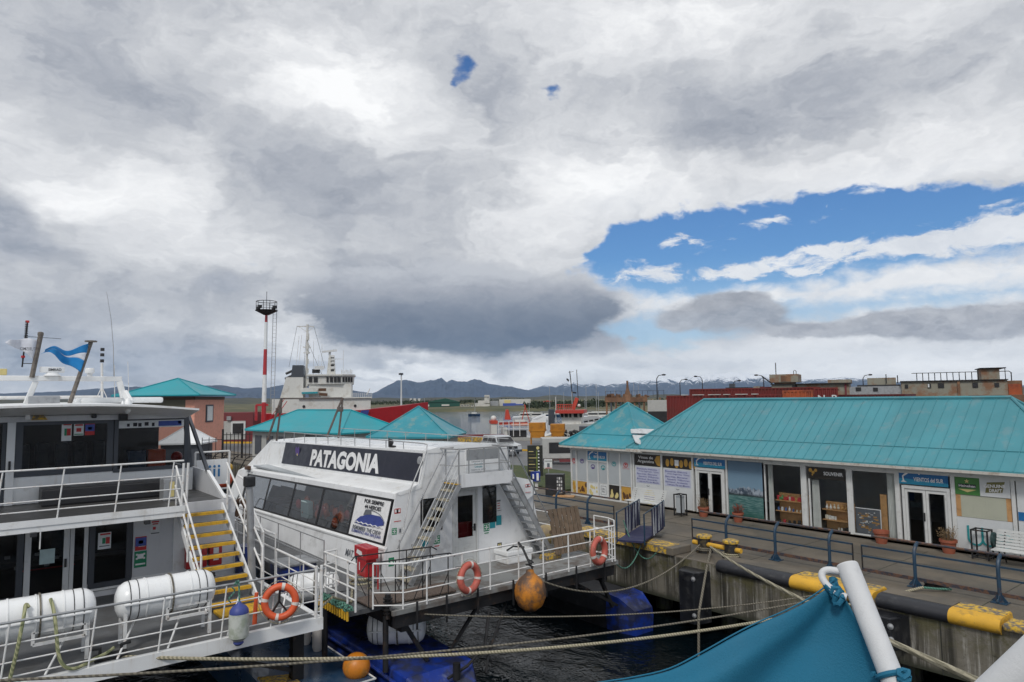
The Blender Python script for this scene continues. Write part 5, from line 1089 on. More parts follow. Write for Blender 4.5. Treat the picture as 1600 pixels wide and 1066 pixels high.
ring((-14.52, 5.28, .83), (.93, -.36, .12), .38, .075, 'orange', 'bright orange life ring hanging on the left catamaran stern rail')
b = MB(); b.beam((-14.58, 5.28, .83), (-14.58, 5.05, .5), .05, .03); b.beam((-14.58, 5.28, .83), (-14.58, 5.5, .52), .05, .03); b.beam((-14.58, 5.28, .8), (-14.58, 5.3, 1.2), .04, .03); b.build('ring_holder', M['dark_metal'], DA)
b = MB(); b.cone((-15.1, 4.95, .3), (-15.1, 4.98, .95), .05, .04, 8); tag(b.build('danger_marker', M['orange']), 'small orange upright marker behind the stern rail of the left catamaran', 'marker')
t = thing('boat_fender', 'white cylindrical fender with blue ends hanging from the left catamaran rail', 'fender', (-14.42, 4.42, .15))
b = MB(); b.lathe([(.09, .26), (.185, .34), (.195, .42), (.195, .74), (.185, .80)], (-14.42, 4.42, 0), n=18); b.build('body', mat('fender_white', (.50, .52, .48), .4, var=.12, dirt=(.30, .34, .26), da=.6), t, smooth=True)
b = MB(); b.lathe([(.187, .80), (.18, .86), (.13, .93), (.05, .98), (.03, 1.02), (.01, 1.02)], (-14.42, 4.42, 0), n=18); b.build('end_cap', M['ink_blue'], t, smooth=True)
b = MB(); b.lathe([(.01, .17), (.06, .18), (.10, .22), (.095, .262)], (-14.42, 4.42, 0), n=18); b.build('end_cap', M['ink_blue'], t, smooth=True)
b = MB(); b.tube([(-14.42, 4.42, 1.0), (-14.5, 4.43, 1.35)], .02, 6); b.tube([(-14.52, 4.3+.06*math.sin(i), 1.3-i*.05) for i in range(7)], .015, 5); b.tube([(-14.55, 4.40+.05*math.cos(i*1.7), 1.36+.04*math.sin(i*2)) for i in range(9)], .018, 5); b.build('lanyard', M['net_green'], t)
# things stowed on the starboard side deck
t = thing('storage_box', 'dark blue storage box with pale lid on the side deck of the left catamaran', 'box', (-17.2, 5.4, .3))
b = MB(); b.bbox(-19.8, -18.9, 7.2-.3, 7.9, -.4, .45, .03); b.build('box', M['blue_hull'], t)
b = MB(); b.bbox(-19.85, -18.85, 6.85, 7.95, .452, .53, .03); b.build('lid', M['alu'], t)
t['label'] = 'dark blue storage box with grey lid between the two catamarans'; t.location = (-19.3, 7.4, -.4)
for o in [c for c in col.objects if c.parent == t]:
    for v in o.data.vertices: v.co += Vector((-17.2, 5.4, .3))-Vector((-19.3, 7.4, -.4))
b = MB(); b.cyl((-19.7, 6.15, .29), (-19.7, 6.15, 1.05), .24, 16); tag(b.build('blue_barrel', M['blue_hull'], smooth=True), 'dark blue barrel beside the stair on the left catamaran', 'barrel')
raft((-17.3, 7.15, .25), 1.3, .34, (.5, 1, 0), 'white drum-shaped liferaft stowed between the two catamarans', None, cradle=False)
t = thing('bow_fender', 'white fenders', 'fender', (0, 0, 0)); bpy.data.objects.remove(t)
for i, (px, py) in enumerate(((478, 1000), (496, 1010))):
    p = onz(px, py, -1.1); b = MB(); b.lathe([(.02, -.55), (.10, -.5), (.13, -.4), (.13, .1), (.09, .22), (.04, .28), (.03, .36), (.01, .37)], p+Vector((0, 0, .4)), n=12)
    tag(b.build('boat_fender', M['tape'], smooth=True), ('small white fender between the hulls, the left one of a pair', 'small white fender between the hulls, the right one of a pair')[i], 'fender', 'small white fenders between the hulls')
# ================================================================ RIGHT CATAMARAN (white, banner with large lettering)
M['gloss_black'] = mat('gloss_black', (.012, .013, .014), .12, var=.2)
DB = thing('banner_catamaran', 'white catamaran with a dark name banner and slanted window row, in the centre', 'boat', (-22, 11.4, WZ))
def tz(x, z): return z-.021*max(0, -16.3-x)
M['hull_deck_shade'] = mat('shaded_blue_hull', (.012, .013, .016), .6, var=.3, dirt=(.04, .04, .05), da=.4)  # shade under the deck painted into the blue starboard hull's colour
def hull(y0, y1, xs_, nm, slant, split=None):
    b = MB(); ym = (y0+y1)/2; rings = []
    for x, s_, zt in ((xs_, .72, -1.45), (xs_-.5, .98, -1.15), (xs_-3, 1, -1.1), (xs_-16, 1, -1.1), (xs_-20, .6, -.9), (xs_-23, .08, -.7)):
        h = (y1-y0)/2*s_; rings.append([(x, ym-h*.75, -3), (x, ym+h*.75, -3), (x, ym+h, -1.7), (x, ym+h*.9, zt), (x, ym-h*.9, zt), (x, ym-h, -1.7)])
    b.loft(rings); h_ = b.build(nm, M['blue_hull'] if split is None else M['hull_deck_shade'], DB, bevel=.03)
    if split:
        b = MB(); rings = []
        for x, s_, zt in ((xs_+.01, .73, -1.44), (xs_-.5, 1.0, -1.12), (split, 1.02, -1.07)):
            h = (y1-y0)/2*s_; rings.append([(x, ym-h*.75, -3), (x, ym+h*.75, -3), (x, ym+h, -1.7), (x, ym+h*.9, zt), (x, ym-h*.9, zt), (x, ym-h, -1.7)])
        b.loft(rings); b.build('blue_stern', M['blue_hull'], h_)  # stern end keeps plain hull blue, without the painted shade
    return h_
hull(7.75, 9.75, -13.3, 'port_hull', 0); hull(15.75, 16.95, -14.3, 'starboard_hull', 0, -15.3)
b = MB(); b.tube([(-13.8, 7.75, -1.35), (-16, 7.72, -1.2), (-30, 7.72, -1.2)], .05, 6); b.build('rubbing_strake', M['blue_hull'], DB)
b = MB(); b.box(-32, -14.0, 7.75, 14.85, .20, .285); b.box(-16.2, -14.6, 6.85, 7.749, .18, .285); b.build('deck', M['deck_grey'], DB)
M['deck_pale'] = mat('worn_pale_deck', (.22, .225, .22), .5, var=.2, vs=1.2, dirt=(.10, .075, .06), da=.6, ds=1.6, streak=None, bump=.3, bs=40)
b = MB(); b.box(-16.35, -14.0, 7.8, 14.8, .286, .30); b.build('stern_deck_surface', M['deck_pale'], DB)
b = MB(); b.box(-13.999, -13.93, 7.6, 14.9, .20, .30); b.box(-32, -14.0, 14.851, 14.92, .2, .3); b.build('deck_edge', M['deck_pale'], DB)
b = MB(); b.box(-14.12, -14.0, 7.7, 14.8, -.10, .199); b.box(-32, -14.1, 7.9, 8.1, -.25, .02); b.box(-32, -14.1, 14.4, 14.6, -.25, .02)
for x in (-14.3, -17, -20, -24, -28):
    for (ya, yb) in ((8.0, 9.4), (14.4, 15.6)): b.beam((x, ya, .0), (x, (ya+yb)/2, -1.1), .09)
    b.beam((x, 10.3, .0), (x, 9.3, -1.1), .07); b.beam((x, 13.2, 0), (x, 15.2, -1.1), .07)
b.build('bridge_frame', M['dark_metal'], DB)
b = MB(); b.tube([(-14.0, 10.3, -.2), (-13.7, 9.95, -.9), (-13.5, 9.3, -1.15), (-13.4, 8.7, -1.25)], .035, 8); b.tube([(-14.2, 11.0, -.2), (-13.9, 10.2, -1.2), (-13.6, 9.9, -1.5)], .03, 8); b.cyl((-13.35, 8.9, -1.3), (-13.35, 8.9, -.95), .09, 10); b.build('mooring_strut', M['dark_metal'], DB, smooth=True)
# superstructure: shell lofted along x
def wl(x):
    return [(8.50, .30), (9.04, 2.50), (9.70, 2.66), (9.92, 3.60), (12.70, 3.60), (12.92, 2.66), (13.58, 2.50), (14.12, .30)]
XB = -16.3
# aft wall with the door and window openings left open (strips)
def aft_strip(pts, nm='aft_wall'):
    b = MB()
    for P in pts: b.poly([(XB, y, z) for y, z in P], (-.06, 0, 0))
    return b.build(nm, M['hull_white'], DB)
aft_strip([[(8.47, .3), (9.72, .3), (9.72, 2.70), (9.68, 2.70), (9.0, 2.53)],
  [(9.72, .3), (10.76, .3), (10.76, 1.40), (9.72, 1.40)], [(9.72, 2.30), (10.76, 2.30), (10.76, 2.66), (9.72, 2.66)], [(10.42, 1.4), (10.76, 1.4), (10.76, 2.3), (10.42, 2.3)],
  [(10.76, 2.46), (12.92, 2.46), (12.92, 2.66), (10.76, 2.66)],
  [(11.62, .3), (14.12, .3), (13.85, 1.40), (11.62, 1.40)], [(11.62, 1.4), (11.80, 1.4), (11.80, 2.46), (11.62, 2.46)], [(12.30, 1.4), (13.85, 1.4), (13.58, 2.46), (12.30, 2.46)],
  [(9.70, 2.661), (12.92, 2.661), (12.70, 3.6), (9.92, 3.6)]])
# sides (port side faces the viewer)
sec_x = [XB-.06, -28.6]
def side_poly(zs_, nm, m, x0=XB-.06, x1=-28.6, th=-.05):
    (ya, za), (yb, zb) = zs_; b = MB(); b.poly([(x0, ya, tz(x0, za)), (x0, yb, tz(x0, zb)), (x1, yb, tz(x1, zb)), (x1, ya, tz(x1, za))], (0, .05, 0)); return b.build(nm, M[m], DB)
def ys(z): return 8.5+(z-.3)*.245
side_poly(((8.5, .3), (ys(1.17), 1.17)), 'side_lower', 'hull_white', XB-.061)
side_poly(((ys(2.36), 2.36), (9.04, 2.5)), 'side_upper', 'hull_white', XB-.061)
b = MB(); b.poly([(XB+.02, 8.66, 1.13), (XB+.02, 8.71, 1.18), (-28.6, 8.71, tz(-28.6, 1.18)), (-28.6, 8.66, tz(-28.6, 1.13))], (0, 0, -.05)); b.build('window_sill', M['white'], DB)
# shelf, banner wall, roof
b = MB(); b.loft([[(x, 9.04, tz(x, 2.50)), (x, 9.10, tz(x, 2.545)), (x, 9.72, tz(x, 2.69)), (x, 9.74, tz(x, 2.60)), (x, 9.1, tz(x, 2.46))] for x in (XB+.012, -22, -28.6)]); b.build('shelf', M['white'], DB)
b = MB(); b.poly([(XB+.014, 9.70, 2.6), (XB+.014, 9.92, 3.6), (-28.6, 9.92, tz(-28.6, 3.62)), (-28.6, 9.70, tz(-28.6, 2.6))], (0, .05, 0)); b.build('banner_wall', M['white'], DB)
b = MB(); b.loft([[(x, 9.90, tz(x, 3.60)), (x, 10.3, tz(x, 3.68)), (x, 11.3, tz(x, 3.72)), (x, 12.3, tz(x, 3.68)), (x, 12.75, tz(x, 3.60)), (x, 12.7, tz(x, 3.52)), (x, 9.9, tz(x, 3.52))] for x in (XB+.016, -22, -28.6)]); b.build('top_deck', M['white_clean'], DB)
b = MB(); b.poly([(XB-.06, 14.12, .3), (XB-.06, 13.58, 2.5), (-28.6, 13.58, 2.3), (-28.6, 14.12, .1)], (0, -.05, 0)); b.poly([(XB-.06, 12.92, 2.66), (XB-.06, 12.7, 3.55), (-27.3, 12.7, 3.3), (-27.3, 12.92, 2.4)], (0, -.04, 0)); b.poly([(XB-.06, 13.58, 2.5), (XB-.06, 12.9, 2.66), (-28.6, 12.9, 2.4), (-28.6, 13.58, 2.25)], (0, 0, -.04)); b.build('starboard_side', M['hull_white'], DB)
# bow part: slanting front, faceted shoulder
f0 = -28.6
A_ = dict(a=(f0, 8.5, .05), b_=(f0, 9.04, 2.24), c=(f0, 9.72, 2.42), d=(-28.6, 9.92, 3.38), e=(-28.6, 12.7, 3.38), f=(f0, 12.9, 2.42), g=(f0, 13.58, 2.24), h=(f0, 14.12, .05))
B_ = dict(a=(-31.6, 8.8, -.1), b_=(-30.6, 9.25, 2.05), e=(-30.6, 13.2, 2.05), h=(-31.6, 13.8, -.1), d=(-31.6, 9.9, 2.1), f=(-31.6, 12.6, 2.1))
b = MB()
V_ = lambda p: Vector(p)
b.add([A_['a'], B_['a'], B_['b_'], A_['b_']], [(0, 1, 2, 3)]); b.add([A_['b_'], B_['b_'], B_['d'], A_['c']], [(0, 1, 2, 3)]); b.add([A_['c'], B_['d'], A_['d']], [(0, 1, 2)]); b.add([A_['d'], B_['d'], B_['f'], A_['e']], [(0, 1, 2, 3)]); b.add([A_['e'], B_['f'], A_['f']], [(0, 1, 2)]); b.add([A_['f'], B_['f'], B_['e'], A_['g']], [(0, 1, 2, 3)]); b.add([A_['g'], B_['e'], B_['h'], A_['h']], [(0, 1, 2, 3)]); b.add([B_['a'], B_['h'], B_['e'], B_['b_']], [(0, 1, 2, 3)]); b.add([B_['b_'], B_['e'], B_['f'], B_['d']], [(0, 1, 2, 3)])
o = b.build('fore_cabin', M['white'], DB, fix=False); s_ = o.modifiers.new('thick', 'SOLIDIFY'); s_.thickness = .03
b = MB(); b.poly([(-29.1, 8.62, .55), (-30.0, 8.78, .50), (-29.4, 9.12, 1.95), (-28.95, 9.06, 2.0)], (0, -.02, 0)); fw = b.build('fore_window', M['glass_dark'], DB)
for i, ch in enumerate(('E', 'D', 'A', 'J')): text(ch, M['ink'], DB, (-30.25-.13*i, 8.70, 1.75-.34*i), (-1, .12, 0), (0, .25, 1), .13, .10, .02)
b = MB(); b.bbox(-28.75, -28.35, 8.9, 9.05, 2.26, 2.42, .03); b.build('navigation_light_box', M['brown'], DB)
text('YAMANA', M['ink_grey'], DB, (-28.2, 9.0, 2.19), (1, 0, 0), (0, .25, 1), .06, .45)
# slanted windows with five panes
M['frame_black'] = M['black']
dv = [-28.45, -25.9, -23.38, -20.97, -18.68]
edges = dv+[-16.50]
for i in range(5):
    x0, x1 = edges[i], edges[i+1]; lo, hi = 1.19, 2.34; w_ = .05
    fr = MB()
    def pt(x, z, dy=0): return (x, ys(z)+.01+dy, tz(x, z))
    def bar(xa, za, xb, zb): fr.beam(pt(xa, za), pt(xb, zb), .05, .05, (0, -1, .2))
    bar(x0+.03, lo, x0+.03, hi); bar(x1-.03, lo, x1-.03, hi); bar(x0, lo+.02, x1, lo+.02); bar(x0, hi-.02, x1, hi-.02)
    wd = fr.build('window', M['frame_black'], DB)
    q = MB(); q.quad(pt(x0+.04, lo+.03, -.015), pt(x1-.04, lo+.03, -.015), pt(x1-.04, hi-.03, -.015), pt(x0+.04, hi-.03, -.015))
    if i < 4: q.build('pane', M['glass_boat'], wd)
    else:
        pn = q.build('poster', M['ink_white'], wd)
        T_ = lambda u, v, dy=-.03: Vector(pt(x0+.04+(x1-x0-.08)*u, lo+.03+(hi-lo-.06)*v, dy))
        nu = Vector((0, .245, 1)).normalized()
        text('POR SIEMPRE\n44 HEROES', M['ink'], pn, T_(.55, .83), (1, 0, .02), nu, .26, 1.15, .03)
        q = MB(); q.poly([T_(.10, .33), T_(.25, .50), T_(.5, .60), T_(.8, .60), T_(.93, .50), T_(.93, .42), T_(.75, .34), T_(.4, .30)], (0, -.003, 0)); q.build('submarine_picture', M['ink_blue'], pn)
        q = MB(); q.poly([T_(.33, .55, -.035), T_(.36, .68, -.035), T_(.52, .70, -.035), T_(.55, .60, -.035)], (0, -.003, 0)); q.build('submarine_tower', M['ink_grey'], pn)
        q = MB(); q.tube([T_(.12+.8*k/12, .34+.03*(k % 2), -.04) for k in range(13)], .016, 4); q.build('foam_line', M['ink_white'], pn)
        q = MB(); q.tube([T_(.5+.47*math.cos(R_(a))*.9, .45+.25*math.sin(R_(a)), -.035) for a in range(0, 120, 12)], .008, 4); q.build('ring_line', M['ink_grey'], pn)
        text('REMEMBER THE CREW', M['ink_grey'], pn, T_(.5, .22), (1, 0, .02), nu, .11, 1.7, .02); text('SUBMARINO ARA SAN JUAN', M['ink_blue'], pn, T_(.5, .12), (1, 0, .02), nu, .11, 1.75, .02)
# interior: floor, seats with red life jackets, far windows
b = MB(); b.box(-28.4, XB-.1, 8.75, 13.9, .3, .36); b.build('saloon_floor', M['deck_grey'], DB)
b = MB(); b.box(-28.4, XB-.1, 9.15, 13.5, 2.38, 2.44); b.build('saloon_ceiling', M['panel_grey'], DB)
random.seed(5)
for i in range(8):
    b = MB(); x_ = -23.2+i*.72; b.bbox(x_-.2, x_+.22, 9.15, 10.6, .36, 1.30, .08); b.build('seat', M['frame_dark'], DB)
    if i < 7:
        for k in range(5):
            b = MB(); b.ball((x_+random.uniform(-.25, .25), 8.98+.22*k+random.uniform(-.04, .04), 1.34+random.uniform(-.1, .22)), .15, (1, .6, 1.1), 8, 6); b.build('life_jacket', M['orange'] if (k+i) % 3 else M['red'], DB, smooth=True)
b = MB(); b.bbox(-22.6, -22.0, 8.86, 9.05, 1.15, 1.70, .03); b.build('white_crate', M['paper_pale'], DB)
for i in range(6):
    b = MB(); x_ = -28.+i*.8; b.bbox(x_-.2, x_+.22, 9.15, 10.6, .36, 1.15, .08); b.build('seat', M['frame_dark'], DB)
# banner with lettering
xb0, xb1 = -26.85, -16.45
def bp(x, z, dy=0): return Vector((x, 9.72+(z-2.6)*.2+dy, tz(x, z)))
b = MB(); b.poly([bp(xb0, 2.80, -.03), bp(xb1, 2.76, -.03), bp(xb1, 3.52, -.03), bp(xb0, 3.60, -.03)], (0, .02, 0)); bn = b.build('banner', mat('banner_navy', (.016, .018, .032), .45, var=.2, dirt=(.05, .05, .07), da=.3), DB)
text('PATAGONIA', M['ink_white'], bn, bp(-21.4, 3.13, -.035), (1, 0, .021), (0, .2, 1), .60, 5.3, .05, 'banner_lettering', depth=.003)
b = MB(); c_ = bp(-25.4, 3.2, -.034)
for (dx, dz, r_) in ((0, 0, .16), (-.12, .14, .10), (.1, .15, .10), (-.2, -.1, .07), (.12, -.12, .09)): b.ball(c_+Vector((dx, 0, dz)), r_, (1, .02, 1.3), 8, 5)
b.build('banner_picture', M['purple'], bn)
b = MB(); b.ball(c_+Vector((0, -.006, -.03)), .05, (1, .05, 1.2), 8, 5); b.build('banner_light', M['yellow_pale'], bn)
b = MB(); b.lathe([(.11, 0), (.11, .03), (.08, .04), (.01, .04)], (-16.44, 9.80, 3.33), (0, -1, .2), 16); b.build('vent', M['alu'], DB, smooth=True)
# MAT number and red hose box
text('MAT. 067', M['ink_grey'], DB, (-18.05, ys(.78)-.02, .72), (1, 0, .02), (0, .245, 1), .20, .95, .012)
# aft door
dr_ = MB(); dr_.box(XB-.02, XB+.03, 10.76, 10.82, .32, 2.46); dr_.box(XB-.02, XB+.03, 11.56, 11.62, .32, 2.46); dr_.box(XB-.02, XB+.03, 10.82, 11.56, 2.40, 2.46); dr_.build('door_frame', M['pvc'], DB)
b = MB(); b.box(XB-.03, XB+.01, 10.83, 11.55, .33, 1.10); b.box(XB-.03, XB+.01, 10.83, 10.93, 1.10, 2.39); b.box(XB-.03, XB+.01, 11.45, 11.55, 1.10, 2.39); b.box(XB-.03, XB+.01, 10.93, 11.45, 2.26, 2.39)
for k in range(5): b.box(XB+.01, XB+.018, 10.95, 11.43, .42+k*.125, .42+k*.125+.09)
ad = b.build('door', M['pvc'], DB)
b = MB(); b.quad((XB-.01, 10.93, 1.1), (XB-.01, 11.45, 1.1), (XB-.01, 11.45, 2.26), (XB-.01, 10.93, 2.26)); b.build('pane', M['glass_dark'], ad)
b = MB(); b.bbox(XB+.01, XB+.06, 11.47, 11.51, 1.25, 1.45, .01); b.beam((XB+.05, 11.49, 1.36), (XB+.05, 11.37, 1.36), .02); b.build('handle', M['black'], ad)
b = MB(); b.box(XB-.2, XB-.15, 10.85, 11.6, 1.0, 1.5); b.build('red_curtain', M['red'], DB)
for (y0, y1, z0, z1) in ((11.80, 12.30, 1.40, 2.42), (9.80, 10.42, 1.42, 2.28)):
    q = MB(); q.bbox(XB-.03, XB+.02, y0, y1, z0, z1, .09); q.build('window', M['gloss_black'], DB, smooth=True)
b = MB(); b.bbox(XB+.0, XB+.1, 11.86, 11.96, 2.42, 2.56, .02); b.build('horn', M['black'], DB)
NOX = (('ink_red', 0, .12, .7, .08), ('ink_red', 0, .38, .5, .06), ('ink_red', .33, .25, .06, .3), ('ink_red', -.33, .25, .06, .3), ('ink', 0, .22, .2, .25), ('ink_red', 0, -.42, .8, .05))
GX = (('ink_white', 0, 0, .7, .12), ('ink_white', 0, .0, .12, .7), ('ink_white', .3, .3, .15, .15), ('ink_white', -.3, .3, .15, .15), ('ink_white', .3, -.3, .15, .15), ('ink_white', -.3, -.3, .15, .15))
sticker(DB, XB, 9.02, 1.97, .26, .40, 'ink_white', NOX, 'warning_sign'); sticker(DB, XB, 8.93, 1.55, .15, .17, 'ink_green', GX, 'safety_sign'); sticker(DB, XB, 9.10, 1.55, .13, .17, 'frame_grey', (('ink_grey', 0, 0, .4, .6),), 'safety_sign')
sticker(DB, XB, 8.84, .78, .16, .22, 'ink_green', (('ink_white', 0, 0, .3, .5), ('ink_white', .2, -.1, .2, .2)), 'safety_sign')
sticker(DB, XB, 10.24, 1.16, .20, .22, 'ink_green', GX, 'safety_sign'); sticker(DB, XB, 10.24, .99, .20, .09, 'ink_white', (('ink_red', 0, 0, .8, .3),), 'safety_sign'); sticker(DB, XB, 10.0, 1.15, .19, .20, 'ink_teal', (), 'poster'); sticker(DB, XB, 9.82, 1.12, .10, .20, 'ink_teal', (), 'poster'); sticker(DB, XB, 10.1, .72, .11, .15, 'frame_grey', (('ink_grey', 0, 0, .4, .5),), 'safety_sign')
sticker(DB, XB, 11.93, 1.28, .20, .22, 'ink_green', GX, 'safety_sign'); sticker(DB, XB, 11.93, 1.12, .20, .07, 'ink_white', (('ink_green', 0, 0, .8, .4),), 'safety_sign'); sticker(DB, XB, 12.15, 1.33, .20, .20, 'ink_teal', (), 'poster'); sticker(DB, XB, 12.38, 1.43, .20, .28, 'ink_teal', (), 'poster')
sticker(DB, XB, 12.38, 1.85, .14, .36, 'paper', (('ink_grey', 0, .4, 1, .12), ('ink_red', 0, .2, .7, .06), ('ink_red', 0, 0, .7, .06), ('ink_red', 0, -.2, .7, .06), ('ink_grey', 0, -.4, 1, .06)), 'notice')
sticker(DB, XB, 12.40, .68, .16, .20, 'ink', (('yellow_pale', 0, .1, .6, .5), ('ink', 0, .1, .2, .3)), 'warning_sign')
# aft platform with solid front and sticker
b = MB(); b.box(-16.299, -15.6, 10.42, 12.32, 2.62, 2.74); b.build('platform', M['alu'], DB)
b = MB(); b.box(-15.599, -15.56, 10.45, 12.35, 2.60, 2.95); b.build('platform_front', M['hull_white'], DB)
b = MB(); b.box(-15.95, -15.90, 10.95, 12.1, 2.97, 3.58); pf = b.build('platform_screen', M['white_clean'], DB)
b = MB(); b.box(-15.93, -15.896, 10.97, 12.08, 3.28, 3.58); b.build('screen_glazing', M['alu'], DB)
text('catamaran', M['ink_grey'], pf, (-15.898, 11.35, 3.24), (0, 1, 0), (0, 0, 1), .035, .42); text('Conozca\nUshuaia', M['ink_teal'], pf, (-15.898, 11.38, 3.13), (0, 1, 0), (0, 0, 1), .13, .30, .01); text('TODO EL AÑO', M['ink_grey'], pf, (-15.898, 11.38, 3.01), (0, 1, 0), (0, 0, 1), .04, .5, .01)
rails_along(DB, [(-16.5, 10.35), (-15.6, 10.40), (-15.6, 12.32), (-16.5, 12.38)], 2.74, [.90, .45], [.0, .27, .36, .5, .64, .73, 1.], m='rail_steel', r=.012, rp=.018, top_r=.022)
# stairs athwartships
def cross_stair(par, y0, z0, y1, z1, xa, xb, tread_m, string_m, label):
    t = thing('deck_stair', label, 'stairs', ((xa+xb)/2, y1, z1), 0, 'stairs of the centre catamaran'); n = 10; sg = 1 if y1 > y0 else -1
    for i in range(n):
        u = (i+.6)/n; y = y0+(y1-y0)*u; z = z0+(z1-z0)*u; b = MB(); b.box(xa+.03, xb-.03, y-.11, y+.11, z-.03, z); b.build('tread', M[tread_m], t)
    for x in (xa, xb): b = MB(); b.beam((x, y0, z0), (x, y1, z1), .05, .13); b.build('stringer', M[string_m], t)
    for x in (xa, xb):
        b = MB(); b.tube([(x, y0-.0*sg, z0+.95), (x, y1-.05*sg, z1+.95), (x, y1+.02*sg, z1+.80)], .022, 8); b.tube([(x, y0, z0+.95), (x, y0-.25*sg, z0+.97)], .022, 8); b.build('handrail', M['rail_steel'], t, smooth=True)
        for u in (.0, .5, .97): y = y0+(y1-y0)*u; z = z0+(z1-z0)*u; b = MB(); b.cyl((x, y, z), (x, y, z+.95), .016, 8); b.build('post', M['rail_steel'], t)
    return t
M['wood_step'] = mat('pale_step', (.42, .38, .28), .7, var=.25, dirt=(.12, .10, .08), da=.6, ds=9.)
ST = cross_stair(DB, 10.45, 2.68, 8.95, .32, -16.15, -15.5, 'wood_step', 'alu', 'open stair with wooden treads left of the aft door on the centre catamaran')
b = MB()
for k in (.25, .5, .75): b.cyl((-15.48, 10.4, 2.72+k*.9), (-15.48, 8.98, .36+k*.9), .009, 6)
b.build('stair_wires', M['pvc'], ST)
b = MB(); b.box(-16.15, -15.5, 10.35, 10.5, 2.70, 2.715); b.build('top_nosing', M['yellow'], ST)
ST2 = cross_stair(DB, 12.30, 2.68, 13.80, .32, -16.15, -15.5, 'alu', 'alu', 'open grey stair right of the aft door on the centre catamaran')
b = MB()
for k in (.25, .5, .75): b.cyl((-16.17, 12.35, 2.72+k*.9), (-16.17, 13.77, .36+k*.9), .009, 6)
b.build('stair_wires', M['pvc'], ST2)
b = MB(); b.poly([(-16.22, 12.92, 2.66), (-16.22, 13.62, 2.50), (-16.22, 13.72, 2.1), (-16.22, 13.35, 1.9)], (.02, 0, 0)); sp = b.build('sign_panel', M['white_clean'], DB); sticker(sp, -16.19, 13.42, 2.28, .26, .30, 'ink_white', NOX, 'warning_sign'); 
# roof rail, spotlight and steel goalposts
rails_along(DB, [(-27.2, 9.95), (-16.6, 9.97)], 3.42, [.36], [0, .1, .2, .3, .4, .5, .6, .7, .8, .9], m='rail_steel', r=.016, rp=.014)
b = MB(); b.tube([(-16.6, 9.97, 3.78), (-16.35, 9.97, 3.76), (-16.28, 9.9, 3.6), (-16.2, 9.35, 2.6), (-15.9, 8.95, 1.55)], .018, 8); b.build('long_handrail', M['rail_steel'], DB, smooth=True)
rails_along(DB, [(-28, 12.7), (-16.2, 12.7)], 3.3, [.5], [0, .12, .24, .36, .48, .6, .72, .84, .96], m='rail_steel', r=.014, rp=.012)
b = MB(); b.lathe([(.13, 0), (.13, .05), (.07, .14), (.01, .16)], (-18.6, 9.98, 3.72), (.5, 1, 0), 14); b.beam((-18.55, 10.0, 3.62), (-18.3, 10.05, 3.60), .06); b.build('spotlight', M['black'], DB)
M['goal'] = mat('weathered_steel_tube', (.13, .11, .10), .5, .4, var=.3, dirt=(.10, .05, .03), da=.5)
b = MB()
for y in (9.38, 11.87): b.tube([(-26, y-.50 if y < 10 else y-.65, 3.55), (-26, y, 5.1)], .045, 8); b.tube([(-26, y-.16, 3.5), (-26, y+.02, 5.1)], .04, 8); b.bbox(-26.06, -25.94, y-.2, y+.02, 4.55, 4.75, .01)
b.tube([(-26, 9.38, 5.1), (-26, 11.87, 5.1)], .03, 8); b.build('goalpost_frame', M['goal'], DB, smooth=True)
# stern rail
rails_along(DB, [(-14.4, 7.35), (-13.95, 7.9), (-13.92, 8.6), (-13.92, 14.75)], .30, [1.0, .68, .36, .08], [.0, .09, .17, .30, .41, .53, .64, .76, .87, .985], m='rail_white', r=.015, rp=.02, top_r=.024)
for y in (8.2, 9.0, 9.9, 11.0, 12.1, 13.2, 14.3): b = MB(); b.cyl((-13.9, y, -.2), (-13.9, y, .42), .026, 8); b.build('rail_foot', M['dark_metal'], DB)
rails_along(DB, [(-13.92, 14.75), (-14.3, 14.92), (-14.9, 14.92)], .30, [1.15, .8, .45, .1], [.0, .4, 1.], m='rail_white', r=.018, rp=.022)
rails_along(DB, [(-15.9, 14.92), (-24, 14.92)], .30, [1.0, .6, .3], [.0, .05, .25, .5, .75, 1.], m='rail_white', r=.018, rp=.022)
rails_along(DB, [(-14.45, 6.95), (-16.1, 6.92), (-16.15, 7.25)], .30, [1.05, .75, .5, .25], [0, .2, .5, .85, 1.], m='rail_white', r=.02, rp=.026, top_r=.024)
rails_along(DB, [(-16.9, 7.25), (-24, 7.25), (-30, 7.6)], .30, [1.15, .62, .35], [.0, .12, .25, .37, .5, .62, .75, .9, 1.], m='rail_steel', r=.016, rp=.016)
b = MB(); b.box(-32, -16.3, 7.1, 7.76, .04, .285); b.build('side_deck', M['deck_grey'], DB)
# boarding ramp with black rails
t = thing('boarding_ramp', 'brown gridded ramp with thin black handrails on the centre catamaran deck', 'ramp', (-14.9, 8.4, .31))
b = MB(); b.poly([(-15.3, 7.3, .36), (-14.45, 7.3, .36), (-14.25, 9.5, .36), (-15.1, 9.7, .36)], (0, 0, -.03)); b.build('deck', mat('brown_grid', (.10, .07, .055), .8, var=.4, vs=30., dirt=(.2, .17, .14), da=.5, ds=30.), t)
for (x0, x1, y0, y1) in ((-15.35, -15.05, 7.35, 9.3), (-14.5, -14.15, 7.25, 9.25)):
    b = MB(); b.tube([(x0+.02, y0-.15, 1.15), (x0, y0, 1.3), (x1, y1, 1.3), (x1+.05, y1+.12, 1.22)], .016, 6)
    for u in (0.02, .33, .66, .98): p = Vector((x0, y0, .34)).lerp(Vector((x1, y1, .34)), u); b.cyl(p, p+Vector((0, 0, .96)), .014, 6); b.beam(p+Vector((0, -.25 if u > .5 else .25, 0)), p+Vector((0, 0, .5)), .014)
    b.build('handrail', M['dark_metal'], t)
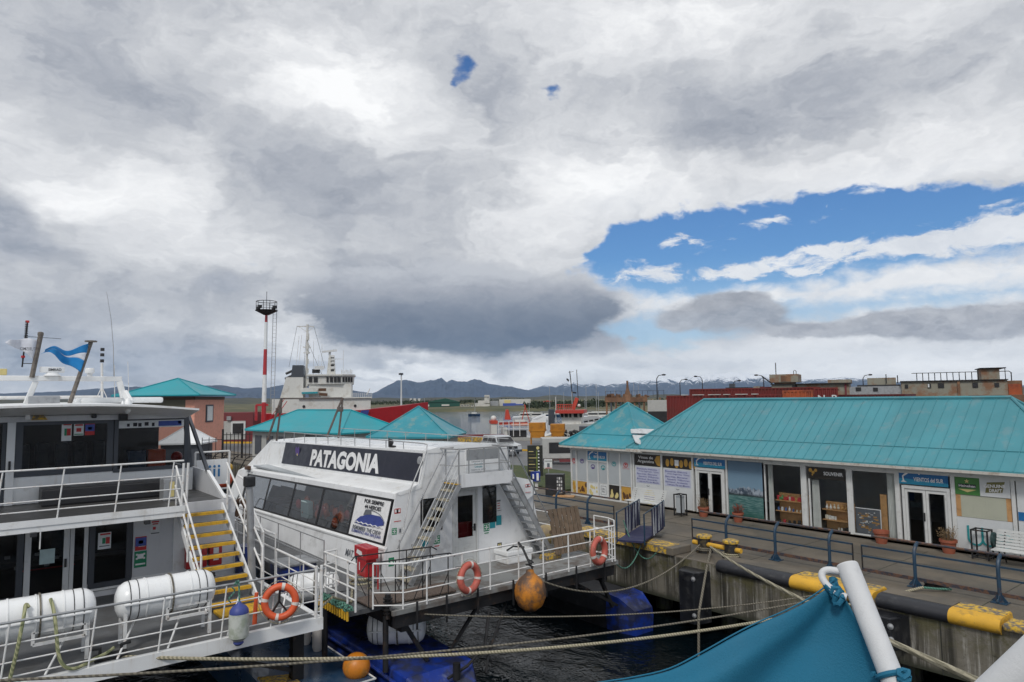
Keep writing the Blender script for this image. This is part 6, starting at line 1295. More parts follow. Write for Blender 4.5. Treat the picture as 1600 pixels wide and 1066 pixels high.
# red hose box
t = thing('hose_box', 'red fibreglass hose box with white symbol beside the centre catamaran cabin', 'fire box', (-17.2, 8.3, .5))
b = MB(); b.bbox(-16.85, -16.15, 8.05, 8.4, .95, 1.25, .03); b.bbox(-16.75, -16.25, 8.08, 8.39, .50, .95, .03); bb = b.build('box', M['red'], t)
b = MB(); b.poly([(-16.7, 8.045, 1.07), (-16.35, 8.045, 1.02), (-16.4, 8.045, 1.14), (-16.65, 8.045, 1.17)], (0, -.004, 0)); b.box(-16.6, -16.56, 8.072, 8.076, .65, .85); b.build('symbol', M['ink_white'], bb)
b = MB(); b.tube([(-16.25, 8.2, .88), (-15.8, 8.2, .88), (-15.8, 8.2, .3)], .02, 6); tag(b.build('stand_pipe', M['red']), 'thin red pipe bend beside the red hose box', 'pipe')
# rings
ring((-13.75, 9.54, .75), (1, .2, .05), .38, .085, 'ring_old', 'faded red life ring with white bands on the middle of the centre catamaran stern rail', grp='life rings on the railings')
ring((-13.75, 13.93, .74), (1, .2, .05), .40, .09, 'ring_old', 'faded red life ring with white bands at the quay end of the stern rail', tapes=3)
t = ring((-23.2, 7.1, 1.5), (.3, -1, 0), .38, .09, 'brown', 'dark red life ring half hidden behind the left catamaran stair', grp=None)
# buoys
b = MB(); b.lathe([(.01, -.43), (.16, -.40), (.30, -.29), (.385, -.10), (.40, .06), (.37, .22), (.28, .36), (.17, .45), (.11, .50), (.09, .58), (.01, .59)], (-13.5, 11.22, .13), n=24)
by = tag(b.build('mooring_buoy', mat('weathered_orange_buoy', (.52, .19, .015), .6, var=.35, vs=2.5, dirt=(.07, .05, .04), da=.72, ds=2.2, bump=.3), smooth=True), 'large weathered orange buoy hanging below the stern rail of the centre catamaran', 'buoy')
b = MB(); b.tube([(-13.5, 11.22, .85), (-13.75, 11.2, 1.2), (-13.9, 11.18, 1.33)], .03, 6)
for i in range(8): b.tube([(-13.5+.09*math.cos(i), 11.22+.09*math.sin(i), .75+.02*i), (-13.52+.09*math.cos(i+2), 11.22+.09*math.sin(i+2), .80+.02*i)], .02, 5)
tag(b.build('buoy_rope', M['dark_metal']), 'dark lashing that hangs the large orange buoy from the rail', 'rope')
p = onz(557, 1041, -1.0); b = MB(); b.ball((p.x, p.y, -1.0), .31, (1, 1, .95), 20, 12); tag(b.build('mooring_buoy', mat('orange_buoy', (.60, .20, .015), .45, var=.2, vs=4., dirt=(.3, .15, .03), da=.5), smooth=True), 'round orange buoy floating between the blue hulls', 'buoy')
# capsule raft under the deck, pilings with springs
raft((-15.6, 8.62, -.62), 1.45, .42, (.55, .80, 0), 'white liferaft capsule lying on the blue hull below the deck', None, cradle=False)
for i, (x, y) in enumerate(((-14.55, 7.75), (-16.1, 6.95))):
    b = MB(); b.cyl((x, y, -1.2), (x, y, .05), .07, 10)
    if i == 0:
        b.cyl((x+.1, y, .0), (x+.1, y, .55), .07, 10)
        for k in range(5): b.cyl((x+.1, y, .12+k*.08), (x+.1, y, .15+k*.08), .11, 12)
    b.build('deck_leg', M['dark_metal'], DB)
b = MB()
for k in range(13): b.cyl((-16.1+k*.13, 6.8-.0*k, .33), (-16.1+k*.13, 6.8, .12), .03, 6)
b.build('yellow_bristle', M['yellow'], DB)
b = MB(); random.seed(9)
for k in range(16): a = random.random(); b.tube([(-15.9+1.5*a+.1*math.cos(j), 6.82+.08*math.sin(j*1.3+k), .38+.04*math.sin(j+k)) for j in range(8)], .025, 5)
tag(b.build('rope_pile', M['net_green']), 'heap of green twine on the left edge of the centre catamaran deck', 'rope')
b = MB(); b.tube([(-16.3+.35*math.cos(t_*.5), 8.0+.28*math.sin(t_*.5), .32+.01*t_) for t_ in range(26)], .025, 6); b.tube([(-16.2, 7.7, .35), (-15.2, 7.2, .3), (-14.9, 6.6, .6), (-15.0, 6.3, .35)], .03, 6); tag(b.build('rope_coil', M['rope']), 'coil of cream rope on the centre catamaran side deck', 'rope')
# white chest, yellow chock, pallet, rope bundles at the aft wall
t = thing('white_chest', 'white lidded chest with black handle standing by the aft wall', 'chest', (-15.9, 12.6, .3)); b = MB(); b.bbox(-16.2, -15.6, 12.15, 13.05, .3, .52, .04); b.build('body', M['white'], t)
b = MB(); b.bbox(-16.22, -15.58, 12.12, 13.08, .525, .66, .03); b.build('lid', M['white_clean'], t); b = MB(); b.tube([(-15.7, 12.2, .68), (-15.65, 12.4, .78), (-15.65, 12.8, .7)], .025, 6); b.build('handle', M['black'], t)
b = MB(); b.bbox(-15.6, -15.25, 13.3, 13.9, .302, .42, .02); tag(b.build('step_block', M['yellow_worn']), 'small yellow block at the foot of the right-hand stair', 'block')
M['oldwood'] = mat('weathered_boards', (.15, .105, .07), .85, var=.35, vs=2., dirt=(.06, .045, .03), da=.5, streak=(.26, .21, .15), sa=.5, ss=12., bump=.4)
t = thing('wooden_pallet', 'weathered wooden pallet leaning on the rail behind the right-hand stair', 'pallet', (-15.4, 14.2, .5))
for i in range(7):
    y0 = 13.62+i*.178; b = MB(); b.poly([(-15.2, y0, .42), (-15.2, y0+.145, .42), (-15.62, y0+.22, 1.66), (-15.62, y0+.08, 1.66)], (.03, 0, .01)); b.build('board', M['oldwood'], t)
for f in (.12, .5, .88): b = MB(); b.beam((-15.25-.42*f, 13.6+.08*f, .42+1.24*f), (-15.25-.42*f, 14.9+.06*f, .42+1.24*f), .05, .09); b.build('bearer', M['oldwood'], t)
b = MB(); b.ball((-16.4, 14.3, .75), .34, (1, 1, .9)); tag(b.build('pale_buoy', mat('dirty_yellow_buoy', (.42, .32, .15), .7, var=.3, dirt=(.25, .2, .15), da=.6), smooth=True), 'dirty yellow buoy behind the wooden pallet', 'buoy')
# ================================================================ ROPES
def rope(pts, r, m, label, name='mooring_line'):
    b = MB(); b.tube(pts, r, 7); return tag(b.build(name, M[m], smooth=True), label, 'rope', None)
P1 = onz(158, 1025, .34); P2 = onz(1442, 918, .10)
def sagline(p, q, s, n=30): return sag(p, q, s, n)
rope(sagline(P1, P2, .62, 40), .034, 'rope', 'thick cream mooring line from the left catamaran to the green rope end on the quay')
PA = Vector((-14.45, 7.75, .15)); rope(sagline(PA, onz(1300, 926, .1), .30, 30), .016, 'rope_old', 'thin straight line from the black deck leg of the centre catamaran to the quay')
PB = onx(-60, 1066, -12.0); rope(sagline(PB, onz(1310, 930, .1), .30, 40), .020, 'rope_old', 'lowest grey mooring line, rising from the bottom left to the quay')
BO = Vector((-13.25, 18.35, .30))
rope(sagline(BO, ond(1545, 1072, 6.2), .12, 30), .030, 'rope', 'pale line running down from the twin bollard past the flag pole')
v1 = onx(1092, 958, -11.9); v2 = v1+Vector((.0, -.1, -1.6)); rope([BO+Vector((.1, -.1, 0)), BO.lerp(v1, .35), BO.lerp(v1, .7), v1, v1+Vector((0, -.02, -.15)), v2], .035, 'rope_old', 'grey line hanging from the twin bollard straight down to the water')
rope(sagline(BO+Vector((-.4, 0, 0)), Vector((-13.8, 11.9, .25)), .75, 24), .024, 'rope_old', 'sagging old line from the twin bollard to the stern of the centre catamaran')
for (a, c_, s_, lb) in (((-15.2, 17.3, .15), (-14.4, 15.1, .3), .5, 'slack green line from the kerb block down to the right-hand hull'), ((-15.9, 17.3, .9), (-14.55, 17.3, .05), .6, 'loose green line looped below the gangway')):
    rope(sagline(a, c_, s_, 12), .02, 'net_green', lb)
b = MB(); b.tube([P2+Vector((-.02, -.02, 0)), P2+Vector((.25, .2, -.02)), P2+Vector((.5, .42, -.02))], .03, 6); tag(b.build('rope_end', M['net_green']), 'green whipped end of the thick cream mooring line on the quay', 'rope')
b = MB(); random.seed(4)
for k in range(7): b.tube([(P2.x+.1+.35*math.cos(j*.9+k)*.8, P2.y+.55+.12*math.sin(j*.9+k), .03+.02*k) for j in range(8)], .022, 5)
tag(b.build('rope_heap', M['dark_metal']), 'small dark heap of rope behind the green rope end on the quay', 'rope')
b = MB()
for k in range(2): z_ = .10+k*.055; b.tube([(-13.75+.235*math.cos(j*math.pi/6), 18.72+.235*math.sin(j*math.pi/6), z_) for j in range(12)], .03, 6, True)
tag(b.build('rope_turns', M['rope_old'], smooth=True), 'turns of grey rope wound on the left post of the twin bollard', 'rope')
b = MB()
for k in range(2): z_ = .08+k*.06; b.tube([(-12.72+.235*math.cos(j*math.pi/6), 18.66+.235*math.sin(j*math.pi/6), z_) for j in range(12)], .03, 6, True)
tag(b.build('rope_turns', M['rope'], smooth=True), 'turns of pale rope wound on the right post of the twin bollard', 'rope')
# greenish ropes draped over the left raft
r1 = [onx(152, 940, -15.3), onx(158, 955, -15.02), onx(148, 985, -14.85), onx(120, 1010, -14.75), onx(100, 1035, -14.65), onx(85, 1070, -14.55)]
def px_rope(pts, r, m, label):
    b = MB(); # smooth the polyline
    P_ = pts
    for _ in range(2): P_ = [P_[0]]+[x for a, c in zip(P_, P_[1:]) for x in (a.lerp(c, .25), a.lerp(c, .75))]+[P_[-1]]
    b.tube(P_, r, 7); tag(b.build('draped_rope', M[m], smooth=True), label, 'rope')
px_rope([Vector((-15.1, 1.0, 1.42))]+[onx(a, c, x) for a, c, x in ((40, 942, -15.15), (38, 960, -14.95), (32, 990, -14.62), (26, 1020, -14.60), (14, 1066, -14.60), (8, 1090, -14.6))], .030, 'rope_green', 'greenish rope hanging over the leftmost canister down past the deck edge')
px_rope([onx(a, c, x) for a, c, x in ((79, 936, -15.2), (84, 952, -15.02), (88, 985, -14.75), (90, 1020, -14.66), (97, 1040, -14.60), (112, 1047, -14.6), (130, 1040, -14.65), (150, 1028, -14.8), (165, 1022, -14.9), (178, 1012, -15.0))], .030, 'rope_green', 'greenish rope draped over the leftmost canister and curving along the deck edge')
b = MB(); b.bbox(-15.05, -14.85, 2.0, 2.55, .29, .38, .02); b.tube([(-14.95, 2.1, .38), (-14.95, 2.1, .5), (-14.95, 1.95, .52)], .035, 6); b.tube([(-14.95, 2.45, .38), (-14.95, 2.45, .5), (-14.95, 2.6, .52)], .035, 6); tag(b.build('deck_cleat', M['dark_metal']), 'dark deck cleat holding the thick cream mooring line', 'cleat')
# ================================================================ VIEWER'S BOAT: flag, pole and hand rail
TP = ond(1324, 884, 1.62); BT = ond(1410, 1100, 1.50)
pole = thing('flag_pole', 'thick white flag pole with a hook, leaning in the foreground', 'pole', tuple(BT))
ax = (TP-BT).normalized(); b = MB(); b.cyl(BT-ax*.5, TP, .0218, 28); b.lathe([(.0218, 0), (.0202, .003), (.01, .005), (.001, .005)], TP, ax, 28); b.build('shaft', M['pole_white'], pole, smooth=True)
sdv = (ond(1290, 890, 1.62)-ond(1320, 890, 1.62)).normalized()
hk = [TP-ax*.012+sdv*.02, TP-ax*.008+sdv*.045, TP-ax*.02+sdv*.058, TP-ax*.04+sdv*.055, TP-ax*.058+sdv*.04, TP-ax*.066+sdv*.024]
hk2 = hk
for _ in range(2): hk2 = [hk2[0]]+[x for a, c in zip(hk2, hk2[1:]) for x in (a.lerp(c, .25), a.lerp(c, .75))]+[hk2[-1]]
b = MB(); b.tube(hk2, .0075, 10); b.build('hook', M['pole_white'], pole, smooth=True)
M['flag_teal'] = mat('teal_flag_cloth', (.008, .135, .235), .75, var=.08, vs=4., bump=.25, bs=240.)
M['flag_silver'] = mat('pale_flag_cloth', (.52, .56, .64), .75, var=.06)
# cloth: top edge from the hook down to the left, hoist edge along the pole
hx0 = ond(1302, 905, 1.62)
top_px = [(1305, 905, 1.60), (1292, 915, 1.60), (1262, 936, 1.59), (1225, 955, 1.57), (1185, 972, 1.55), (1145, 992, 1.52), (1095, 1020, 1.50), (1045, 1045, 1.48), (990, 1058, 1.46), (940, 1066, 1.44), (860, 1080, 1.42)]
hoist_px = [(1308, 907, 1.60), (1316, 930, 1.60), (1330, 958, 1.59), (1345, 990, 1.58), (1360, 1022, 1.57), (1376, 1055, 1.56), (1400, 1100, 1.55)]
tp = [ond(*p) for p in top_px]; hp = [ond(*p) for p in hoist_px]
def samp(L_, u):
    f = u*(len(L_)-1); i = min(int(f), len(L_)-2); f -= i
    p0 = L_[max(i-1, 0)]; p1 = L_[i]; p2 = L_[i+1]; p3 = L_[min(i+2, len(L_)-1)]
    return .5*((2*p1)+(p2-p0)*f+(2*p0-5*p1+4*p2-p3)*f*f+(3*p1-p0-3*p2+p3)*f**3)
nu_, nv_ = 40, 30; fv = []; nrm_ = (tp[5]-tp[0]).cross(hp[5]-hp[0]).normalized()
for i in range(nu_+1):
    for j in range(nv_+1):
        u, v = i/nu_, j/nv_
        a_, h_ = samp(tp, u), samp(hp, v)
        p = a_+(h_-hp[0])*(1)*1.0 if False else samp(tp, u)+(h_-tp[0])*(1-.0*u)
        ang = math.atan2(v, u+1e-6); rr = math.hypot(u, v)
        p = p+nrm_*min(1, v*4)*(.026*math.sin(ang*4.2+.6)*min(1, rr*2.2)+.004*math.sin(ang*11+rr*3)*min(1, rr*1.5))
        fv.append(p)
fl_t = thing('teal_flag', 'large teal flag tied to the white pole in the foreground', 'flag', tuple(hx0))
b = MB(); b.v = fv; w_ = nv_+1
def inlow(i, j): return (j/nv_) > .86+.35*(i/nu_)
b.f = [(i*w_+j, (i+1)*w_+j, (i+1)*w_+j+1, i*w_+j+1) for i in range(nu_) for j in range(nv_) if not inlow(i, j)]
o = b.build('cloth', M['flag_teal'], fl_t, smooth=True, fix=False); s_ = o.modifiers.new('thick', 'SOLIDIFY'); s_.thickness = .0012
b = MB(); b.v = fv; b.f = [(i*w_+j, (i+1)*w_+j, (i+1)*w_+j+1, i*w_+j+1) for i in range(nu_) for j in range(nv_) if inlow(i, j)]
o = b.build('lower_band', M['flag_silver'], fl_t, smooth=True, fix=False); s_ = o.modifiers.new('thick', 'SOLIDIFY'); s_.thickness = .0012
b = MB(); b.tube([samp(tp, k/40) for k in range(41)], .0016, 5); b.build('hem', M['flag_teal'], fl_t, smooth=True)
kp = hk[4]; b = MB(); b.tube([hx0, hx0.lerp(kp, .5)+sdv*.004, kp+sdv*.004, kp+sdv*.014+ax*.014, hk[3]+ax*.005], [.009, .008, .009, .008, .006], 8)
for a in range(3): b.tube([kp+sdv*(.010*math.cos(t_*1.05+a))+ax*(.012*math.sin(t_*1.05)-.006*a)+nrm_*.008*math.sin(t_+a) for t_ in range(7)], .0055, 7)
b.build('knot', M['flag_teal'], fl_t, smooth=True)
lowp = ond(1392, 1058, 1.535); cc_ = TP+(BT-TP)*((lowp-TP).dot(BT-TP)/(BT-TP).length_squared)
n1 = ax.orthogonal().normalized(); n2 = ax.cross(n1)
b = MB(); b.tube([cc_+(n1*math.cos(R_(k*20))+n2*math.sin(R_(k*20)))*.0245 for k in range(18)], .0055, 7, True); b.tube([ond(1374, 1052, 1.54), cc_+sdv*.033], .005, 6)
kk = ond(1412, 1056, 1.50); 
for a in range(3): b.tube([kk+Vector((.008*math.cos(t_+a), .008*math.sin(t_*1.1+a), .008*math.sin(t_*.7+a*2))) for t_ in range(7)], .005, 6)
b.tube([kk, kk+Vector((.006, .01, -.02)), kk+Vector((.012, .02, -.05))], .006, 6); b.build('lower_tie', M['flag_teal'], fl_t, smooth=True)
b = MB(); g0, g1 = ond(1556, 1090, .95), ond(1640, 1012, .95); b.cyl(g0+(g0-g1)*2, g1+(g1-g0)*3, .0225, 28); tag(b.build('hand_rail', M['pole_white'], smooth=True), 'out of focus white hand rail at the bottom right corner', 'railing')
# ================================================================ BACKGROUND: port yard, ships, far shore
class Fr:
    """local frame of a building: o = near corner on the ground, e1 to the right, e2 away"""
    def __init__(s, o, e1, e2=None):
        s.o = Vector((o[0], o[1], 0)); s.e1 = Vector((e1[0], e1[1], 0)).normalized(); s.e2 = Vector((-s.e1.y, s.e1.x, 0))
    def p(s, u, v, z): return s.o+s.e1*u+s.e2*v+Vector((0, 0, z))
    def box(s, b, u0, u1, v0, v1, z0, z1):
        return b.add([s.p(u0, v0, z0), s.p(u1, v0, z0), s.p(u1, v1, z0), s.p(u0, v1, z0), s.p(u0, v0, z1), s.p(u1, v0, z1), s.p(u1, v1, z1), s.p(u0, v1, z1)], [(0,3,2,1),(4,5,6,7),(0,1,5,4),(1,2,6,5),(2,3,7,6),(3,0,4,7)])
def facing(px, py, D, theta=0.):
    c = ond(px, py, D); aw = Vector((c.x, c.y, 0)).normalized(); rt = Vector((aw.y, -aw.x, 0)); t = R_(theta)
    return Fr(c, rt*math.cos(t)-aw*math.sin(t))
def zat(px, py, D): return ond(px, py, D).z
def fbox(f, par, nm, m, *a, **k): b = MB(); f.box(b, *a); return b.build(nm, M[m] if isinstance(m, str) else m, par, **k)
def fhip(f, par, u0, u1, v0, v1, ze, zr, m, inset=None, nm='roof'):
    w_ = (v1-v0)/2; ins = inset if inset is not None else w_; um = (u0+u1)/2
    r0, r1 = min(u0+ins, um-.01), max(u1-ins, um+.01); vm = (v0+v1)/2; b = MB()
    E_ = [(u0, v0), (u1, v0), (u1, v1), (u0, v1)]; Rr = [(r0, vm), (r1, vm), (r1, vm), (r0, vm)]
    b.loft([[f.p(u, v, ze-.12) for u, v in E_], [f.p(u, v, ze) for u, v in E_], [f.p(*[a*.72+c*.28 for a, c in zip(e, r_)], ze+(zr-ze)*.24) for e, r_ in zip(E_, Rr)], [f.p(u, v, zr) for u, v in Rr]], cap=False)
    b.add([f.p(u, v, ze-.12) for u, v in E_], [(3, 2, 1, 0)])
    o = b.build(nm, m if not isinstance(m, str) else M[m], par)
    b = MB()
    for i in range(4): b.tube([f.p(*E_[i], ze+.02), f.p(*[a*.72+c*.28 for a, c in zip(E_[i], Rr[i])], ze+(zr-ze)*.24+.03), f.p(*Rr[i], zr+.03)], .045, 5)
    b.tube([f.p(*Rr[0], zr+.03), f.p(*Rr[1], zr+.03)], .05, 5); b.build('ridge_cap', m if not isinstance(m, str) else M[m], par); return o
M['pink'] = mat('salmon_render', (.78, .37, .27), .8, var=.08, dirt=(.35, .18, .13), da=.3)
M['maroon'] = mat('maroon_render', (.16, .03, .035), .7, var=.12); M['olive_band'] = mat('olive_render', (.13, .12, .085), .8)
M['pale_wall'] = mat('pale_render', (.42, .42, .40), .7, var=.08, dirt=(.28, .27, .25), da=.3)
# pink harbour office
f = facing(304, 640, 73, 25); t = thing('harbour_office', 'two-storey salmon pink building with a bright teal pyramid roof', 'building', tuple(f.o))
fbox(f, t, 'wall', 'pink', -6.7, 0, 0, 6.7, 0, 5.25); fbox(f, t, 'wall_band', 'olive_band', -6.72, -.9, -.02, 0, 4.4, 5.45); fbox(f, t, 'wall_band', 'brown', -6.74, .04, -.04, 6.74, 5.251, 5.55)
fhip(f, t, -7.6, .9, -.9, 7.6, 5.75, 7.45, 'roof_bright')
for (u0, u1) in ((-4.6, -3.2),):
    w_ = fbox(f, t, 'window', 'frame_dark', u0-.1, u1+.1, -.08, .05, 3.0, 4.7); fbox(f, w_, 'pane', 'alu', u0, u0+.6, -.10, -.05, 3.1, 4.6)
w_ = fbox(f, t, 'window', 'frame_dark', -.02, .08, 2.4, 4.0, 3.0, 4.75); fbox(f, w_, 'pane', 'curtain', .05, .10, 2.6, 3.8, 3.15, 4.6)
fbox(f, t, 'wall_lamp', 'paper', -5.6, -5.4, -.2, 0, 5.0, 5.2)
# maroon customs building with blue porch
f = facing(383, 690, 93, 12); t = thing('customs_building', 'low maroon building with white-framed windows beyond the yard fence', 'building', tuple(f.o))
fbox(f, t, 'wall', 'maroon', -5.9, .9, 0, 5, 0, 3.65); fbox(f, t, 'wall_panel', 'pale_wall', -4.6, .0, -.05, .05, .3, 2.6)
for u0, u1 in ((-4.4, -2.7), (-1.6, -.1)):
    w_ = fbox(f, t, 'window', 'pvc', u0-.12, u1+.12, -.12, -.04, .8, 2.5); fbox(f, w_, 'pane', 'black', u0+.1, u1-.1, -.14, -.10, 1.0, 2.3)
fbox(f, t, 'wall_lamp', 'alu', -2.2, -1.7, -.3, 0, 2.7, 3.2)
fbox(f, t, 'column', 'maroon', -6.35, -5.9, -.8, -.1, 0, 3.6)
b = MB(); b.poly([f.p(-6.0, -.2, 3.5), f.p(-6.0, -2.2, 2.5), f.p(-9.2, -2.2, 2.35), f.p(-6.9, -.2, 3.45)], (0, 0, -.1)); b.build('porch_roof', plain('blue_porch', (.03, .12, .38), .5), t)
fbox(f, t, 'porch_wall', 'olive_band', -9.0, -6.4, -.1, 0, 0, 2.3)
# white pointed tent with dark base
f = facing(300, 700, 62, 20); t = thing('tent', 'small white pointed tent in front of the salmon building', 'tent', tuple(f.o))
fhip(f, t, -2.4, 1.2, -1.2, 2.4, 1.75, 3.1, 'white_clean', nm='canopy'); fbox(f, t, 'side_cloth', 'frame_dark', -2.1, .9, -.9, 2.1, 0, 1.63)
# long teal-roofed building and its pyramid neighbour
pa, pb = onz(382, 671, 2.6), onz(532, 677, 2.6)
f = Fr(pb, pb-pa); Lw = (pb-pa).length
t = thing('ticket_hall', 'long low building with a bright teal hipped roof behind the centre catamaran', 'building', tuple(f.o))
fhip(f, t, -Lw, 0, 0, 6.4, 2.6, 4.22, 'roof_bright'); fbox(f, t, 'wall', 'pale_wall', -Lw+.5, -.5, .5, 5.9, 0, 2.45)
for k in range(6): w_ = fbox(f, t, 'window', 'frame_dark', -Lw+1+k*1.9, -Lw+2.0+k*1.9, .44, .49, .5, 2.1)
fbox(f, t, 'notice_board', 'black', -5.4, -2.2, .40, .43, 1.2, 2.3)
f = facing(668, 680, 46, 14); t = thing('kiosk', 'small kiosk with a flaking teal pyramid roof behind the centre catamaran', 'kiosk', tuple(f.o))
fhip(f, t, -3.9, 1.75, -1.0, 4.6, 2.58, 4.5, 'roof_old'); fbox(f, t, 'wall', 'pale_wall', -3.4, 1.2, -.5, 4.1, 0, 2.45)
for k in range(4): w_ = fbox(f, t, 'window', ['panel_grey', 'wood', 'panel_grey', 'alu'][k], -3.2+k*1.1, -2.3+k*1.1, -.55, -.5, .9, 2.2)
# gate with dark bars and the yard barrier rails
f = facing(378, 700, 66, 5); t = thing('yard_gate', 'tall dark barred gate in front of the maroon building', 'gate', tuple(f.o))
for k in range(9): b = MB(); u = -1.6+k*.32; b.cyl(f.p(u, 0, 0), f.p(u, 0, 2.3+(.3 if k in (0, 5) else 0)), .10 if k in (0, 5) else .035, 6); b.build('bar', M['dark_metal'], t)
b = MB(); b.beam(f.p(-1.6, 0, .3), f.p(1.1, 0, .3), .06); b.beam(f.p(-1.6, 0, 2.1), f.p(1.1, 0, 2.1), .06); b.build('rail', M['dark_metal'], t)
f = facing(322, 705, 60, 5); t = thing('yard_gate', 'short dark barred fence between the white tent and the maroon building', 'gate', tuple(f.o))
for k in range(4): b = MB(); b.cyl(f.p(-.3+k*.5, 0, 0), f.p(-.3+k*.5, 0, 2.2), .03, 6); b.build('bar', M['dark_metal'], t)
b = MB(); b.beam(f.p(-.3, 0, 2.0), f.p(1.2, 0, 2.0), .05); b.build('rail', M['dark_metal'], t)
pa, pb = onz(300, 722, 0), onz(430, 742, 0); t = thing('crowd_barrier', 'row of grey tubular barriers along the quay beyond the catamarans', 'barrier', tuple((pa+pb)/2))
for k in range(8):
    p = pa.lerp(pb, k/8); q_ = pa.lerp(pb, (k+.95)/8); b = MB(); b.tube([p, p+Vector((.3, .3, .75)), p+Vector((.6, .6, 1.0))], .04, 5); b.build('post', M['dark_metal'], t)
    b = MB(); 
    for z in (.3, .65, .98): b.cyl(p+Vector((z*.55, z*.55, z)), q_+Vector((z*.55, z*.55, z)), .03, 5)
    b.build('rail', M['dark_metal'], t)
# white gate panel with blue figures on the left catamaran's foredeck
gp = onx(333, 728, -23.5); t = thing('deck_gate', 'white gate panel with blue emblem behind the left catamaran stair', 'gate', (gp.x, gp.y, .3))
b = MB(); b.box(-23.55, -23.5, gp.y-.5, gp.y+.45, 2.35, 3.15); pnl = b.build('panel', M['white'], t)
b = MB()
for k in range(4): y_ = gp.y-.24+k*.14; b.box(-23.497, -23.49, y_-.03, y_+.03, 2.6, 2.85); b.ball((-23.49, y_, 2.93), .045, (.1, 1, 1), 6, 4)
b.build('blue_emblem', plain('emblem_blue', (.03, .18, .40), .5), pnl)
b = MB()
for y_ in (gp.y-.55, gp.y+.5): b.cyl((-23.5, y_, .3), (-23.5, y_, 3.4), .035, 8)
for z in (3.4, 2.2, 1.75, 1.3): b.cyl((-23.5, gp.y-.55, z), (-23.5, gp.y+.5, z), .03, 8)
b.build('frame', M['rail_white'], t)
q_ = onx(350, 748, -33.); b = MB(); b.ball(q_, .38, (1, 1, 1.1)); tag(b.build('orange_buoy', M['orange'], smooth=True), 'orange buoy behind the white gate panel with blue emblem', 'buoy')
q_ = onx(350, 731, -34.0); b = MB(); b.ball(q_, .34, (1, 1.2, .8)); tag(b.build('yellow_buoy', M['yellow'], smooth=True), 'yellow buoy above the orange one, by the bow of the centre catamaran', 'buoy')
# red and white light tower
f = facing(411, 680, 85); t = thing('light_tower', 'tall red and white floodlight tower with a round railed platform', 'tower', tuple(f.o)); base = f.o
T_top = ond(420, 486, 85)
def tp_(z): return Vector((base.x+(T_top.x-base.x)*z/T_top.z*.35, base.y+(T_top.y-base.y)*z/T_top.z*.35, z))
zs = [0, 4.9, 8.1, 11.1, 14.3, T_top.z]
for i, mname in enumerate(('red', 'white', 'red', 'white', 'red')): b = MB(); b.cone(tp_(zs[i]), tp_(zs[i+1]),   .29-.03*i, .29-.03*(i+1), 10, i in (0, 4)); b.build('mast_section', M[mname], t, smooth=True)
zt = T_top.z; c_ = tp_(zt)
b = MB(); b.lathe([(.3, -.5), (1.25, 0), (1.3, .05), (1.0, .08)], c_, n=18); b.build('platform', M['dark_metal'], t)
b = MB()
for k in range(10): a = k*.628; b.cyl(c_+Vector((1.15*math.cos(a), 1.15*math.sin(a), 0)), c_+Vector((1.15*math.cos(a), 1.15*math.sin(a), 1.1)), .03, 5)
b.tube([c_+Vector((1.15*math.cos(k*.3927), 1.15*math.sin(k*.3927), 1.1)) for k in range(16)], .04, 5, True); b.tube([c_+Vector((1.15*math.cos(k*.3927), 1.15*math.sin(k*.3927), .55)) for k in range(16)], .025, 5, True); b.cyl(c_, c_+Vector((0, 0, 2.3)), .03, 5); b.build('guard_ring', M['dark_metal'], t)
for k in range(4): a = .5+k*1.6; b = MB(); q_ = c_+Vector((1.2*math.cos(a), 1.2*math.sin(a), .35)); b.bbox(q_.x-.2, q_.x+.2, q_.y-.2, q_.y+.2, q_.z-.15, q_.z+.2, .04); b.build('floodlight', M['dark_metal'], t)
b = MB(); o1 = f.e1*.75; o2 = f.e1*1.15
b.cyl(base+o1+Vector((0, 0, 4)), c_+o1, .035, 5); b.cyl(base+o2+Vector((0, 0, 4)), c_+o2, .035, 5)
for k in range(26): z = 4+k*(zt-4)/26; q_ = base+(c_-base)*(z/zt); q_.z = z; b.cyl(q_+o1, q_+o2, .02, 4)
b.build('ladder', M['alu'], t)
b = MB(); b.beam(f.p(-.8, 0, 4.6), f.p(.5, 0, 4.6), .3, .25); b.beam(f.p(-.8, 0, 4.6), f.p(-.8, 0, 2.8), .25, .22, (1, 0, 0)); b.beam(f.p(.3, 0, 1.6), f.p(2.6, 0, 5.0), .09); b.beam(f.p(.3, 0, 2.4), f.p(2.4, 0, 5.4), .07); b.beam(f.p(.3, 0, .8), f.p(2.8, 0, 3.0), .2); b.build('base_gantry', M['red'], t)
# ---- ship behind the ticket hall
f = facing(500, 660, 100, 4); D_ = 100
def U(px): return (px-500)*D_/1067.
def Z(py, px=500): return zat(px, py, D_)
t = thing('supply_ship', 'white and red supply ship with funnel, masts and wheelhouse behind the teal-roofed hall', 'ship', (f.o.x, f.o.y, WZ))
M['ship_red'] = mat('ship_red', (.36, .012, .018), .45, var=.15, dirt=(.15, .03, .03), da=.3); M['ship_white'] = mat('ship_white', (.60, .60, .57), .45, var=.06, dirt=(.38, .34, .28), da=.35, ds=1., streak=(.35, .22, .12), sa=.35, ss=2.)
b = MB(); b.loft([[f.p(u, v, z) for v, z in ((-w_, zt_), (-w_*.85, -3), (w_*.85, -3), (w_, zt_))] if False else [f.p(u, 5-w_, zt_), f.p(u, 5-w_*.8, -3), f.p(u, 5+w_*.8, -3), f.p(u, 5+w_, zt_)] for u, w_, zt_ in ((U(400), 4, 3.2), (U(470), 4.8, 3.4), (U(560), 4.8, 3.6), (U(620), 3.6, 4.1), (U(665), .3, 4.6))]); b.build('hull', M['ship_red'], t)
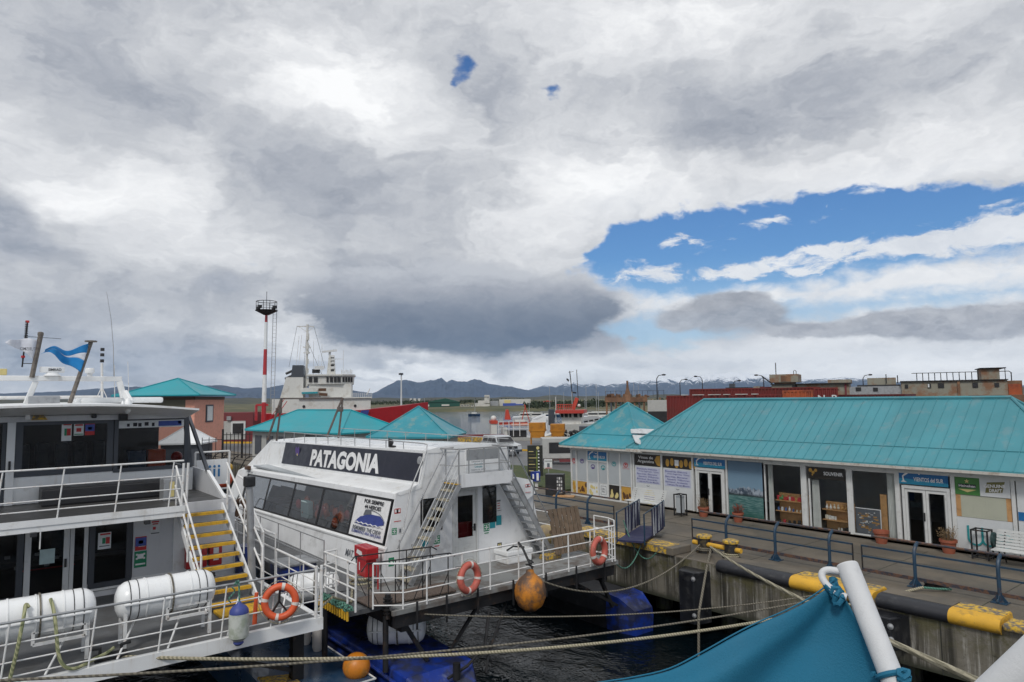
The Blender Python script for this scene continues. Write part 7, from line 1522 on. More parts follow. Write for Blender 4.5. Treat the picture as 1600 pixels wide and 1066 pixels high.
b = MB(); b.poly([f.p(U(560), .18, 3.55), f.p(U(572), .22, 3.6), f.p(U(566), .4, 1.6), f.p(U(556), .4, 1.6)], (-.02, -.02, 0)); b.build('blue_stripe', M['ink_blue'], t)
fbox(f, t, 'deckhouse', 'ship_white', U(430), U(574), .6, 9.4, 3.2, Z(623)); fbox(f, t, 'deck_ledge', 'ship_white', U(468), U(576), .3, 9.7, Z(623), Z(621))
fbox(f, t, 'lower_bridge', 'ship_white', U(482), U(545), 1.6, 8.4, Z(621), Z(600))
b = MB(); uu = [(U(480), 1.4), (U(530), 1.2), (U(547), 2.6), (U(547), 7.4), (U(530), 8.8), (U(480), 8.6)]
b.loft([[f.p(u, v, Z(600)) for u, v in uu], [f.p(u+.1, v-.05, Z(587)) for u, v in uu]]); wh = b.build('wheelhouse', M['ship_white'], t)
b = MB(); uu2 = [(u*1.06-.0, v+(-.35 if v < 5 else .35)) for u, v in uu]; b.loft([[f.p(u, v, Z(587)+.01) for u, v in uu2], [f.p(u, v, Z(584.5)) for u, v in uu2]]); b.build('bridge_roof', M['ship_white'], t)
for k, (a_, c2) in enumerate(((482, 487), (489, 495), (508, 511), (513, 517.5), (519, 523), (524, 529))):
    q_ = MB(); v_ = 1.4-(a_-480)*.004-.05; f.box(q_, U(a_), U(c2), v_-.12, v_+.1, Z(597), Z(589)); q_.build('window', M['black'], wh)
for k in range(4):
    a_ = 532+k*3.9; v_ = 1.2+(a_-530)*.082-.15; q_ = MB(); q_.poly([f.p(U(a_), v_, Z(597)), f.p(U(a_+2.6), v_+.2, Z(597)), f.p(U(a_+2.6), v_+.15, Z(589)), f.p(U(a_), v_-.05, Z(589))], (0, 0, 0.001)); q_.build('window', M['black'], wh)
for px_ in (476, 551): b = MB(); c2 = f.p(U(px_), .55, Z(635)); b.lathe([(.2, 0), (.2, .05), (.01, .05)], c2, -f.e2, 12); b.build('porthole', M['black'], t)
b = MB(); b.loft([[f.p(U(a_), v, z) for a_, v in ((l, 1.2), (r_, 1.2), (r_, 4.2), (l, 4.2))] for l, r_, z in ((441, 474, Z(621)), (449, 474, Z(589)))]); b.build('funnel', M['ship_white'], t)
b = MB(); b.loft([[f.p(U(a_), v, z) for a_, v in ((l, 1.2), (r_, 1.2), (r_, 4.2), (l, 4.2))] for l, r_, z in ((456, 474.5, Z(588.8)), (458, 473.5, Z(570)))]); b.build('funnel_top', M['frame_dark'], t)
b = MB()
for (a_, p1, c2, p2) in ((457, 578, 447, 583), (456, 586, 446, 591)): b.cyl(f.p(U(a_), 2.5, Z(p1)), f.p(U(c2), 2.5, Z(p2)), .18, 6)
b.build('exhaust', M['black'], t)
b = MB(); b.cyl(f.p(U(477.5), 2, Z(612)), f.p(U(478.5), 2, Z(505)), .17, 8)
for (a_, c2, py_) in ((463, 488, 508), (472, 484, 541), (473, 483, 550)): b.beam(f.p(U(a_), 2, Z(py_)), f.p(U(c2), 2, Z(py_)), .13)
b.beam(f.p(U(463), 2, Z(507)), f.p(U(478), 2, Z(517)), .06); b.beam(f.p(U(488), 2, Z(509)), f.p(U(478), 2, Z(517)), .06)
for py_ in (525, 530, 545, 552, 598, 603): b.cyl(f.p(U(479.5), 1.8, Z(py_)), f.p(U(479.5), 1.8, Z(py_)+.5), .2, 6)
for py_ in (520, 535, 560, 575, 590): b.cyl(f.p(U(480.5), 1.7, Z(py_)), f.p(U(480.5), 1.7, Z(py_+8)), .07, 5)
b.build('mast', M['ship_white'], t)
b = MB()
for (a_, p1, c2, p2) in ((463, 507, 452, 572), (488, 508, 505, 575), (478, 506, 472, 600), (478, 530, 500, 584)): b.cyl(f.p(U(a_), 2.1, Z(p1)), f.p(U(c2), 2.1, Z(p2)), .022, 4)
b.build('mast_stay', M['dark_metal'], t)
b = MB(); b.loft([[f.p(U(c2), v, z) for c2, v in ((l, 3), (r_, 3), (r_, 4.2), (l, 4.2))] for l, r_, z in ((507, 520, Z(584)), (510, 518, Z(553)))]); b.build('radar_tower', M['ship_white'], t)
b = MB()
for p_ in (556, 562, 568, 576): f.box(b, U(513), U(518), 2.9, 2.98, Z(p_+2.5), Z(p_))
f.box(b, U(486), U(497), 2, 3, Z(582), Z(576)); b.build('tower_panel', M['black'], t)
b = MB(); b.cyl(f.p(U(511), 3.5, Z(553)), f.p(U(511), 3.5, Z(547)), .18, 6); b.beam(f.p(U(500), 3.2, Z(547.5)), f.p(U(522), 3.2, Z(545)), .3, .28); b.beam(f.p(U(518), 3.2, Z(559)), f.p(U(532), 3.2, Z(559)), .08)
for py_ in (555, 560, 565, 573): b.beam(f.p(U(514), 2.85, Z(py_)), f.p(U(519), 2.85, Z(py_)), .1, .3)
for (a_, pt_, pb_) in ((499.5, 535, 584), (495, 553, 584), (487, 530, 584), (532, 545, 584), (465, 520, 572), (461, 522, 575)): b.cyl(f.p(U(a_), 3, Z(pb_)), f.p(U(a_)+(.4 if a_ < 470 else 0), 3, Z(pt_)), .03, 4)
for k in range(8): b.cyl(f.p(U(530+k*2.2), 1.5, Z(584)), f.p(U(530+k*2.2), 1.5, Z(577+k % 3)), .06, 4)
b.beam(f.p(U(490), 1.5, Z(574)), f.p(U(504), 1.5, Z(574)), .3, .5)
b.build('radar_gear', M['frame_grey'], t)
b = MB()
for k in range(12): b.cyl(f.p(U(545+k*2.8), .35, Z(621)), f.p(U(545+k*2.8), .35, Z(615)), .03, 4)
for z_ in (615, 618): b.cyl(f.p(U(545), .35, Z(z_)), f.p(U(576), .35, Z(z_)), .03, 4)
b.cyl(f.p(U(568), .5, Z(618)), f.p(U(573), .5, Z(608)), .07, 5); b.build('deck_rail', M['rail_white'], t)
b = MB(); b.bbox(0, 0, 0, 0, 0, 0) if False else None
b.loft([[f.p(U(l), v, Z(p_)) for v in (0.2, 1.3)]+[f.p(U(l)+.0, v, Z(p_)+h_) for v in (1.3, .2)] for l, p_, h_ in ((472, 614, .35), (476, 616, .9), (492, 616, .9), (496, 614, .5))]); lb = b.build('lifeboat', M['ship_white'], t)
b = MB(); b.beam(f.p(U(473), .15, Z(614)), f.p(U(496), .15, Z(613.5)), .08, .25); b.build('lifeboat_stripe', M['ink_teal'], lb)
b = MB(); b.beam(f.p(U(497), .5, Z(609)), f.p(U(508), .5, Z(609)), .5, .4); b.beam(f.p(U(498), .5, Z(616)), f.p(U(510), .5, Z(617)), .3, .4); b.build('davit', M['brown'], t)
# ---- pickup truck
def vehicle_pickup(c, hd, label):
    t = thing('pickup_truck', label, 'pickup truck', (c[0], c[1], 0)); X = Vector((math.cos(hd), math.sin(hd), 0)); Y = Vector((-X.y, X.x, 0)); c = Vector((c[0], c[1], 0))
    P = lambda x, y, z: c+X*x+Y*y+Vector((0, 0, z))
    prof = [(-2.5, .45), (-2.52, .95), (-2.45, 1.12), (-.95, 1.14), (.85, 1.12), (2.2, 1.02), (2.45, .85), (2.5, .45)]
    b = MB(); rings = []
    for y, k in ((-.90, .0), (-.93, .0), (.93, .0), (.90, .0)): rings.append([P(x*(.995 if abs(y) == .9 else 1), y, z) for x, z in prof])
    b.loft(rings); body = b.build('body', M['car'], t, bevel=.04)
    cab = [(-2.35, 1.13), (-2.25, 1.66), (-.95, 1.70), (.1, 1.70), (.55, 1.62), (1.25, 1.13)]
    b = MB(); b.loft([[P(x, -.745 if z > 1.2 else -.86, z) for x, z in cab], [P(x, .745 if z > 1.2 else .86, z) for x, z in cab]]); b.build('cab', M['car'], t, bevel=.03)
    for s_ in (-1, 1):
        for x0, x1 in ((-2.1, -1.05), (-.9, -.1), (0.0, .8)):
            q = MB(); q.poly([P(x0, s_*.862, 1.18), P(x1+(.15 if x1 > .5 else 0), s_*.862, 1.18), P(x1-(.25 if x1 > .5 else 0), s_*.755, 1.56), P(x0+.03, s_*.755, 1.56)], Y*.02*s_); q.build('window', M['black'], t)
        for x in (-1.55, 1.55):
            q = MB(); q.lathe([(.18, -.11), (.35, -.1), (.37, 0), (.35, .1), (.18, .11), (.01, .11)], P(x, s_*.84, .37), Y*s_, 20); wh_ = q.build('wheel', M['rubber'], t, smooth=True)
            q = MB(); q.lathe([(.2, .112), (.19, .12), (.01, .10)], P(x, s_*.84, .37), Y*s_, 14); q.build('rim', M['alu'], wh_)
        q = MB(); q.poly([P(2.2, s_*.55, .78), P(2.2, s_*.88, .78), P(2.3, s_*.88, .95), P(2.3, s_*.55, .95)], X*.2); q.build('headlight', M['ink_white'], t)
    q = MB(); q.poly([P(.68, -.66, 1.585), P(.68, .66, 1.585), P(1.18, .78, 1.17), P(1.18, -.78, 1.17)], X*.03+Vector((0, 0, .02))); q.build('windscreen', M['black'], t)
    q = MB(); q.poly([P(2.49, -.5, .66), P(2.49, .5, .66), P(2.47, .5, .88), P(2.47, -.5, .88)], X*.03); q.build('grille', M['black'], t)
    q = MB(); q.poly([P(2.5, -.92, .38), P(2.5, .92, .38), P(2.5, .92, .58), P(2.5, -.92, .58)], X*.08); bm_ = q.build('bumper', M['frame_dark'], t); q = MB(); q.poly([P(2.585, -.25, .45), P(2.585, .25, .45), P(2.585, .25, .56), P(2.585, -.25, .56)], X*.01); q.build('number_plate', M['ink_white'], bm_)
    return t
M['car'] = mat('silver_car_paint', (.50, .52, .53), .3, .2, var=.04, coat=.6)
cc_ = onz(779, 711, 0); vehicle_pickup((cc_.x-.2, cc_.y+.4), R_(-14), 'silver-grey pickup truck with a covered bed parked in the port yard')
# totem, phone post, notice, cabinet, trailer
f = facing(837, 745, 43.5, 3); t = thing('information_totem', 'tall dark information totem with pale lines of text on the grass', 'sign', tuple(f.o))
fbox(f, t, 'board', plain('totem_dark', (.02, .022, .018), .5), -.50, .46, 0, .14, .0, 2.02)
for k in range(7): fbox(f, t, 'symbol', 'paper', .16, .25, -.012, -.002, 1.62-k*.2, 1.70-k*.2)
for k in range(7): fbox(f, t, 'text_line', 'shore' if k % 2 else 'yellow_pale', -.42, -.42+.3+.1*((k*7) % 3), -.012, -.002, 1.62-k*.2, 1.66-k*.2)
b = MB(); b.lathe([(.10, 0), (.10, .01), (.06, .011)], f.p(.16, -.002, 1.86), -f.e2, 16); b.build('round_symbol', M['yellow_pale'], t)
fbox(f, t, 'green_column', mat('lime_strip', (.12, .17, .03), .6, var=.3, vs=20.), .05, .13, -.01, -.001, .2, 1.7)
f = facing(838, 759, 38, 0); t = thing('payphone', 'small blue payphone on a white post before the dark totem', 'payphone', tuple(f.o))
fbox(f, t, 'post', 'pvc', -.08, .10, 0, .1, 0, .62); fbox(f, t, 'hood', 'blue_hull', -.30, .22, -.12, .2, .45, .98); fbox(f, t, 'handset', 'ink_white', .02, .14, -.14, -.121, .5, .9); fbox(f, t, 'instruction_plate', 'ink_white', -.2, -.12, -.14, -.121, .6, .85)
f = facing(857, 738, 43, 0); t = thing('notice_sign', 'small white notice sign on a post beside the dark totem', 'sign', tuple(f.o)); fbox(f, t, 'board', 'paper', -.26, .24, 0, .03, .62, 1.2); fbox(f, t, 'post', 'alu', -.03, .03, .03, .07, 0, .9)
text('CRUCEROS', M['ink'], t, f.p(0, -.01, 1.08), f.e1, (0, 0, 1), .06, .42, .02); fbox(f, t, 'pictogram', 'ink_grey', -.08, .08, -.012, -.001, .7, .95); fbox(f, t, 'red_line', 'ink_red', -.2, .2, -.012, -.001, .64, .67)
f = facing(868, 772, 35.5, 8); t = thing('cabinet', 'dark open cabinet with pale packets beside the square kiosk', 'cabinet', tuple(f.o)); fbox(f, t, 'body', 'black', -.52, .42, 0, .6, 0, 1.08)
for i in range(5):
    for j in range(3): fbox(f, t, 'packet', 'frame_grey' if (i+j) % 2 else 'rail_steel', .08+j*.10, .15+j*.10, -.02, -.001, .15+i*.17, .27+i*.17)
b = MB(); f.box(b, -.1, 1.0, -.5, .1, .01, .05); tag(b.build('doormat', M['wood']), 'orange-brown mat lying in front of the dark cabinet', 'mat')
f = facing(884, 712, 52, -6); t = thing('food_trailer', 'pale grey trailer with a wide dark hatch behind the square kiosk', 'trailer', tuple(f.o)); fbox(f, t, 'body', 'pale_wall', -1.75, 2, 0, 2, .45, 1.95, bevel=.03); fbox(f, t, 'hatch', 'black', -1.25, 1.8, -.03, .02, .85, 1.65); fbox(f, t, 'skirt', 'rail_dark', -1.7, 2, -.1, 0, .30, .45); fbox(f, t, 'bumper', 'maroon', -.5, 2, -.2, -.1, .2, .4)
b = MB(); 
for u in (-1.2, .8): b.cyl(f.p(u, .1, .3), f.p(u, .35, .3), .3, 14)
b.build('wheel', M['rubber'], t)
# leaning litter pole (thin) left of kiosk, yellow skips, barge edge
M['skip'] = mat('ochre_skip', (.46, .19, .012), .55, var=.15, dirt=(.2, .08, .02), da=.5, ds=1.5)
for (px0, px1, pt_, pm_, pb_, D2, lb) in ((827, 852, 661, 672.5, 686, 74, 'ochre yellow skip on legs, the left one of two, behind the totem'), (860, 882, 663, 673, 684, 76, 'ochre yellow skip on legs, the right one of two, behind the totem')):
    f = facing((px0+px1)/2, pb_, D2, 4); w_ = (px1-px0)/2*D2/1067; t = thing('waste_skip', lb, 'skip', tuple(f.o), 0, 'ochre yellow skips in the port yard')
    fbox(f, t, 'tub', 'skip', -w_, w_, 0, 1.6, zat(px0, pm_, D2), zat(px0, pt_, D2), bevel=.03)
    b = MB(); f.box(b, -w_*1.06, w_*1.06, -.06, 1.66, zat(px0, pm_, D2)-.12, zat(px0, pm_, D2)+.02); b.build('rim', M['skip'], t)
    b = MB(); b.loft([[f.p(u*w_, v, z) for u, v in ((-k, 0), (k, 0), (k, 1.5), (-k, 1.5))] for k, z in ((.95, zat(px0, pm_, D2)-.13), (.7, zat(px0, pb_, D2)+.1))]); b.build('lower_tub', M['skip'], t)
    b = MB()
    for k in range(7): f.box(b, -w_+.15+k*w_*.28, -w_+.2+k*w_*.28, -.05, 0, zat(px0, pm_, D2)-.6, zat(px0, pt_, D2))
    b.build('stiffener', M['skip'], t)
    for u in (-.8, .8): b = MB(); b.beam(f.p(u*w_, .4, 0), f.p(u*w_, .4, zat(px0, pm_, D2)), .12); b.build('leg', M['skip'], t)
f = facing(884, 686, 72, 0); b = MB(); b.ball(f.p(-.1, 0, .45), .42, (1, 1, 1)); b.add([f.p(-.5, .1, 0), f.p(.3, .1, 0), f.p(.3, .5, 0), f.p(-.5, .5, 0)], [(0, 1, 2, 3)]); tag(b.build('yellow_tank', M['yellow'], smooth=True), 'rounded yellow tank to the right of the ochre skips', 'tank')
b = MB(); f.box(b, -2.25, -1.3, .6, 1.2, 0, .9); tag(b.build('yellow_block', M['yellow']), 'low yellow machine block between the two ochre skips', 'block')
f = facing(905, 676, 74, 0); t = thing('shipping_container', 'dark blue-grey container beside the apex of the square kiosk roof', 'container', tuple(f.o)); fbox(f, t, 'body', 'frame_dark', 0, 3.2, 0, 2.4, 0, 1.9); b = MB()
for k in range(12): f.box(b, .1+k*.26, .2+k*.26, -.05, 0, .1, 1.8)
b.build('corrugation', M['frame_dark'], t)
f = facing(890, 674, 78, 0); b = MB()
for k in range(8): a = k*.8; b.tube([f.p(-.9+.3*k+.5*math.cos(a+j*.8), .3*k % .7, .5+.5*math.sin(a+j*.8)+.15*(k % 3)) for j in range(8)], .12, 5)
tag(b.build('tyre_heap', M['rubber']), 'heap of dark tyres and gear right of the ochre skips', 'tyres')
pa, pb = onz(703, 688, .3), onz(764, 686, .3); b = MB(); b.beam(pa, pb, .6, .5); o = tag(b.build('jersey_barrier', M['yellow_worn']), 'long yellow barrier at the water edge beyond the parked pickup', 'barrier'); b = MB(); b.beam(pa+Vector((-1, 1.5, .35)), pb+Vector((1, 1.5, .35)), .5, .35); tag(b.build('red_float', M['maroon']), 'dark red float lying behind the long yellow barrier', 'float')
# ---- working boats
M['boat_orange'] = mat('boat_orange', (.48, .055, .03), .5, var=.1, dirt=(.2, .04, .03), da=.3)
f = facing(812, 690, 84, -8); S_ = 84/1067.
def U2(px): return (px-812)*S_
def Z2(py): return zat(812, py, 84)
t = thing('rescue_boat', 'white rescue boat with orange-red upperworks moored behind the pickup', 'boat', (f.o.x, f.o.y, WZ))
b = MB(); b.loft([[f.p(u, 2-w_, zz), f.p(u, 2-w_*.6, -2.6), f.p(u, 2+w_*.6, -2.6), f.p(u, 2+w_, zz)] for u, w_, zz in ((U2(770), 1.2, Z2(680)), (U2(785), 1.9, Z2(684)), (U2(850), 1.9, Z2(684)), (U2(872), .4, Z2(678)))]); b.build('hull', M['ship_white'], t)
fbox(f, t, 'cabin_tower', 'ship_white', U2(769), U2(778), .8, 2.8, Z2(690), Z2(662)); fbox(f, t, 'tower_cap', 'boat_orange', U2(768.5), U2(779), .7, 2.9, Z2(662), Z2(657))
b = MB(); b.ball(f.p(U2(774), 1.8, Z2(654)), .36); b.build('radome', M['ship_white'], t, smooth=True)
fbox(f, t, 'deck_house', 'ship_white', U2(787), U2(794), .5, 2.5, Z2(690), Z2(668)); fbox(f, t, 'pontoon_tube', 'boat_orange', U2(780), U2(826), .5, 1.2, Z2(664), Z2(660)); fbox(f, t, 'pontoon_tube', 'pink', U2(800), U2(828), .4, 1.0, Z2(666), Z2(662))
fbox(f, t, 'dark_gear', 'black', U2(796), U2(824), .6, 2.0, Z2(684), Z2(673)); fbox(f, t, 'white_tank', 'ship_white', U2(806), U2(822), .5, 1.2, Z2(660), Z2(656.5))
b = MB()
for px_ in (780, 787, 796, 803, 813, 826): b.cyl(f.p(U2(px_), .3, Z2(682)), f.p(U2(px_), .3, Z2(658)), .05, 4)
for py_ in (658, 664, 670): b.cyl(f.p(U2(780), .3, Z2(py_)), f.p(U2(827), .3, Z2(py_)), .04, 4)
b.build('rail', M['rail_white'], t)
b = MB(); b.loft([[f.p(u+du*k, v, z) for du, v in ((-1, 1), (1, 1), (1, 2), (-1, 2))] for u, k, z in ((U2(796), .35, Z2(656)), (U2(795), .12, Z2(640)))]); b.build('small_mast', M['boat_orange'], t)
b = MB(); b.cyl(f.p(U2(817), 1, Z2(660)), f.p(U2(824), 1, Z2(634)), .05, 4); b.cyl(f.p(U2(830), 1, Z2(660)), f.p(U2(822), 1, Z2(632)), .05, 4); b.build('tripod', M['boat_orange'], t)
# pilot boat with red visor
f = facing(902, 668, 95, 6); S_ = 95/1067.
U3 = lambda px: (px-902)*S_
Z3 = lambda py: zat(902, py, 95)
t = thing('pilot_boat', 'white pilot boat with a red-visored wheelhouse and tall masts, left of the kiosk roof', 'boat', (f.o.x, f.o.y, WZ))
b = MB(); b.loft([[f.p(u, 2.5-w_, zz), f.p(u, 2.5-w_*.6, -2.8), f.p(u, 2.5+w_*.6, -2.8), f.p(u, 2.5+w_, zz)] for u, w_, zz in ((U3(866), 2.2, Z3(664)), (U3(930), 2.4, Z3(662)), (U3(985), .3, Z3(648)))]); b.build('hull', M['ship_white'], t)
uu = [(U3(877), .9), (U3(907), .9), (U3(907), 4), (U3(877), 4)]
b = MB(); b.loft([[f.p(u, v, Z3(664)) for u, v in uu], [f.p(u, v, Z3(654)) for u, v in uu], [f.p(u*1.25+.2, v-.3 if v < 2 else v, Z3(646)) for u, v in uu]]); wh = b.build('wheelhouse', M['ship_white'], t)
for a_, c2 in ((876, 880), (882, 887), (889, 892.5), (896, 902), (905, 909)): q_ = MB(); q_.poly([f.p(U3(a_), .72, Z3(652.5)), f.p(U3(c2), .72, Z3(652.5)), f.p(U3(c2), .5, Z3(646.5)), f.p(U3(a_), .5, Z3(646.5))], -f.e2*.06); q_.build('window', M['black'], wh)
b = MB(); uu = [(U3(868), -.1), (U3(913), -.1), (U3(913), 4.4), (U3(868), 4.4)]; b.loft([[f.p(u, v, Z3(646)) for u, v in uu], [f.p(u*.98, v, Z3(641)) for u, v in uu]]); b.build('visor', M['boat_red'] if 'boat_red' in M else plain('visor_red', (.46, .045, .03), .5), t)
b = MB(); 
for k in range(9): b.cyl(f.p(U3(870+k*3), .4, Z3(641)), f.p(U3(870+k*3), .4, Z3(632)), .05, 4)
for py_ in (632, 636): b.cyl(f.p(U3(870), .4, Z3(py_)), f.p(U3(896), .4, Z3(py_)), .05, 4)
b.beam(f.p(U3(894), 1.5, Z3(640)), f.p(U3(901), 1.5, Z3(622)), .5); b.build('flybridge_rail', M['boat_orange'], t)
b = MB(); b.ball(f.p(U3(904.5), .8, Z3(634)), .22); b.cyl(f.p(U3(868.5), .4, Z3(660)), f.p(U3(868.5), .4, Z3(620)), .06, 5); b.cyl(f.p(U3(893.5), 1, Z3(640)), f.p(U3(893.5), 1, Z3(612)), .04, 5); b.build('radome', M['ship_white'], t)
b = MB(); b.cyl(f.p(U3(895), 1.5, Z3(636)), f.p(U3(890), 1.5, Z3(579)), .07, 5); b.cyl(f.p(U3(903), 1.5, Z3(638)), f.p(U3(901), 1.5, Z3(577)), .05, 5); b.beam(f.p(U3(888), 1.5, Z3(581)), f.p(U3(896), 1.5, Z3(580)), .05); b.beam(f.p(U3(892), 1.4, Z3(613)), f.p(U3(900), 1.4, Z3(614)), .2); b.poly([f.p(U3(885), 1.5, Z3(590)), f.p(U3(889), 1.5, Z3(593)), f.p(U3(888), 1.5, Z3(596)), f.p(U3(884.5), 1.5, Z3(593))], f.e2*.02); b.build('mast', M['dark_metal'], t)
for k in range(5): q_ = MB(); q_.poly([f.p(U3(912+k*8), .35+.28*k, Z3(661-k*1.5)), f.p(U3(918+k*8), .45+.28*k, Z3(660-k*1.5)), f.p(U3(918+k*8), .43+.28*k, Z3(657.5-k*1.5)), f.p(U3(912+k*8), .33+.28*k, Z3(658.5-k*1.5))], -f.e2*.06); q_.build('bulwark_opening', M['black'], t)
# white motor yacht bow behind the skips
f = facing(845, 668, 120, 0); t = thing('motor_yacht', 'white motor yacht with a swept bow half hidden by the ochre skips', 'boat', (f.o.x, f.o.y, WZ)); S_ = 120/1067.
b = MB(); b.loft([[f.p((px-845)*S_, v, zat(845, p_, 120)) for v in (0, 3)]+[f.p((px-845)*S_, v, -2.5) for v in (3, 0)] for px, p_ in ((828, 662), (832, 655), (845, 649), (853, 648), (854, 665))]); b.build('hull', M['white_clean'], t)
b = MB(); b.poly([f.p((px-845)*S_, -.03, zat(845, p_, 120)) for px, p_ in ((834, 655), (844, 651.5), (850, 651), (840, 656))], f.e2*.02); b.build('side_window', M['frame_grey'], t)
b = MB(); b.cyl(f.p(1.9, 1, zat(845, 665, 120)), f.p(1.9, 1, zat(845, 640, 120)), .55, 8); tag(b.build('dark_pile', M['frame_dark']), 'dark upright pile between the two ochre skips', 'pile')
# ---- marina: sailing yachts
def yacht(px, wl, D, h, label, grp, hullc='white_clean', L_=9):
    f = facing(px, 640, D, random.uniform(-25, 25)); f.o.z = 0; t = thing('sailing_yacht', label, 'sailing boat', (f.o.x, f.o.y, WZ), 0, grp)
    b = MB(); b.loft([[f.p(u*L_/2, -w_, -1.3), f.p(u*L_/2, -w_*.5, -2.5), f.p(u*L_/2, w_*.5, -2.5), f.p(u*L_/2, w_, -1.3)] for u, w_ in ((-1, .9), (-.3, 1.3), (.5, 1.0), (1, .08))]); b.build('hull', M[hullc], t)
    fbox(f, t, 'cabin', 'ship_white', -L_*.2, L_*.2, -.7, .7, -1.3, -.7)
    b = MB(); b.cyl(f.p(.3, 0, -1.3), f.p(.3, 0, h), .10, 5); b.beam(f.p(-.9, 0, h*.62), f.p(1.5, 0, h*.62), .05); b.beam(f.p(.3, 0, -.2), f.p(-3.2, 0, -.1), .14); b.build('mast', M['rail_steel'], t)
    return t
random.seed(21)
yacht(662, 0, 300, zat(662, 622, 300), 'dark-hulled sailing boat moored alone off the far shore, left of the grey one', None, 'navy_hull', 6)
yacht(741, 0, 290, zat(741, 624, 290), 'blue-hulled sailing boat moored off the far shore, right of the flaking roof', None, 'navy_hull', 5)
places = [(868, 618, 'behind the orange mast of the rescue boat'), (880, 613, 'left of the pilot boat masts'), (913, 622, 'just right of the pilot boat masts'), (915, 602, 'right of the pilot boat, the taller of two'), (931, 600, 'in the middle of the marina, tall'), (934, 612, 'in the middle of the marina, shorter'), (946, 606, 'in the right half of the marina'), (953, 617, 'near the brown jetty, short mast'), (960, 609, 'touching the kiosk roof slope'), (826, 626, 'left edge of the marina'), (858, 604, 'above the right-hand ochre skip'), (990, 598, 'behind the brown jetty'), (997, 601, 'behind the brown jetty, right of a taller one')]
for px, top, lb in places: D2 = random.uniform(235, 290); yacht(px, 0, D2, zat(px, top, D2), 'white sailing boat %s' % lb, 'sailing boats in the marina', 'white_clean' if px % 3 else 'navy_hull', random.uniform(8, 11))
for i, (px, lb) in enumerate(((820, 'white motor boat at the left end of the marina'), (838, 'white motor boat above the left-hand ochre skip'), (926, 'white motor boat right of the pilot boat'), (942, 'white motor boat near the brown jetty'))):
    f = facing(px, 640, 225, 10); t = thing('motor_boat', lb, 'boat', (f.o.x, f.o.y, WZ), 0, 'motor boats in the marina'); b = MB(); b.loft([[f.p(u, -w_, -1.2), f.p(u, -w_*.6, -2.4), f.p(u, w_*.6, -2.4), f.p(u, w_, -1.0)] for u, w_ in ((-4, 1.3), (2, 1.4), (4.5, .1))]); b.build('hull', M['white_clean'], t); fbox(f, t, 'cabin', 'ship_white', -1.5, 2, -1, 1, -1.1, .2); fbox(f, t, 'window', 'black', -1.3, 1.8, -1.05, -1.0, -.6, -.1)
# ---- far shore buildings
def far_building(px0, px1, pt_, pb_, D, depth, label, nm, m, cat='building', roof=None, rp=None, parts=()):
    f = facing((px0+px1)/2, pb_, D, 0); w_ = (px1-px0)/2*D/1067; pxm = (px0+px1)/2; z0, z1 = zat(pxm, pb_, D), zat(pxm, pt_, D)
    t = thing(nm, label, cat, (f.o.x, f.o.y, z0-2)); fbox(f, t, 'wall', m, -w_, w_, 0, depth, z0-3, z1)
    if roof: b = MB(); zr = zat(pxm, rp, D); b.loft([[f.p(u, v, z) for u, v, z in ((-w_*1.04, -.5, z1), (0 if roof[1] is None else roof[1]*w_, -.5, zr), (w_*1.04, -.5, z1))], [f.p(u, v, z) for u, v, z in ((-w_*1.04, depth, z1), (0 if roof[1] is None else roof[1]*w_, depth, zr), (w_*1.04, depth, z1))]]); b.build('roof', M[roof[0]], t)
    for (n_, mm, a, c, pt2, pb2) in parts: fbox(f, t, n_, mm, (a-pxm)*D/1067, (c-pxm)*D/1067, -.6, 0, zat(pxm, pb2, D), zat(pxm, pt2, D))
    return t
M['dgreen'] = mat('dark_green_sheeting', (.012, .075, .055), .5, var=.15)
M['far_white'] = mat('far_white_render', (.55, .54, .50), .7, var=.1, dirt=(.3, .3, .3), da=.4, ds=.3)
far_building(666, 718, 628.5, 635, 470, 30, 'dark green hangar with a gabled roof on the far shore', 'hangar', 'dgreen', roof=('dgreen', .15), rp=622.5, parts=(('door', 'far_white', 690, 702, 632, 634.6), ('door', 'far_white', 667, 671, 632, 635)))
far_building(747, 765, 626, 635.5, 470, 15, 'white stepped building with a square control tower on the far shore', 'control_tower', 'far_white', parts=(('tower', 'far_white', 757, 765, 617.5, 630), ('tower_window', 'frame_dark', 757, 764, 620, 621.5), ('annex', 'far_white', 742, 750, 630, 635.5)))
far_building(766, 779, 626.5, 634, 475, 15, 'grey flat-roofed shed between the control tower and the white hall', 'shed', 'alu')
far_building(780, 829, 624, 634.5, 480, 25, 'long white hall with yellow and blue panels on the far shore', 'hall', 'far_white', parts=(('yellow_panel', 'yellow_pale', 788, 798, 625, 630), ('blue_base', 'sea_blue', 786, 806, 630, 634.3), ('blue_base', 'sea_blue', 806, 818, 631.5, 633.5)))
far_building(848, 862, 628, 631, 520, 12, 'white house with an orange roof among dark shrubs on the far shore', 'house', 'far_white', roof=('boat_orange', None), rp=625.8)
for i, px in enumerate((722, 727, 731, 738)):
    far_building(px-2.2, px+2.2, 632.5+.3*(i % 2), 634.8, 460, 4, ('white parked plane-side van nearest the green hangar', 'white van, second from the green hangar', 'white van, third from the green hangar', 'white van nearest the control tower')[i], 'parked_van', 'far_white', cat='van', parts=(('window', 'black', px-1.5, px+1.2, 632.9, 633.5),))
for i, px in enumerate((642, 648, 655)): far_building(px-1.8, px+1.8, 622.6, 623.8, 900, 10, ('tiny white house on the far moor, left of three', 'tiny white house on the far moor, middle of three', 'tiny white house on the far moor, right of three')[i], 'house', 'far_white')
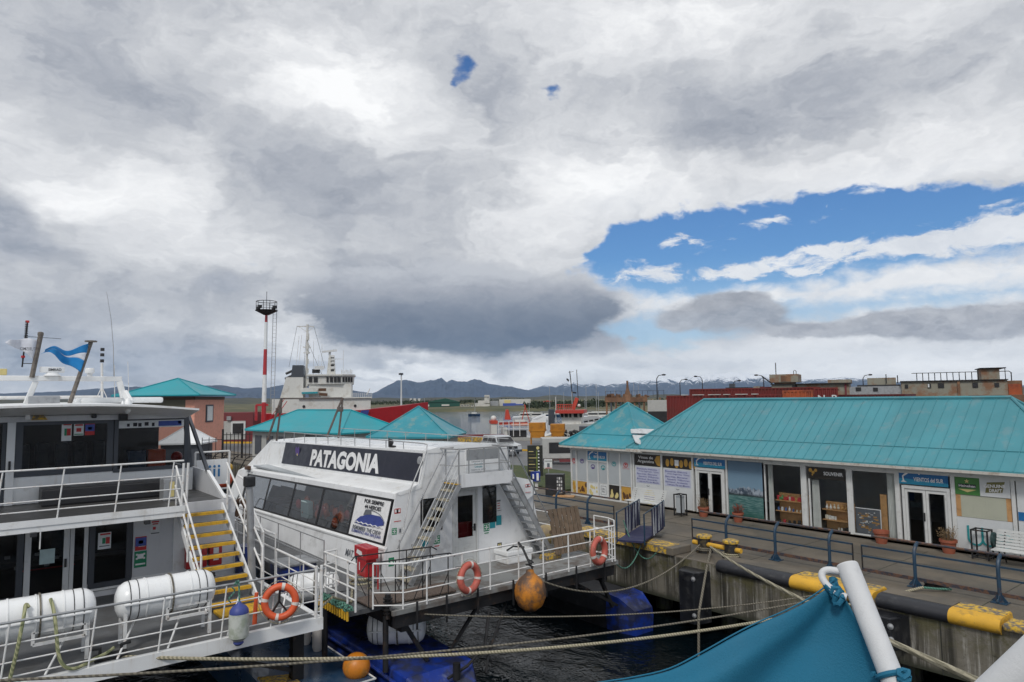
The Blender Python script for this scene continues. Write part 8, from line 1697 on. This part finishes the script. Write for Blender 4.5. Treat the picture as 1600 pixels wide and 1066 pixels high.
# dark shrub belt on the far shore (small leafy clumps)
M['bush'] = mat('dark_shrub', (.022, .034, .014), .9, var=.5, vs=.5)
b = MB(); random.seed(31)
for i in range(2600):
    px = random.choice((random.uniform(828, 1050), random.uniform(828, 960), random.uniform(718, 830), random.uniform(560, 700))); D2 = random.uniform(385, 560) if px > 820 else random.uniform(600, 800)
    c = ond(px, 630, D2); z = shore(azel(px, 500)[0], D2); s_ = random.uniform(.5, 1.8)
    for k in range(3): d_ = Vector((random.uniform(-1, 1), random.uniform(-1, 1), random.uniform(.0, 1.1)))*s_; q_ = Vector((c.x, c.y, z))+d_; a = Vector((random.uniform(-1, 1), random.uniform(-1, 1), random.uniform(-1, 1)))*s_*.8; e_ = Vector((random.uniform(-1, 1), random.uniform(-1, 1), random.uniform(-1, 1)))*s_*.8; b.add([q_, q_+a, q_+e_, q_+a+e_*.4+Vector((0, 0, .5*s_))], [(0, 1, 3, 2)])
tag(b.build('shrub_belt', M['bush'], fix=False), 'dark belt of shrubs behind the marina', 'shrubs', None, 'stuff')
# ---- lamps
def lamp(px, pt_, pb_, D, label, side=1, grp='street lamps along the far jetty'):
    c = ond(px, pb_, D); zt_ = zat(px, pt_, D); t = thing('street_lamp', label, 'street lamp', (c.x, c.y, 0), 0, grp); e = facing(px, pb_, D).e1*side
    b = MB(); b.tube([(c.x, c.y, 0), (c.x, c.y, zt_-.6), Vector((c.x, c.y, zt_-.1))+e*.3, Vector((c.x, c.y, zt_))+e*.9], [.12, .07, .06, .05], 6); b.build('pole', M['dark_metal'], t)
    b = MB(); q_ = Vector((c.x, c.y, zt_))+e*1.1; b.ball(q_, .35, (1, 1, .4), 8, 5); b.build('lamp_head', M['dark_metal'], t)
for px, pt_, pb_, D2, sd_, lb in ((1027, 586, 622, 110, 1, 'street lamp above the grey concrete jetty end'), (1063, 593, 620, 130, 1, 'street lamp left of centre above the red containers, short'), (1098, 588, 617, 125, -1, 'street lamp above the middle of the red containers'), (1146, 595, 615, 130, 1, 'street lamp left of the grey hut on the rusty ship'), (1194, 586, 614, 118, -1, 'street lamp right of the grey hut on the rusty ship'), (1349, 586, 605, 125, 1, 'street lamp between the rusty deckhouses')): lamp(px, pt_, pb_, D2, lb, sd_)
c = ond(627, 628, 140); t = thing('light_pole', 'pale light pole against the far mountain, left of the flaking roof', 'pole', (c.x, c.y, -2)); b = MB(); b.cone((c.x, c.y, -2), (c.x, c.y, zat(627, 584, 140)), .25, .12, 8); b.build('pole', M['frame_grey'], t); b = MB(); b.bbox(c.x-.4, c.x+.3, c.y-.4, c.y+.3, zat(627, 586, 140), zat(627, 583, 140), .05); b.build('lamp_head', M['frame_dark'], t)
# ---- red containers
M['cont_red'] = mat('container_red', (.15, .016, .013), .6, var=.15, vs=.8, dirt=(.10, .02, .015), da=.5, ds=.7, streak=(.07, .02, .015), sa=.4, ss=3.)
M['cont_orange'] = mat('container_orange', (.36, .075, .02), .6, var=.2, dirt=(.18, .04, .02), da=.6, ds=.8)
M['cont_maroon'] = mat('container_maroon', (.10, .016, .014), .6, var=.15, dirt=(.05, .02, .02), da=.4)
def container(o, e1, L_, z0, label, m, H_=2.6, grp='shipping containers behind the long shop', W_=2.44):
    f = Fr(o, e1); t = thing('shipping_container', label, 'container', (o.x, o.y, z0), 0, grp)
    n = int(L_/.28); b = MB(); pr = []
    for i in range(n): u = L_*i/n; w_ = L_/n; pr += [(u, 0), (u+w_*.35, 0), (u+w_*.5, .05), (u+w_*.85, .05)]
    pr += [(L_, 0)]; vs = [f.p(u, v, z0+.12) for u, v in pr]+[f.p(u, v, z0+H_-.1) for u, v in pr]; k = len(pr); b.add(vs, [(i, i+1, k+i+1, k+i) for i in range(k-1)])
    f.box(b, .02, L_-.02, .06, W_, z0, z0+H_-.01); b.build('side_panel', M[m], t, fix=False)
    b = MB(); f.box(b, 0, L_, -.02, .1, z0+H_-.12, z0+H_); f.box(b, 0, L_, -.02, .1, z0, z0+.13)
    for u in (0, L_-.12): f.box(b, u, u+.12, -.02, .1, z0+.131, z0+H_-.121)
    b.build('frame', M[m], t); return t, f
c0 = ond(1042, 640, 62); c1 = ond(1272, 640, 60); e = Vector((c1.x-c0.x, c1.y-c0.y, 0)); Lc = e.length
container(c0, e, Lc*.80, 0, 'lower red shipping container behind the long teal roof', 'cont_red'); container(c0, e, Lc*.80, 2.61, 'upper dark red shipping container with white scraps on its top edge', 'cont_red', 2.45)
c2_ = c0+e*.805; container(c2_, e, Lc*.19, 2.61, 'short rusty orange container above the middle of the shop roof', 'cont_orange', 2.75); container(c2_, e, Lc*.19, 0, 'short rusty orange container below another, mostly hidden by the roof', 'cont_orange')
bb = c0+e.normalized()*1+Vector((-2, 3, 0)); container(ond(1078, 640, 66), ond(1250, 640, 65)-ond(1078, 640, 66), 11.2, 2.9, 'dark red container top just behind the front red row', 'cont_red', 2.75)
c3 = ond(1268, 640, 61.5); c4 = ond(1306, 640, 61.5); tt_, ff = container(c3-e*.0+Vector((.1, .3, 0)), c4-c3, (c4-c3).length, 2.7, 'red container end with white letters above the shop roof', 'cont_red', 2.85)
text('N  P', M['frame_grey'], tt_, ff.p(1.0, -.05, 4.72), ff.e1, (0, 0, 1), .45, 1.4, .02)
c5 = ond(1300, 640, 64); c6 = ond(1416, 640, 62); container(c5, c6-c5, (c6-c5).length, 2.45, 'long dark maroon container right of the lettered one', 'cont_maroon', 2.5)
b = MB(); random.seed(8)
for i in range(9): q_ = c0+e*(.12+.06*i+random.random()*.03); b.bbox(q_.x-.2, q_.x+.25, q_.y-.1, q_.y+.3, 5.06, 5.12, .01)
tag(b.build('white_sheeting', M['far_white']), 'scraps of white sheeting on the top edge of the red containers', 'sheeting')
# concrete jetty end and rusty deck
M['rust'] = mat('rusty_steel', (.16, .085, .05), .8, var=.35, vs=.6, dirt=(.28, .15, .08), da=.6, ds=.9, streak=(.05, .03, .025), sa=.6, ss=1.2)
M['rust_grey'] = mat('rust_streaked_grey', (.26, .25, .20), .75, var=.12, vs=.4, dirt=(.22, .09, .035), da=.62, ds=.55, streak=(.25, .10, .04), sa=.75, ss=1.3)
f = facing(1012, 640, 82, 0); t = thing('jetty', 'old jetty with a grey concrete end and a rusty cluttered deck', 'jetty', tuple(f.o)); S_ = 82/1067
fbox(f, t, 'concrete_end', 'pale_wall', 0, 3.0, 0, 3, zat(1012, 643, 82), zat(1012, 625.5, 82)); fbox(f, t, 'dark_base', 'black', 0, 3.0, -.1, 3.2, -2.2, zat(1012, 643, 82)-.01)
fbox(f, t, 'timber_face', 'rust', -5.0, -.01, .5, 3, zat(1012, 628, 82), zat(1012, 620.5, 82)); 
for k in range(9): fbox(f, t, 'pile', 'frame_dark' if k % 2 else 'rust', -4.9+k*.55, -4.7+k*.55, .6, .9, -2.2, zat(1012, 627, 82))
b = MB(); random.seed(12)
for i in range(40): u = random.uniform(-5, 2.8); h_ = random.uniform(.1, .5); z_ = zat(1012, 621 if u < 0 else 625, 82); f.box(b, u, u+random.uniform(.05, .4), .8, 1.6, z_, z_+h_)
b.build('deck_clutter', M['rust'], t)
b = MB(); z_ = zat(1012, 620.5, 82)
for k in range(12): b.cyl(f.p(-4.9+k*.62, .6, z_), f.p(-4.9+k*.62, .6, z_+.75), .02, 4)
b.cyl(f.p(-4.9, .6, z_+.75), f.p(2, .6, z_+.75), .02, 4); b.build('deck_rail', M['dark_metal'], t)
c = ond(981, 630, 78); b = MB(); b.lathe([(.42, 3.5), (.36, zat(981, 617, 78)), (.16, zat(981, 608, 78)), (.10, zat(981, 600, 78)), (.12, zat(981, 599, 78)), (.12, zat(981, 595, 78)), (.01, zat(981, 595, 78))], (c.x, c.y, 0), n=10); b.cyl((c.x, c.y, -2), (c.x, c.y, 3.5), .42, 10); tag(b.build('rusty_post', M['rust'], smooth=True), 'rusty tapered post rising behind the square kiosk roof apex', 'post')
# ---- rusty ship superstructure
D4 = 112; f = facing(1340, 640, D4, 2); U4 = lambda px: (px-1340)*D4/1067.; Z4 = lambda py: zat(1340, py, D4)
t = thing('rusty_ship', 'rust-streaked grey laid-up ship whose deckhouses rise behind the shop roof', 'ship', (f.o.x, f.o.y, WZ))
fbox(f, t, 'hull', 'rust', U4(1140), U4(1600), 2, 14, -3, Z4(622))
blocks = [('deckhouse', 'rust_grey', 1158, 1190, 602.5, 622, 3), ('deckhouse', 'rust_grey', 1198, 1207, 600.5, 622, 3.2), ('deckhouse', 'maroon', 1207, 1225, 601.5, 622, 4), ('deckhouse', 'rust_grey', 1225, 1258, 598.5, 622, 2.6), ('deckhouse', 'rust_grey', 1260, 1330, 598.5, 622, 2.8), ('deckhouse', 'rust_grey', 1302, 1332, 592, 598.4, 3), ('tank', 'rust_grey', 1222, 1262, 581, 594.5, 3), ('deckhouse', 'rust_grey', 1353, 1389, 590.5, 602, 4), ('deckhouse', 'alu', 1330, 1395, 604, 622, 3), ('deckhouse', 'rust_grey', 1395, 1515, 598, 624, 2.5), ('deckhouse', 'rust_grey', 1488, 1508, 580, 597.9, 3), ('deckhouse', 'rust', 1515, 1531, 599, 624, 2.8)]
for (nm, mm, a_, c2, p1, p2, v_) in blocks: fbox(f, t, nm, mm, U4(a_), U4(c2), v_, v_+5, Z4(p2), Z4(p1))
for (a_, c2, p1, v_) in ((1224, 1332, 597.2, 2.3), (1394, 1516, 596.6, 2.2), (1486, 1515, 579.3, 2.6), (1157, 1191, 601.6, 2.8)): fbox(f, t, 'roof_edge', 'dark_metal', U4(a_), U4(c2), v_, v_+6, Z4(p1+1.3), Z4(p1))
for (a_, c2, p1, p2, v_) in ((1399, 1403, 602, 608, 2.4), (1426, 1430, 601.5, 608, 2.4), (1438, 1445, 601, 608, 2.4), (1477, 1483, 601, 608.5, 2.4), (1501, 1506, 602, 608, 2.4), (1168, 1174, 606, 609, 2.9), (1254, 1259, 600, 610, 2.5), (1338, 1345, 605, 611, 2.9), (1360, 1366, 606, 612, 2.9), (1290, 1300, 607, 609, 2.7), (1307, 1316, 607, 609, 2.7)): fbox(f, t, 'window', 'black', U4(a_), U4(c2), v_, v_+.2, Z4(p2), Z4(p1))
fbox(f, t, 'bright_window', 'paper', U4(1426.3), U4(1428), 2.35, 2.4, Z4(607), Z4(602))
fbox(f, t, 'tank_base', 'rust', U4(1228), U4(1256), 3.5, 6, Z4(598), Z4(594.4)); fbox(f, t, 'rust_stain', 'rust', U4(1238), U4(1252), 2.95, 3.0, Z4(593.5), Z4(583)); fbox(f, t, 'drum', 'frame_dark', U4(1162), U4(1170), 3.2, 4, Z4(602), Z4(595)); fbox(f, t, 'machinery', 'black', U4(1340), U4(1394), 3.6, 5, Z4(604), Z4(601.5))
b = MB()
for (a_, p1, p2) in ((1231, 561, 582), (1377, 585, 600), (1391, 587, 600), (1521, 587, 600)): b.cyl(f.p(U4(a_), 3.5, Z4(p2)), f.p(U4(a_), 3.5, Z4(p1)), .07, 5)
b.beam(f.p(U4(1211), 3, Z4(583)), f.p(U4(1226), 3, Z4(597)), .18); b.beam(f.p(U4(1213), 3.4, Z4(585)), f.p(U4(1226), 3.4, Z4(598)), .14)
b.tube([f.p(U4(1256), 3.4, Z4(581)), f.p(U4(1256), 3.4, Z4(576)), f.p(U4(1257.5), 3.4, Z4(574.5)), f.p(U4(1259.5), 3.4, Z4(576)), f.p(U4(1259.5), 3.4, Z4(581))], .05, 4)
for k in range(11): b.cyl(f.p(U4(1414+k*7), 2.6, Z4(597)), f.p(U4(1414+k*7), 2.6, Z4(585)), .06, 4)
b.cyl(f.p(U4(1408), 2.6, Z4(585)), f.p(U4(1485), 2.6, Z4(585)), .06, 4)
b.tube([f.p(U4(1508), 3, Z4(585)), f.p(U4(1518), 3, Z4(585)), f.p(U4(1521), 3, Z4(588))], .07, 4); b.tube([f.p(U4(1508), 3, Z4(580)), f.p(U4(1514), 3, Z4(580)), f.p(U4(1514), 3, Z4(598))], .05, 4)
b.build('rails_and_masts', M['dark_metal'], t)
fbox(f, t, 'rust_patch', 'cont_orange', U4(1516), U4(1530), 2.75, 2.8, Z4(620), Z4(604)); fbox(f, t, 'vertical_pipe', 'rust', U4(1460), U4(1463), 2.3, 2.5, Z4(622), Z4(599)); fbox(f, t, 'vertical_pipe', 'maroon', U4(1324), U4(1326.5), 2.6, 2.8, Z4(622), Z4(598))
f = facing(1575, 626, 90, 0); b = MB(); f.box(b, -3.5, 12, 0, 2, 0, zat(1575, 617, 90)); tag(b.build('timber_fence', M['rust']), 'brown timber fence behind the right end of the shop roof', 'fence')
# ================================================================ AIR
m = bpy.data.materials.new('air_haze'); m.use_nodes = True; t_ = m.node_tree; t_.nodes.clear()
pv = t_.nodes.new('ShaderNodeVolumePrincipled'); pv.inputs['Color'].default_value = (.50, .73, 1.0, 1); pv.inputs['Density'].default_value = 4.2e-5; pv.inputs['Anisotropy'].default_value = .2
ov = t_.nodes.new('ShaderNodeOutputMaterial'); t_.links.new(pv.outputs[0], ov.inputs['Volume'])
b = MB(); b.box(-11500, 4000, -9500, 11500, -9.5, 640); hz_ = b.build('haze', m); tag(hz_, 'thin bluish air haze over the channel', None, None, 'stuff')
